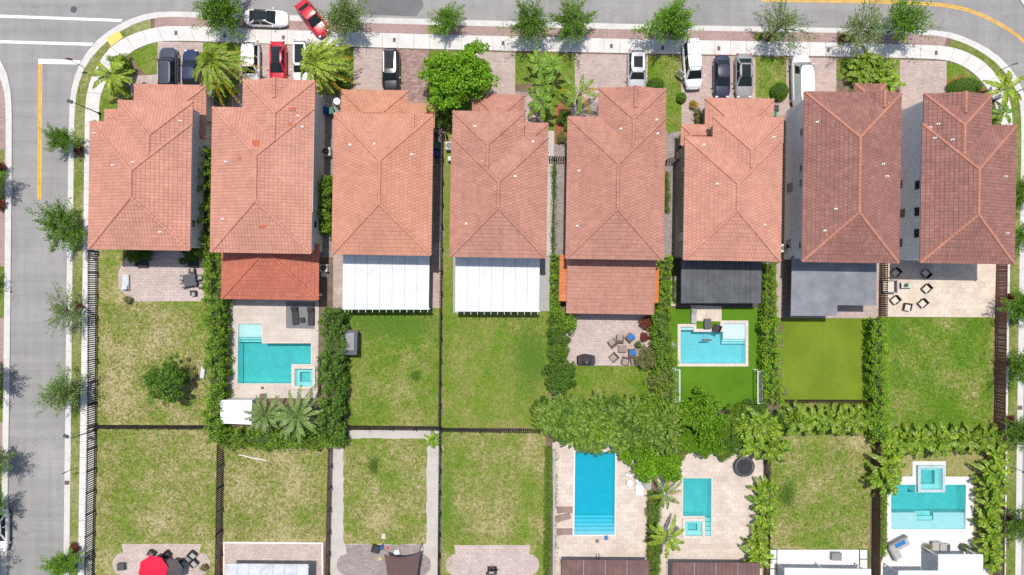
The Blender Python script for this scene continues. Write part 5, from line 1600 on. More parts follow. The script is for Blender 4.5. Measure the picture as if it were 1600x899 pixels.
# ------------------------------------------------------------------ grass tufts standing in the lawns
def tufts(name, label, areas, mat, h=0.07, seed=5):
    r = np.random.default_rng(seed)
    Cs = []
    for (x0, x1, y0, y1, dens) in areas:
        a = G(x0, y1, 0); b = G(x1, y0, 0)
        n = int((b[0]-a[0])*(b[1]-a[1])*dens)
        Cs.append(np.column_stack([r.uniform(a[0], b[0], n), r.uniform(a[1], b[1], n), np.full(n, 0.13)]))
    C = np.concatenate(Cs)
    k = 5
    base = np.repeat(C, k, 0) + r.normal(size=(len(C)*k, 3))*np.array([0.035, 0.035, 0])
    az = r.uniform(0, 2*PI, len(base)); lean = r.uniform(0.3, 1.3, len(base))
    d = np.column_stack([np.cos(az)*lean, np.sin(az)*lean, np.ones(len(base))])
    L = (h*r.uniform(0.6, 1.4, len(base)))[:, None]
    s = np.column_stack([-np.sin(az), np.cos(az), np.zeros(len(base))])*0.016
    V = np.stack([base-s, base+s, base+d*L], 1).reshape(-1, 3)
    o = link(name, np_mesh(name, V, np.arange(len(V)).reshape(-1, 3)), mat)
    tag(o, label, 'grass', kind='stuff')
DRY = [(155,325,475,660,14),(545,685,500,660,12),(697,855,495,665,10),(155,335,675,845,14),(352,508,690,842,14),(540,664,690,846,14),(694,848,678,848,14),(1208,1355,692,853,14)]
tufts('dry_grass', 'dry straw-coloured grass tufts across the patchy lawns', DRY, BLADE_D)
tufts('green_grass', 'short green grass tufts across the lawns', [(a, b, c, d, e*0.55) for a, b, c, d, e in DRY]+[(1392,1548,500,668,14),(895,1012,575,628,14),(810,832,88,128,10),(870,895,88,150,10),(1012,1060,90,200,10),(1183,1226,93,150,10)], BLADE_G, 0.08, 6)
# the greener patch on the lawn of the stepped-front house
r_ = np.random.default_rng(9)
def patch_tufts(label, cx, cy, rx, ry, n, mat, h=0.09):
    C = np.column_stack([cx+r_.normal(size=n)*rx, cy+r_.normal(size=n)*ry])
    W_ = np.array([G(a, b, 0) for a, b in C])
    W_ = np.column_stack([W_, np.full(n, 0.13)])
    k = 4
    base = np.repeat(W_, k, 0) + r_.normal(size=(n*k, 3))*np.array([0.05, 0.05, 0])
    az = r_.uniform(0, 2*PI, n*k); d = np.column_stack([np.cos(az), np.sin(az), np.ones(n*k)*0.8])
    s = np.column_stack([-np.sin(az), np.cos(az), np.zeros(n*k)])*0.02
    V = np.stack([base-s, base+s, base+d*h], 1).reshape(-1, 3)
    o = link('green_grass', np_mesh('green_grass', V, np.arange(len(V)).reshape(-1, 3)), mat)
    tag(o, label, 'grass', kind='stuff')
PATCH_F = m_leaf('fresh_blade', (0.12, 0.25, 0.025), (0.21, 0.36, 0.05), 0.3, 0.7)
PATCH_G = m_leaf('lush_blade', (0.05, 0.12, 0.012), (0.12, 0.22, 0.02), 0.2, 0.7)
patch_tufts('dark green lush grass patch on the lawn below the second white canopy', 828, 562, 14, 28, 6500, PATCH_F, 0.06)
patch_tufts('small dark green grass spot on the green lawn', 650, 588, 3.5, 3.5, 350, PATCH_G)
patch_tufts('greener grass along the top of the green lawn', 610, 505, 40, 14, 9000, PATCH_F, 0.06)
patch_tufts('dark green spot on the lawn of the path yard', 585, 727, 4, 7, 350, PATCH_G)
patch_tufts('dark green spot beside the arecas on the patchy lawn', 1229, 773, 6, 10, 700, PATCH_G)
patch_tufts('green grass along the left fence of the basketball yard', 700, 780, 6, 50, 2500, PATCH_F, 0.06)

# ------------------------------------------------------------------ fences
PK = {}
def fence(label, a, b, mat, h=1.8, step=0.235, pw=0.135, gap=0.02, posts=2.4, name='slatted_fence', cat='fence', capm=None):
    """posts, rails and single pickets between two ground pixels"""
    A, B = Vector(G(*a)), Vector(G(*b))
    L = (B-A).length; ang = math.atan2((B-A).y, (B-A).x)
    t = thing(name, label, cat, (A.x, A.y, ZY), ang)
    for z in (0.3, h-0.25):
        MB().box(0, -0.06, z, L, -0.022, z+0.09).build('rail', mat, t)
    n = max(1, round(L/posts))
    for i in range(n+1):
        x = L*i/n
        MB().box(x-0.05, -0.16, -0.05, x+0.05, -0.062, h+0.05).build('post', capm or mat, t)
    key = (mat.name, h, pw)
    if key not in PK:
        PK[key] = MB().box(-pw/2, -0.02, 0.04, pw/2, 0.004, h).mesh('picket'); PK[key].materials.append(mat)
    m = max(1, int(L/step))
    rr = random.Random(int(a[0]+a[1]))
    for i in range(m):
        o = link('picket', PK[key], mat, t)
        o.location = ((i+0.5)*L/m + rr.uniform(-.006, .006), rr.uniform(-.004, .004), rr.uniform(-.012, .006))
        o.rotation_euler = (0, 0, rr.uniform(-.04, .04))
    return t
fence('black slatted fence along the left sidewalk beside the upper dry lawn', (152,662), (153.5,393), PLANK_BLK)
fence('black slatted fence along the left sidewalk beside the lower dry lawn', (147,930), (152,664), PLANK_BLK)
fence('black fence between the two leftmost dry lawns', (152,663.5), (340,664.5), PLANK_BLK)
fence('black fence between the umbrella yard and the white-edged patio yard', (346,930), (350,688), PLANK_BLK)
fence('brown fence between the white-edged patio yard and the concrete path', (514,930), (519.5,690), PLANK_BRN)
fence('dark fence between the green lawn and the yard with the green patch', (687.5,666), (692,214), PLANK_BLK, step=0.24)
fence('dark fence between the path yard and the basketball yard', (686,930), (688.5,668), PLANK_BLK)
fence('dark fence at the lower end of the green lawn', (541,664.5), (687,666), PLANK_BLK)
fence('dark fence below the lawn with the green patch', (690,668), (842,670), PLANK_BLK)
fence('low brown fence across the lower end of the worn turf', (1216,624), (1366,624.5), PLANK_BRN, h=1.5)
fence('dark brown fence between the grey cover and the stone patio', (1372,497), (1373,404), PLANK_BRN)
fence('redwood fence along the right edge of the lush lawn', (1551.5,676), (1555,413), PLANK_RED, step=0.16, pw=0.15, capm=M('bleached_post', (0.42, 0.34, 0.3), 0.2, 3, 0.8))
fence('redwood fence along the right palm column', (1550,930), (1551.5,678), PLANK_RED, step=0.18, pw=0.15)
fence('red-brown fence between the patchy lawn and the wide pool yard', (1360,930), (1362,692), PLANK_BRN, step=0.17, pw=0.15)
fence('brown fence behind the areca column of the narrow pool', (1193,930), (1194,700), PLANK_BRN)
fence('brown fence behind the row of arecas above the wide pool', (1364,677), (1551,678), PLANK_BRN, h=1.6)
fence('dark side gate between the two dusky houses', (853,249), (885,250), PLANK_BRN, name='side_gate', cat='gate')
fence('dark side gate left of the light salmon house', (1039,252), (1055,253), PLANK_BRN, name='side_gate', cat='gate')
fence('dark side gate between the orange and dusky houses', (682,213), (700,214), PLANK_BLK, name='side_gate', cat='gate')
fence('short dark side gate beside the corner house', (312,196), (345,197), PLANK_BRN, name='side_gate', cat='gate')
def low_wall(label, a, b, h=0.45, mat=None):
    A, B = Vector(G(*a)), Vector(G(*b)); L = (B-A).length
    t = thing('garden_wall', label, 'wall', (A.x, A.y, ZY), math.atan2((B-A).y, (B-A).x))
    n = int(L/2)
    for i in range(n):
        MB().box(L*i/n+0.006, -0.1, 0, L*(i+1)/n-0.006, 0.1, h).build('wall_block', mat or GREYC, t)
    MB().box(0, -0.12, h+0.003, L, 0.12, h+0.06).build('wall_cap', mat or GREYC, t)
low_wall('low grey wall left of the long blue pool deck', (864.5,930), (865.5,702))
low_wall('low grey wall right of the long blue pool deck', (1014.5,930), (1016.5,775))
low_wall('pale edging wall between the L-shaped pool and its tall hedge', (356,622), (357,474), 0.12, COPE_B)

# ------------------------------------------------------------------ vehicles
TAIL = M('tail_lamp_red', (0.45, 0.02, 0.02), 0.1, 3, 0.2, bmp=0)
LAMP = M('head_lamp', (0.7, 0.72, 0.75), 0.1, 3, 0.1, bmp=0, spec=0.8)
CARGLASS = M('car_glass', (0.018, 0.024, 0.028), 0.2, 1, 0.02, bmp=0, spec=0.2)
def paint(name, c):
    return M('car_paint_'+name, c, 0.04, 1, 0.22, bmp=0, spec=0.5, coat=0.6)
def car(name, label, cat, px, py, ang, pm, Ln=4.7, Wd=1.86, Hh=1.62, hood=1.15, wsl=0.75, rear=0.45, boot=0.1, zc=1.0, roofm=None, rails=False, sun=None, hatch=0.5, belt=0.95, rack=False, opendoor=False, group='parked vehicles', bed=False):
    """ang 0: nose towards the photo's right; built nose along +x"""
    x, y = G(px, py, zc)
    z0 = ZY if py > 60 and px > 60 else 0.0
    t = thing(name, label, cat, (x, y, z0), ang, group)
    h = Ln/2; w = Wd/2
    def wid(s):  # half width along the body
        e = abs(s)
        return w*(1-max(0, (e-0.60)/0.40)**2.2*0.34)
    S = [-1, -0.985, -0.95, -0.88, -0.7, -0.4, 0, 0.4, 0.7, 0.85, 0.93, 0.975, 1]
    def top(xx):
        f0 = h-hood; r0 = -h+boot
        if xx > f0: return belt - 0.06 - 0.20*((xx-f0)/hood)**2.2
        if xx < r0: return belt - 0.02 - 0.05*((r0-xx)/max(boot, 0.05))
        return belt
    prof = [(0.80, 0.28), (0.97, 0.36), (1.0, 0.62), (0.985, 0.80), (0.90, 1.0), (0.55, 1.025), (0.0, 1.035)]
    V = []; Fq = []
    for s in S:
        xx = s*h; ww = wid(s); tp = top(xx)
        endk = 1.0 if abs(s) < 0.96 else (0.86 if abs(s) < 0.99 else 0.72)
        ring_ = []
        for a, b in prof:
            zz = b*tp if b >= 0.62 else b*1.0*(belt/0.95)
            if abs(s) > 0.96: zz = 0.36+(zz-0.36)*endk
            ring_.append((a*ww, zz))
        full = ring_ + [(-a, b) for a, b in ring_[-2::-1]]
        V.append([(xx, a, b) for a, b in full])
    m = MB(); k = len(V[0])
    for rg in V: m.v += rg
    for i in range(len(S)-1):
        for j in range(k-1):
            m.f.append((i*k+j, i*k+j+1, (i+1)*k+j+1, (i+1)*k+j))
        m.f.append((i*k+k-1, i*k, (i+1)*k, (i+1)*k+k-1))
    m.f.append(tuple(range(k))); m.f.append(tuple(reversed(range((len(S)-1)*k, len(S)*k))))
    body = m.build('body', pm, t, True)
    # greenhouse: belt ring to roof ring
    bx1, bx0 = h-hood, -h+boot
    rx1, rx0 = bx1-wsl, bx0+rear
    bw, rw = w*0.90, w*0.70
    zb, zr = belt*1.0, Hh
    def P(fx, fy, tt):
        """fx, fy in -1..1 on the ring at share tt of the glass height"""
        X = (bx0+bx1)/2*(1-tt)+(rx0+rx1)/2*tt + fx*((bx1-bx0)/2*(1-tt)+(rx1-rx0)/2*tt)
        Y = fy*(bw*(1-tt)+rw*tt)
        return (X, Y, zb-0.03+(zr-0.05-zb+0.03)*tt)
    g = MB()
    for a, b in (((1, -1), (1, 1)), ((1, 1), (-1, 1)), ((-1, 1), (-1, -1)), ((-1, -1), (1, -1))):
        g.quad(P(*a, 0), P(*b, 0), P(*b, 1), P(*a, 1))
    g.build('pillars', pm, t)
    r = MB()
    N = 6
    for i in range(N+1):
        fx = -1+2*i/N
        for j in range(7):
            fy = -1+2*j/6
            X, Y, Z = P(fx*(1-0.05*fy**4), fy*(1-0.14*fx**6), 1)
            r.v.append((X, Y, zr-0.05+0.05*(1-fx**4)*(1-fy**2*0.6)+0.012))
    for i in range(N):
        for j in range(6):
            r.f.append((i*7+j, (i+1)*7+j, (i+1)*7+j+1, i*7+j+1))
    roof = r.build('roof', roofm or pm, t, True)
    def pane(nm, a, b, s0, s1, t0, t1, out):
        f = lambda s, tt: tuple(np.array(P(a[0]+(b[0]-a[0])*s, a[1]+(b[1]-a[1])*s, tt))+np.array(out))
        MB().quad(f(s0, t0), f(s1, t0), f(s1, t1), f(s0, t1)).build(nm, CARGLASS, t)
    pane('windshield', (1, -1), (1, 1), 0.06, 0.94, 0.06, 0.94, (0.015, 0, 0.015))
    pane('rear_window', (-1, 1), (-1, -1), 0.08, 0.92, 0.25, 0.92, (-0.015, 0, 0.015))
    if name != 'cargo_van':
        for s0, s1 in ((0.1, 0.48), (0.52, 0.9)):
            pane('side_window', (1, 1), (-1, 1), s0, s1, 0.12, 0.9, (0, 0.012, 0.008))
            pane('side_window', (-1, -1), (1, -1), s0, s1, 0.12, 0.9, (0, -0.012, 0.008))
    else:
        pane('side_window', (1, 1), (-1, 1), 0.06, 0.24, 0.2, 0.85, (0, 0.012, 0.008))
        pane('side_window', (-1, -1), (1, -1), 0.76, 0.94, 0.2, 0.85, (0, -0.012, 0.008))
    for sx in (1, -1):
        for xx in (h-0.88, -h+0.92):
            wh = thing('wheel', None, None); wh.parent = t; del wh
            wo = [o for o in t.children if o.name.startswith('wheel')][-1]
            wo.location = (xx, sx*(w-0.13), 0.33)
            mm = MB(); mm.tube((0, -0.11*1, 0), (0, 0.11, 0), 0.33, 0.33, 16); mm.build('tyre', RUBBER, wo)
            mm = MB(); mm.tube((0, sx*0.1115, 0), (0, sx*0.125, 0), 0.21, 0.19, 10); mm.build('rim', CHROME, wo)
        MB().rbox(bx1-0.30, sx*(w+0.08), belt+0.02, 0.13, 0.2, belt+0.17, 0, 0.8).build('mirror', pm, t)
        MB().rbox(h-0.17, sx*(w-0.36), 0.60, 0.22, 0.36, 0.74, -sx*0.5, 0.8).build('headlight', LAMP, t)
        MB().rbox(-h+0.10, sx*(w-0.30), 0.66, 0.14, 0.34, 0.86, sx*0.35, 0.9).build('taillight', TAIL, t)
    if rails:
        for sx in (1, -1):
            MB().box(rx0+0.15, sx*rw*0.9-0.02, zr+0.01, rx1-0.15, sx*rw*0.9+0.02, zr+0.07).build('roof_rail', CHROME, roof)
        if rails == 'ribs':
            for k in range(5):
                yy = (k-2)*rw*0.32
                MB().box(rx0+0.2, yy-0.015, zr+0.02, rx1-0.2, yy+0.015, zr+0.045).build('roof_rib', pm, roof)
    if sun:
        MB().rbox((rx0+rx1)/2+sun[0], 0, zr+0.004, sun[1], rw*1.4, zr+0.024).build('sunroof', CARGLASS, roof)
    if rack:
        for k in range(3):
            xx = rx0+0.4+k*(rx1-rx0-0.8)/2
            MB().box(xx-0.03, -rw, zr+0.12, xx+0.03, rw, zr+0.17).build('rack_bar', WHITE, roof)
            for sx in (-1, 1):
                MB().box(xx-0.03, sx*rw-0.02, zr-0.02, xx+0.03, sx*rw+0.02, zr+0.12).build('rack_foot', WHITE, roof)
        for yy in (-0.45, -0.1):
            MB().box(rx0+0.1, yy-0.03, zr+0.172, rx1-0.1, yy+0.03, zr+0.23).build('rack_pipe', WHITE, roof)
    if opendoor:
        d = MB(); d.rbox(0, 0, 0.4, 1.05, 0.07, 1.0); d.rbox(0, 0, 1.0, 0.95, 0.04, 1.75, 0, 0.85)
        o = d.build('open_door', pm, t); o.location = (bx1-0.75, -w-0.42, 0); o.rotation_euler = (0, 0, math.radians(52))
    if bed:
        MB().box(-h+0.15, -w*0.8, belt+0.0, -h+boot-0.1, w*0.8, belt+0.045).build('bed_cover', BLACK, t)
    return t
UP, DN = PI/2, -PI/2
P_WHITE = paint('white', (0.74, 0.74, 0.73)); P_BLACK = paint('black', (0.018, 0.02, 0.024)); P_RED = paint('red', (0.50, 0.012, 0.03))
P_GREY = paint('grey', (0.26, 0.25, 0.25)); P_SILV = paint('silver', (0.42, 0.43, 0.45)); P_BLUE = paint('dark_blue', (0.02, 0.03, 0.075)); P_NAVY = paint('navy', (0.028, 0.032, 0.06)); P_SLATE = paint('slate', (0.05, 0.058, 0.08))
SUV = dict(Ln=4.85, Wd=1.98, Hh=1.74, hood=1.15, wsl=0.65, rear=0.42, boot=0.2, belt=1.05)
SED = dict(Ln=4.75, Wd=1.85, Hh=1.46, hood=1.2, wsl=0.95, rear=0.85, boot=0.45, belt=0.92)
VAN = dict(Ln=5.3, Wd=2.0, Hh=2.05, hood=0.95, wsl=0.75, rear=0.12, boot=0.04, belt=1.15)
car('parked_car', 'dark slate SUV with a ribbed roof, leftmost in the driveways', 'car', 262, 108, UP, P_SLATE, **SUV, rails='ribs')
car('parked_car', 'dark blue car half hidden by the left date palm', 'car', 297, 110, UP, P_BLUE, **SED)
car('parked_car', 'white SUV beside the red car in the driveway', 'car', 391, 98, DN, P_WHITE, **SUV)
car('parked_car', 'red car with a long glass roof in the driveway', 'car', 433, 98, DN, P_RED, **SED, sun=(0.0, 1.42))
car('parked_car', 'white car with a dark glass roof half hidden by the right date palm', 'car', 471, 96, DN, P_WHITE, **dict(SUV, Ln=4.9), sun=(0.0, 2.0))
car('parked_car', 'white car with a black glass roof parked along the top kerb', 'car', 414, 27, math.radians(-2), P_WHITE, **dict(SED, Hh=1.52), roofm=P_BLACK, sun=(0.0, 1.42))
car('parked_car', 'red sedan angled across the kerb', 'car', 487, 27, math.radians(-52), P_RED, **dict(SED, Ln=4.5))
car('parked_car', 'black SUV with a silver-railed roof on the red paver driveway', 'car', 610.5, 109, DN, P_BLACK, **SUV, rails=True, sun=(-0.2, 1.9))
car('parked_car', 'silver-grey SUV with a dark sunroof beside the lawn', 'car', 995, 109, DN, P_SILV, **dict(SUV, Ln=4.6), rails=True, sun=(0.0, 1.2))
car('ladder_rack_van', 'white work van with a roof rack and an open door', 'van', 1082, 101, math.radians(-86), P_WHITE, **VAN, rack=True, opendoor=True)
car('parked_car', 'dark navy sedan left of the grey car', 'car', 1129, 119, DN, P_NAVY, **SED)
car('parked_car', 'grey sedan with a glass roof right of the navy one', 'car', 1163.5, 118, DN, P_GREY, **dict(SED, Ln=4.9, Wd=1.95), sun=(0.1, 1.4))
car('cargo_van', 'tall white cargo van nosing out beside the brown tile house', 'van', 1252, 127, math.radians(91), P_WHITE, **dict(VAN, Ln=5.9, Hh=2.55, Wd=2.05, belt=1.2))
car('parked_car', 'white car cut by the left edge at the far kerb', 'car', -4, 829, DN, P_WHITE, **dict(SED, Ln=4.9))

# ------------------------------------------------------------------ street furniture
def lamp_post(label, px, py, h=4.7, ang=2.8):
    t = thing('street_lamp', label, 'street lamp', (*G(px, py, ZY), ZY))
    MB().lathe((0, 0, 0), [(0.16, 0), (0.16, 0.15), (0.09, 0.4), (0.07, 0.45)], 10).build('base', BLACK, t)
    MB().tube((0, 0, 0.4), (0, 0, h), 0.065, 0.045, 8).build('pole', BLACK, t)
    c, s = math.cos(ang), math.sin(ang)
    MB().tube((0, 0, h-0.1), (c*0.5, s*0.5, h), 0.03, 0.03, 6).build('arm', BLACK, t)
    hd = MB().rbox(c*0.62, s*0.62, h-0.05, 0.62, 0.36, h+0.07, ang, 0.85).build('lamp_head', DGREY, t)
    MB().rbox(c*0.66, s*0.66, h-0.08, 0.4, 0.26, h-0.052, ang).build('lens', LAMP, hd)
lamp_post('black street lamp leaning over the sidewalk of the corner house', 156.5, 178, 4.3)
lamp_post('black street lamp behind the left fence corner', 149.5, 672, 4.2)
lamp_post('black street lamp under the palm at the right bend', 1551, 158, 4.6, 0.3)
def sign(label, px, py, h=2.6, plate=(0.6, 0.6), mat=MGREY, a=0.0):
    t = thing('sign_post', label, 'sign', (*G(px, py, ZY), ZY), a)
    MB().tube((0, 0, 0), (0, 0, h), 0.035, 0.035, 6).build('post', DGREY, t)
    k = MB(); n = 8
    for i in range(n): pass
    r = plate[0]/2
    pts = [(r*math.cos(2*PI*(i+.5)/8), h-r+r*math.sin(2*PI*(i+.5)/8)) for i in range(8)]
    for i in range(8):
        j = (i+1) % 8
        k.quad((pts[i][0], -0.055, pts[i][1]), (pts[j][0], -0.055, pts[j][1]), (pts[j][0], -0.04, pts[j][1]), (pts[i][0], -0.04, pts[i][1]))
    s = len(k.v); k.v += [(p[0], -0.055, p[1]) for p in pts]+[(p[0], -0.04, p[1]) for p in pts]
    k.f += [tuple(range(s, s+8)), tuple(reversed(range(s+8, s+16)))]
    k.build('plate', mat, t)
sign('dark sign post at the stop line on the left corner', 131, 105, 2.9, (0.75, 0.75), M('sign_red', (0.4, 0.02, 0.02), 0.1, 3, 0.4), PI)
sign('teal sign post in the left verge below the lower lamp', 119, 731, 2.4, (0.6, 0.6), M('sign_teal', (0.02, 0.16, 0.17), 0.1, 3, 0.4), 0.3)
sign('dark sign post in the verge at the right bend', 1562.5, 110, 2.6)
sign('blue sign post in the right verge beside the palm column', 1580, 730, 2.2, (0.5, 0.5), M('sign_blue', (0.02, 0.1, 0.2), 0.1, 3, 0.4), 0.3)
def cover(label, px, py, sx=0.36, sy=0.5, z=0.143, mat=None):
    x, y = G(px, py)
    t = thing('meter_cover', label, 'meter cover', (x, y, z))
    MB().box(-sx/2, -sy/2, 0, sx/2, sy/2, 0.014).build('frame', GREYC, t)
    MB().box(-sx/2+0.04, -sy/2+0.04, 0.0145, sx/2-0.04, sy/2-0.04, 0.02).build('lid', mat or M('meter_lid', (0.13, 0.09, 0.085), 0.2, 5, 0.8), t)
for px, py, lab in [(276,52.5,'above the dark slate SUV'),(352,56,'under the dense tree by the white car'),(443.5,59.5,'above the red driveway car'),(616.5,63.5,'above the red pavers'),(786,68.5,'right of the large bright tree'),(955,73,'left of the silver-grey SUV'),(1035,75.5,'under the dense tree left of the van'),(1122.5,76.5,'above the navy sedan'),(1293,79,'right of the cargo van nose'),(1461.5,83.5,'before the right bend')]:
    cover('small brown utility cover in the sidewalk ' + lab, px, py)
cover('brown drain grate in the left kerb below the teal sign', 106, 754, 0.6, 0.5, 0.131)
cover('dark drain grate in the right kerb near the palm corner', 1592, 637, 0.6, 0.5, 0.131)

# ------------------------------------------------------------------ yard things
def chaise(label, px, py, ang, fr, cu, L=1.9, W=0.62, group=None):
    t = thing('sun_lounger', label, 'sun lounger', (*G(px, py, 0.4), ZY+0.012), ang, group)
    MB().box(-L/2, -W/2, 0.24, L/2, W/2, 0.29).build('frame', fr, t)
    for sx in (-1, 1):
        for sy in (-1, 1):
            MB().rbox(sx*(L/2-0.1), sy*(W/2-0.05), 0, 0.05, 0.05, 0.24).build('leg', fr, t)
    MB().box(-L/2+0.62, -W/2+0.03, 0.292, L/2-0.02, W/2-0.03, 0.36).build('seat_cushion', cu, t, bevel=0.02)
    b = MB().box(-0.66, -W/2+0.03, 0, 0, W/2-0.03, 0.07).build('backrest', cu, t, bevel=0.02)
    b.location = (-L/2+0.62, 0, 0.33); b.rotation_euler = (0, math.radians(32), 0)
    return t
BRN_M = M('taupe_sling', (0.27, 0.19, 0.165), 0.1, 4, 0.8); CUSH_D = M('dark_cushion', (0.05, 0.045, 0.05), 0.15, 4, 0.9)
WICK = M('brown_wicker', (0.17, 0.12, 0.10), 0.3, 14, 0.8, bmp=0.5); CUSH_T = M('taupe_cushion', (0.30, 0.25, 0.225), 0.1, 4, 0.9)
CUSH_W = M('white_cushion', (0.72, 0.70, 0.68), 0.06, 4, 0.9); CUSH_B = M('blue_cushion', (0.03, 0.16, 0.42), 0.12, 4, 0.9); GREYCU = M('grey_cushion', (0.36, 0.345, 0.335), 0.08, 4, 0.9)
chaise('left dark lounger on the grey mat by the L-shaped pool', 461, 493, -PI/2+0.08, BLACK, CUSH_D, 2.0, 0.72)
chaise('right dark lounger on the grey mat by the L-shaped pool', 486, 494, -PI/2, BLACK, CUSH_D, 2.0, 0.72)
chaise('upper taupe lounger left of the long blue pool', 882.5, 797, 0, BRN_M, BRN_M, 1.75, 0.66)
chaise('middle slightly turned taupe lounger left of the long blue pool', 879.5, 809, 0.22, BRN_M, BRN_M, 1.75, 0.66)
chaise('lower taupe lounger left of the long blue pool', 882, 831, 0, BRN_M, BRN_M, 1.75, 0.66)
chaise('white lounger at the right of the long blue pool', 999, 762, -PI/2, WHITE, CUSH_W, 1.7, 0.85)
chaise('grey tilted lounger half under the bright shrub by the blue pool', 1009, 758, -PI/2+0.8, MGREY, GREYCU, 1.4, 0.6)
chaise('pale lounger with striped cushion on the leftmost patio', 196.5, 441, PI/2+0.03, WHITE, M('striped_cushion', (0.55, 0.58, 0.62), 0.5, 7, 0.9), 1.75, 0.7)
chaise('grey bench lounger at the turf yard patio', 1084, 494, -PI/2, MGREY, GREYCU, 1.7, 0.6)
def armchair(label, px, py, ang, fr, cu, s=0.72, group=None, h=0.78, thin=False):
    t = thing('patio_chair', label, 'chair', (*G(px, py, 0.4), ZY+0.012), ang, group)
    w = s/2; k_ = 0.014 if thin else 0.05
    for sx in (-1, 1):
        for sy in (-1, 1):
            MB().rbox(sx*(w-0.05), sy*(w-0.05), 0, 0.05, 0.05, 0.28).build('leg', fr, t)
        MB().box(sx*w-k_, -w, 0.28, sx*w+k_, w-0.02, 0.58).build('armrest', fr, t)
    MB().box(-w+0.052, -w+0.02, 0.26, w-0.052, w, 0.34).build('seat', fr, t)
    MB().box(-w+0.06, -w+0.12, 0.342, w-0.06, w+0.03, 0.43).build('cushion', cu, t, bevel=0.02)
    MB().box(-w-k_, -w-(0.05 if thin else 0.1), 0.26, w+k_, -w-0.003, h).build('backrest', fr, t, bevel=0.02)
    return t
def table(label, px, py, ang, sx, sy, mat, h=0.45, top=None, cat='table', name='patio_table', zb=0.012):
    t = thing(name, label, cat, (*G(px, py, h), ZY+zb), ang)
    MB().box(-sx/2, -sy/2, h-0.05, sx/2, sy/2, h).build('tabletop', top or mat, t, bevel=0.01)
    for a in (-1, 1):
        for b in (-1, 1):
            MB().rbox(a*(sx/2-0.06), b*(sy/2-0.06), 0, 0.06, 0.06, h-0.052).build('leg', mat, t)
    MB().box(-sx/2+0.05, -sy/2+0.05, 0.12, sx/2-0.05, sy/2-0.05, 0.15).build('shelf', mat, t)
    return t
table('small square table between the two dark loungers', 472.5, 500, 0.2, 0.5, 0.5, BLACK, 0.4, CUSH_D)
# pink paver patio
for px, py, a, m_, lab in [(956.5,535,0.6,CUSH_T,'brown wicker chair left of the fire table'), (968.5,528.5,-0.05,CUSH_T,'brown wicker chair above the fire table'), (958.5,558.5,2.3,CUSH_T,'brown wicker chair at the lower left of the fire table'), (977,564.5,2.9,CUSH_T,'brown wicker chair below the fire table'), (991,564,3.3,CUSH_T,'brown wicker chair half under the mottled shrub'),
        (985,527,-0.8,CUSH_B,'patio chair with a blue cushion above, by the red shrub'), (988,551,-1.5,CUSH_B,'patio chair with a blue cushion beside the fire table')]:
    armchair(lab, px, py, a, WICK, m_, 0.74, 'chairs on the pink paver patio')
table('brown rectangular fire table amid the wicker chairs', 972.5, 545, 0, 0.95, 0.72, WICK, 0.55, M('taupe_top', (0.25, 0.18, 0.165), 0.15, 4, 0.6))
def grill(label, px, py):
    t = thing('covered_grill', label, 'grill', (*G(px, py, 0.8), ZY+0.012))
    m = MB(); n = len(m.v)
    sx, sy = 0.95, 0.42
    rings = []
    for z, k in ((0.05, 1.06), (0.6, 1.02), (0.85, 1.0), (0.92, 0.94)):
        rings.append([(x*k, y*k, z) for x, y in ((-sx,-sy),(-0.45,-sy-0.05),(0.45,-sy-0.05),(sx,-sy),(sx,sy*0.9),(0.45,sy+0.12),(-0.1,sy+0.2),(-0.5,sy+0.12),(-sx,sy*0.8))])
    k = len(rings[0])
    for r_ in rings: m.v += r_
    for i in range(3):
        for j in range(k):
            q = (j+1) % k; m.f.append((i*k+j, i*k+q, (i+1)*k+q, (i+1)*k+j))
    m.f.append(tuple(range(3*k, 4*k)))
    m.build('cover_skirt', CUSH_D, t)
    h = MB()
    for i in range(7):
        a = PI*i/6
        for x in (-0.5, 0.5): h.v.append((x*(0.92 if i in (0, 6) else 1), -0.42*math.cos(a), 0.92+0.34*math.sin(a)))
    for i in range(6): h.f.append((2*i, 2*i+1, 2*i+3, 2*i+2))
    h.f.append(tuple(range(0, 14, 2))); h.f.append(tuple(reversed(range(1, 14, 2))))
    h.build('cover_hood', CUSH_D, t, True)
    MB().rbox(0.02, -0.2, 1.19, 0.06, 0.14, 1.262).build('handle', CHROME, t)
grill('black covered grill at the lower edge of the pink paver patio', 916, 563)
def pot(label, px, py, r, mat, plant=None, h=0.45):
    t = thing('plant_pot', label, 'pot', (*G(px, py, h), ZY+0.012))
    MB().lathe((0, 0, 0), [(0, 0), (r*0.72, 0), (r, h), (r*1.05, h), (r*1.05, h+0.04), (r*0.9, h+0.04), (r*0.88, h-0.05), (0, h-0.05)], 16).build('pot', mat, t, True)
    MB().lathe((0, 0, 0), [(r*0.86, h-0.03), (0, h-0.02)], 12).build('soil', SOIL, t)
    if plant:
        r2 = np.random.default_rng(int(px))
        C = r2.normal(size=(220, 3))*np.array([r*0.6, r*0.6, r*0.4])+np.array([0, 0, h+r*0.5])
        V, Q = leaves(C, 0.16, 0.06, 0.6, None, r2); link('foliage', np_mesh('foliage', V, Q), plant, t)
pot('dark round pot at the corner of the leftmost patio', 201, 468.5, 0.38, BLACK, LEAF_TAN)
pot('dark round pot beside the blue chair at the mottled shrub', 996.5, 539, 0.33, BLACK, LEAF_DARK)
pot('small brown pot at the left edge of the pink paver patio', 887, 531, 0.32, WICK, LEAF_DARK, 0.4)
pot('dark pot in the shaded end of the leftmost patio', 286, 408, 0.36, BLACK, LEAF_DARK, 0.6)
pot('maroon round pot at the right end of the umbrella patio', 319.5, 886.5, 0.36, M('maroon_glaze', (0.12, 0.03, 0.045), 0.2, 4, 0.4), LEAF_TAN)
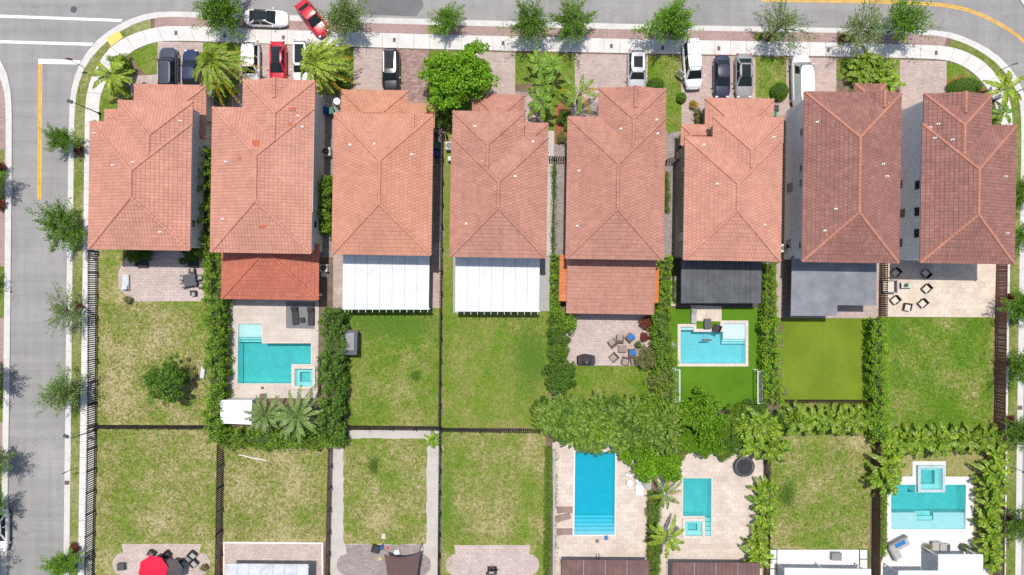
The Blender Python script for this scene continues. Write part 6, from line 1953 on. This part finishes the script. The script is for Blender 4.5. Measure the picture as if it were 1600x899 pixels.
pot('grey planter with a leafy plant beside the white roof corner', 1448, 855, 0.42, GREYC, LEAF_TAN, 0.5)
pot('dark round planter right of the grey planters on the white deck', 1506, 855, 0.42, DGREY, LEAF_DARK, 0.5)
pot('pale round planter at the right end of the white deck', 1517, 860, 0.5, GREYC, LEAF_TAN, 0.35)
# leftmost patio
table('black dining table at the right end of the leftmost patio', 297, 438, 0.15, 1.3, 1.3, BLACK, 0.74, DGREY)
for px, py, a, lab in [(285.5,434.5,PI/2,'left upper chair at the black dining table'), (288,446,PI/2+0.3,'left lower chair at the black dining table'), (301,423,0,'chair above the black dining table'), (303,459,PI,'chair below the black dining table'), (312,434,-PI/2,'right upper chair at the black dining table'), (314,446,-PI/2-0.2,'right lower chair at the black dining table')]:
    armchair(lab, px, py, a+PI if False else a, DGREY, M('pale_sling', (0.36, 0.34, 0.32), 0.1, 4, 0.9), 0.5, 'dining chairs on the leftmost patio')
armchair('dark bench-like chair in the shade behind the corner house', 222, 409, PI, BLACK, CUSH_D, 1.2)
armchair('dark chair in the shade at the right of the corner house patio', 302, 411, PI, BLACK, CUSH_D, 0.9)
def box_unit(label, px, py, sx, sy, h, mat, ang=0.0, fan=False, cat='air conditioner', name='air_conditioner'):
    t = thing(name, label, cat, (*G(px, py, h), ZY), ang)
    MB().box(-sx/2, -sy/2, 0.05, sx/2, sy/2, h).build('casing', mat, t, bevel=0.02)
    MB().box(-sx/2-0.06, -sy/2-0.06, 0, sx/2+0.06, sy/2+0.06, 0.048).build('base_pad', GREYC, t)
    if fan:
        g = MB().lathe((0, 0, h), [(0.04, 0.03), (min(sx, sy)*0.4, 0.03), (min(sx, sy)*0.43, 0.005)], 18).build('fan_grille', BLACK, t)
        for k in range(5):
            a = 2*PI*k/5; MB().rbox(0.16*math.cos(a), 0.16*math.sin(a), h+0.032, 0.28, 0.05, h+0.04, a).build('fan_blade', MGREY, g)
    return t
AC = M('ac_casing', (0.52, 0.52, 0.50), 0.06, 2, 0.5)
box_unit('grey air conditioner between the salmon and orange roofs', 510, 237, 0.9, 0.9, 0.95, AC, 0, True)
box_unit('air conditioner beside the red lanai', 506, 419, 0.8, 0.8, 0.9, AC, 0, True)
box_unit('second smaller unit below the air conditioner at the red lanai', 505.5, 429, 0.5, 0.5, 0.7, AC, 0, False)
box_unit('white air conditioner left of the dusky stepped-front house', 702, 228, 0.8, 0.85, 0.9, AC, 0, True)
box_unit('air conditioner at the right corner of the dark pergola', 1195, 418, 0.7, 0.9, 0.9, AC, 0, True)
box_unit('air conditioner at the rear corner of the light salmon house', 1223, 388, 0.5, 0.9, 0.9, AC, 0, True)
box_unit('grey pump unit beside the round tree on the leftmost lawn', 317, 582, 0.45, 1.3, 0.5, AC, -0.12, False, 'pump', 'pump_unit')
box_unit('white meter box right of the dark gate of the dusky house', 702.5, 248, 0.4, 0.5, 0.8, AC, 0, False, 'meter box', 'meter_box')
hs_ = MB(); rr_ = 0.55
hs_.path([(rr_*math.cos(2*PI*i/20), rr_*0.6*math.sin(2*PI*i/20), 0.03) for i in range(21)], 0.025, 5)
o = hs_.build('garden_hose', M('hose_olive', (0.12, 0.12, 0.05), 0.1, 3, 0.6)); o.location = (*G(316, 604), 0.13); tag(o, 'coiled garden hose on the leftmost lawn by the pump', 'hose')
def bin_(label, px, py, body, lid, a=0.0):
    t = thing('wheelie_bin', label, 'bin', (*G(px, py, 1.0), ZY), a)
    MB().rbox(0, 0, 0.08, 0.52, 0.6, 1.0, 0, 1.12).build('body', body, t)
    MB().rbox(0, 0.02, 1.003, 0.62, 0.74, 1.07, 0, 0.94).build('lid', lid, t, bevel=0.02)
    for s in (-1, 1):
        MB().tube((s*0.2, -0.3, 0.1), (s*0.27, -0.3, 0.1), 0.1, 0.1, 10).build('wheel', RUBBER, t)
    MB().tube((-0.2, -0.36, 0.98), (0.2, -0.36, 0.98), 0.018, 0.018, 6).build('handle', body, t)
BINB = M('blue_bin', (0.015, 0.05, 0.22), 0.1, 2, 0.5); BING = M('green_bin', (0.01, 0.16, 0.10), 0.1, 2, 0.5)
bin_('blue wheelie bin at the front of the gap beside the orange roof', 508, 172.5, BINB, BINB)
bin_('green wheelie bin beside the blue one by the orange roof', 517.5, 173.5, BING, BING, 0.2)
bin_('green wheelie bin above the blue one right of the orange roof', 682, 228, BING, BING)
bin_('blue wheelie bin below the green one right of the orange roof', 681.5, 240, BINB, BINB)
bin_('bright green bin beside the low garage of the light salmon house', 1208.5, 178, BING, BING)
bin_('dark bin behind the low garage of the light salmon house', 1212, 170, BLACK, BLACK)
ds = thing('satellite_dish', 'white satellite dish at the garage corner of the orange house', 'satellite dish', (*G(527, 159, 3.4), 3.2))
MB().tube((0, 0, -0.3), (0, 0, 0.4), 0.03, 0.03, 6).build('mast', MGREY, ds)
o = MB().lathe((0, 0, 0), [(0, 0), (0.2, 0.02), (0.32, 0.07), (0.38, 0.11), (0.36, 0.12), (0, 0.02)], 18).build('dish', WHITE, ds, True); o.location = (0, 0, 0.4); o.rotation_euler = (0.5, 0.3, 0)
MB().tube((0, 0, 0.42), (-0.1, 0.35, 0.75), 0.015, 0.015, 5).build('feed_arm', MGREY, ds)
# white shed by the two palms
P = poly([(343,625),(394,625),(393,664),(345,662)], 2.4)
sh = thing('garden_shed', 'white panelled shed roof at the lower left of the L-shaped pool', 'shed', (sum(p[0] for p in P)/4, sum(p[1] for p in P)/4, ZY))
Q = [(p[0]-sh.location.x, p[1]-sh.location.y) for p in P]
for i in range(4):
    f = lambda A, B, s: (A[0]+(B[0]-A[0])*s, A[1]+(B[1]-A[1])*s)
    a, b = i/4+0.004, (i+1)/4-0.004
    MB().prism([f(Q[3], Q[0], a), f(Q[2], Q[1], a), f(Q[2], Q[1], b), f(Q[3], Q[0], b)], 2.22+0.02*(i % 2), 2.28+0.03*(i % 2)).build('roof_panel', M('shed_white', (0.68, 0.69, 0.69), 0.25, 2.5, 0.6), sh)
MB().prism([(x*0.92, y*0.92) for x, y in Q], 0, 2.2).build('wall', WALL_W, sh)
MB().box(-0.4, Q[3][1]*0.92-0.03, 0.02, 0.4, Q[3][1]*0.92-0.003, 1.95).build('door', TRIM, sh)
rk = thing('railing', 'row of dark upright posts along the top of the white shed', 'railing', (*G(343, 622), ZY))
for i in range(6):
    MB().tube((i*0.62, 0, 0), (i*0.62, 0, 1.5), 0.03, 0.03, 6).build('post', DGREY, rk)
MB().tube((0, 0, 1.2), (3.1, 0, 1.2), 0.02, 0.02, 6).build('rail', DGREY, rk)
box_unit('brown pool equipment box below the L-shaped pool', 410, 620, 0.6, 0.5, 0.6, WICK, 0, False, 'box', 'equipment_box')
o = MB().rbox(0, 0, 0, 0.3, 0.2, 0.06, 0.5).build('sandal', BLACK); o.location = (*G(411, 606), 0.135); tag(o, 'small dark object on the deck below the L-shaped pool', 'object')
# grey square pavilion by the hedge
pv = thing('grey_pavilion', 'small grey square-roofed playhouse beside the dark hedge', 'playhouse', (*G(546, 535, 1.8), ZY))
MB().rbox(0, 0, 1.75, 1.75, 2.7, 1.85, -0.02).build('roof', DGREY, pv)
MB().rbox(0.1, 0.1, 1.853, 0.9, 1.9, 1.92, -0.02).build('roof_pad', MGREY, pv)
for a in (-1, 1):
    for b in (-1, 1): MB().rbox(a*0.7, b*1.15, 0, 0.09, 0.09, 1.748).build('post', DGREY, pv)
MB().rbox(0, 0, 0.3, 1.3, 2.2, 0.36).build('floor', MGREY, pv)
# soccer goals
NET = M('net_cord', (0.55, 0.57, 0.57), 0.1, 3, 0.8)
def goal(label, px, py, flip):
    t = thing('soccer_goal', label, 'goal', (*G(px, py, 0.5), ZY+0.01))
    L, Hg, D = 3.5, 1.6, 1.1
    s = flip
    fr = MB()
    for y in (-L/2, L/2):
        fr.tube((0, y, 0), (0, y, Hg), 0.05, 0.05, 8); fr.tube((0, y, Hg), (s*D*0.5, y, Hg), 0.03, 0.03, 6)
        fr.tube((s*D*0.5, y, Hg), (s*D, y, 0.03), 0.03, 0.03, 6); fr.tube((0, y, 0.03), (s*D, y, 0.03), 0.03, 0.03, 6)
    fr.build('post', WHITE, t)
    MB().tube((0, -L/2, Hg), (0, L/2, Hg), 0.05, 0.05, 8).build('crossbar', WHITE, t)
    MB().tube((s*D, -L/2, 0.03), (s*D, L/2, 0.03), 0.03, 0.03, 6).build('ground_bar', WHITE, t)
    n = MB()
    for k in range(1, 18):
        y = -L/2+L*k/18
        n.path([(0, y, Hg), (s*D*0.5, y, Hg-0.03), (s*D, y, 0.03)], 0.007, 3)
    for k in range(9):
        u = k/8
        p = (s*D*0.5*min(1, u*2.4), Hg-0.03) if u < 0.42 else (s*(D*0.5+D*0.5*(u-0.42)/0.58), Hg-0.03-(Hg-0.06)*(u-0.42)/0.58)
        n.tube((p[0], -L/2, p[1]), (p[0], L/2, p[1]), 0.007, 0.007, 3)
    n.build('net', NET, t)
goal('white soccer goal at the left side of the turf yard', 1058, 601, -1)
goal('white soccer goal at the right side of the turf yard', 1178, 603, 1)
x_ = thing('stone_slab', 'pale flat slab on the turf below the right goal', 'slab', (*G(1150, 645), ZY)); MB().rbox(0, 0, 0, 1.1, 0.65, 0.12).build('slab', GREYC, x_, bevel=0.02)
table('grey square table at the top of the aqua pool', 1105.5, 506, 0, 0.75, 1.1, DGREY, 0.5)
rob = thing('pool_brush', 'dark pool brush on a pole in the aqua pool', 'pool brush', (*G(1103.5, 531.5), 0.04))
MB().rbox(0, 0, 0, 1.1, 0.18, 0.07).build('brush_head', DGREY, rob); MB().tube((0, 0.05, 0.05), (0, 0.9, 0.25), 0.02, 0.02, 6).build('pole', CHROME, rob)
armchair('dark chair with arms beside the square table at the aqua pool', 1119, 513, 1.2, BLACK, CUSH_D, 0.7)
armchair('grey swing chair beside the mixed hedge left of the aqua pool', 1050, 540, 0.6, MGREY, GREYCU, 0.6)
# stone patio
table('white stone table with a green plant on the stone patio', 1416, 446, 0.02, 1.2, 0.6, DGREY, 0.45, M('pale_stone_top', (0.5, 0.5, 0.47), 0.2, 3, 0.5))
pot('green plant on the white stone table', 1415, 445.5, 0.13, DGREY, LEAF_PALM, 0.62)
TRAVC = M('cream_cushion', (0.60, 0.52, 0.43), 0.08, 3, 0.9)
for px, py, a, lab in [(1399,426,PI/4+PI/2,'black framed cream chair in shade at the left of the stone patio'), (1446,428,PI/4,'black framed cream chair in shade at the middle of the stone patio'), (1447,451,PI/4+PI/2,'black framed cream chair right of the stone table'), (1398,469,PI/2+0.7,'dark framed cream chair at the lower left of the stone patio'), (1417,480,PI-0.2,'dark framed cream chair at the bottom of the stone patio'), (1441,474,PI/2+0.75,'larger dark framed cream chair at the bottom right of the group')]:
    armchair(lab, px, py, a, BLACK, TRAVC, 0.75, 'chairs on the stone patio', thin=True)
armchair('grey bench beside the dark fence on the stone patio', 1388, 448, PI/2, MGREY, TRAVC, 1.3)
# umbrella patio
def umbrella(label, px, py, r, h, mat, n=8):
    t = thing('patio_umbrella', label, 'umbrella', (*G(px, py, h), ZY+0.012))
    m = MB()
    ring_ = []
    for i in range(n):
        a = 2*PI*i/n+0.2
        ring_.append((r*math.cos(a), r*math.sin(a), h-0.42))
    for i in range(n):
        a, b = ring_[i], ring_[(i+1) % n]
        mid = tuple((p+q)/2*0.97 for p, q in zip(a[:2], b[:2]))+(h-0.47,)
        m.tri((0, 0, h), a, (*mid,)); m.tri((0, 0, h), (*mid,), b)
    m.build('canopy', mat, t)
    MB().tube((0, 0, 0), (0, 0, h+0.1), 0.03, 0.03, 8).build('pole', DGREY, t)
    rb = MB()
    for p in ring_: rb.tube((0, 0, h-0.04), (p[0]*0.98, p[1]*0.98, p[2]-0.02), 0.012, 0.012, 4)
    rb.build('ribs', DGREY, t)
    MB().lathe((0, 0, 0), [(0, 0.1), (0.26, 0.1), (0.3, 0.0)], 14).build('base', BLACK, t)
umbrella('red patio umbrella at the bottom of the lower left yard', 237, 893, 1.65, 2.5, M('red_canvas', (0.58, 0.012, 0.045), 0.08, 2, 0.8))
umbrella('charcoal patio umbrella beside the red one', 266, 892, 1.2, 2.1, M('charcoal_canvas', (0.085, 0.07, 0.075), 0.12, 2, 0.8))
for px, py, a, lab in [(237,865,2.6,'brown chair at the upper left of the red umbrella'), (262,866,-2.4,'dark folding chair above the charcoal umbrella'), (250,874,0.2,'black chair between the two umbrellas')]:
    armchair(lab, px, py, a, BLACK, CUSH_D if 'black' in lab or 'dark' in lab else WICK, 0.62, 'chairs on the umbrella patio')
for px, py, a, lab in [(301.5,867,0.85,'grey chair at the upper end of the lounge set on the umbrella patio'), (288,879.5,0.85,'grey chair at the lower left of the lounge set on the umbrella patio'), (303.5,880,0.75,'grey chair at the right of the lounge set on the umbrella patio')]:
    armchair(lab, px, py, a+PI, BLACK, GREYCU, 0.68, 'lounge set on the umbrella patio')
table('grey coffee table in the middle of the lounge set', 296, 872, 0.85, 0.7, 0.6, BLACK, 0.4, MGREY)
box_unit('small dark crate with a pale lid at the left of the umbrella patio', 189, 886, 0.8, 0.75, 0.55, DGREY, 0.05, False, 'crate', 'storage_crate')
# lawn stick, path yard, hoop
o = MB().path([(-1.6, 0.25, 0.03), (-1.2, 0.2, 0.05), (0, -0.1, 0.05), (1.5, -0.35, 0.05)], 0.045, 6).build('pipe', WHITE); o.location = (*G(396, 714), 0.13); tag(o, 'long white bent pipe lying on the lawn above the white-edged patio', 'pipe')
sail = thing('shade_sail', 'brown shade sail stretched over the grey paver patio', 'shade sail', (*G(628, 895, 2.3), ZY))
def SP(px, py, z):
    a = G(px, py, z); return (a[0]-sail.location.x, a[1]-sail.location.y, z-ZY)
TL, TR, BR, BL = SP(600, 866, 2.35), SP(657, 863.5, 2.4), SP(652, 960, 2.3), SP(605, 960, 2.3)
m = MB(); n = 10
for i in range(n+1):
    for j in range(n+1):
        u, v = i/n, j/n
        p = [(TL[k]*(1-u)+TR[k]*u)*(1-v)+(BL[k]*(1-u)+BR[k]*u)*v for k in range(3)]
        p[1] -= 0.45*math.sin(PI*u)*(1-v); p[0] += (0.28*math.sin(PI*v))*(1-2*u)
        p[2] -= 0.25*math.sin(PI*u)*math.sin(PI*v)
        m.v.append(tuple(p))
for i in range(n):
    for j in range(n): a = i*(n+1)+j; m.f.append((a, a+1, a+n+2, a+n+1))
m.build('fabric', M('brown_sail', (0.115, 0.068, 0.06), 0.12, 1.5, 0.85), sail, True)
for q, g in ((TL, (599, 850)), (TR, (660, 848))):
    b = SP(*g, ZY)
    MB().tube((b[0], b[1], 0), (b[0], b[1], 2.5), 0.045, 0.045, 8).build('post', BLACK, sail); MB().tube((b[0], b[1], 2.4), q, 0.012, 0.012, 5).build('rope', BLACK, sail)
armchair('dark folding chair beside the shade sail toys', 587, 858, 2.9, BLACK, CUSH_D, 0.75)
box_unit('small blue toy box next to the folding chair', 595, 856, 0.4, 0.5, 0.35, CUSH_B, 0.1, False, 'toy box', 'toy_box')
box_unit('small red toy block under the sail post', 606, 856, 0.3, 0.3, 0.2, M('toy_red', (0.5, 0.06, 0.03), 0.1, 3, 0.5), 0.4, False, 'toy', 'toy_block')
box_unit('small yellow toy block on the grey pavers', 594, 873, 0.3, 0.3, 0.18, M('toy_yellow', (0.6, 0.45, 0.1), 0.1, 3, 0.5), 0.4, False, 'toy', 'toy_block')
table('small white table tucked under the shade sail edge', 620, 863, 0.1, 0.6, 0.45, WHITE, 0.5)
o = MB().rbox(0, 0, 0, 0.45, 0.55, 0.03).build('stepping_stone', TRAV); o.location = (*G(599.5, 837.5), 0.13); tag(o, 'small pale stepping stone on the lawn above the sail', 'stone')
hp = thing('basketball_hoop', 'portable basketball hoop on the pale rounded patio', 'basketball hoop', (*G(769, 886), ZY+0.012))
MB().rbox(0, -0.15, 0, 1.05, 0.55, 0.22, 0, 0.9).build('base', BLACK, hp)
MB().tube((0, -0.1, 0.2), (0, 0.1, 2.6), 0.05, 0.05, 8).build('pole', BLACK, hp)
bb = MB().box(-0.6, 0.42, 2.2, 0.6, 0.46, 3.0).build('backboard', DGREY, hp)
MB().box(-0.25, 0.461, 2.35, 0.25, 0.466, 2.7).build('target_square', WHITE, bb)
MB().path([(0.23*math.cos(2*PI*i/14), 0.70+0.23*math.sin(2*PI*i/14), 2.35) for i in range(15)], 0.012, 5).build('rim', M('hoop_orange', (0.5, 0.13, 0.02), 0.1, 3, 0.5), hp)
MB().tube((0, 0.1, 2.55), (0, 0.42, 2.6), 0.03, 0.03, 6).build('arm', BLACK, hp)
# blue pool deck
tb = thing('round_table', 'small round white table right of the long blue pool', 'table', (*G(984, 755, 0.5), ZY+0.01))
MB().lathe((0, 0, 0), [(0, 0.5), (0.36, 0.5), (0.37, 0.47), (0.05, 0.45), (0.04, 0.06), (0.25, 0.02), (0.25, 0)], 20).build('tabletop', WHITE, tb, True)
box_unit('small blue bag on the deck below the long blue pool', 947, 840.5, 0.35, 0.4, 0.2, CUSH_B, 0.05, False, 'bag', 'bag')
box_unit('small brown box on the deck below the long blue pool', 933, 845.5, 0.3, 0.3, 0.18, WICK, 0.05, False, 'box', 'box')
for k, (px, py) in enumerate(((980,742),(985,743.5))):
    box_unit(['left small white pot beside the bright shrub at the blue pool', 'right small white pot beside the bright shrub at the blue pool'][k], px, py, 0.28, 0.28, 0.3, WHITE, 0.3, False, 'pot', 'flower_pot')
tr_ = thing('trampoline', 'round black trampoline under the arecas by the narrow pool', 'trampoline', (*G(1163, 729, 0.8), ZY+0.01))
MB().lathe((0, 0, 0), [(0, 0.80), (0.85, 0.82)], 24).build('mat', BLACK, tr_, True)
MB().lathe((0, 0, 0), [(0.87, 0.83), (1.1, 0.84), (1.12, 0.78), (0.9, 0.77)], 24).build('pad', DGREY, tr_, True)
for k in range(6):
    a = 2*PI*k/6; MB().tube((1.05*math.cos(a), 1.05*math.sin(a), 0), (1.05*math.cos(a), 1.05*math.sin(a), 0.78), 0.03, 0.03, 6).build('leg', MGREY, tr_)
# white deck furniture
sf = thing('sectional_sofa', 'grey corner sofa with a blue cushion on the white deck', 'sofa', (*G(1404, 851, 0.4), ZY+0.012), math.radians(28))
MB().box(-1.1, -0.55, 0.08, 1.15, 0.45, 0.40).build('seat', GREYCU, sf, bevel=0.04)
MB().box(-1.2, 0.452, 0.05, 1.15, 0.66, 0.75).build('backrest', MGREY, sf, bevel=0.03)
MB().box(-1.1, -1.35, 0.08, -0.3, -0.553, 0.40).build('chaise_seat', GREYCU, sf, bevel=0.04)
MB().box(-1.32, -1.3, 0.05, -1.103, 0.45, 0.72).build('armrest', MGREY, sf, bevel=0.03)
MB().box(-0.45, -0.15, 0.403, 0.75, 0.36, 0.52).build('cushion', CUSH_B, sf, bevel=0.05)
armchair('pale grey armchair left of the white roof corner', 1461, 853, PI, GREYCU, GREYCU, 0.9)
armchair('pale grey armchair right of its twin above the white roof', 1474, 855, PI/2, GREYCU, GREYCU, 0.8)
box_unit('grey vent box standing on the white lower patio', 1307, 870, 1.1, 0.8, 0.5, MGREY, -0.03, False, 'vent box', 'vent_box')
for k, (px, py) in enumerate(((930,869),(934,872))):
    pass
o = thing('swing_frame', 'small dark frame on the deck above the left brown pergola', 'frame', (*G(933, 868), ZY+0.012))
for s in (-0.15, 0.15): MB().path([(s, -0.3, 0), (s, -0.25, 0.5), (s, 0.25, 0.5), (s, 0.3, 0)], 0.025, 5).build('hoop', BLACK, o)
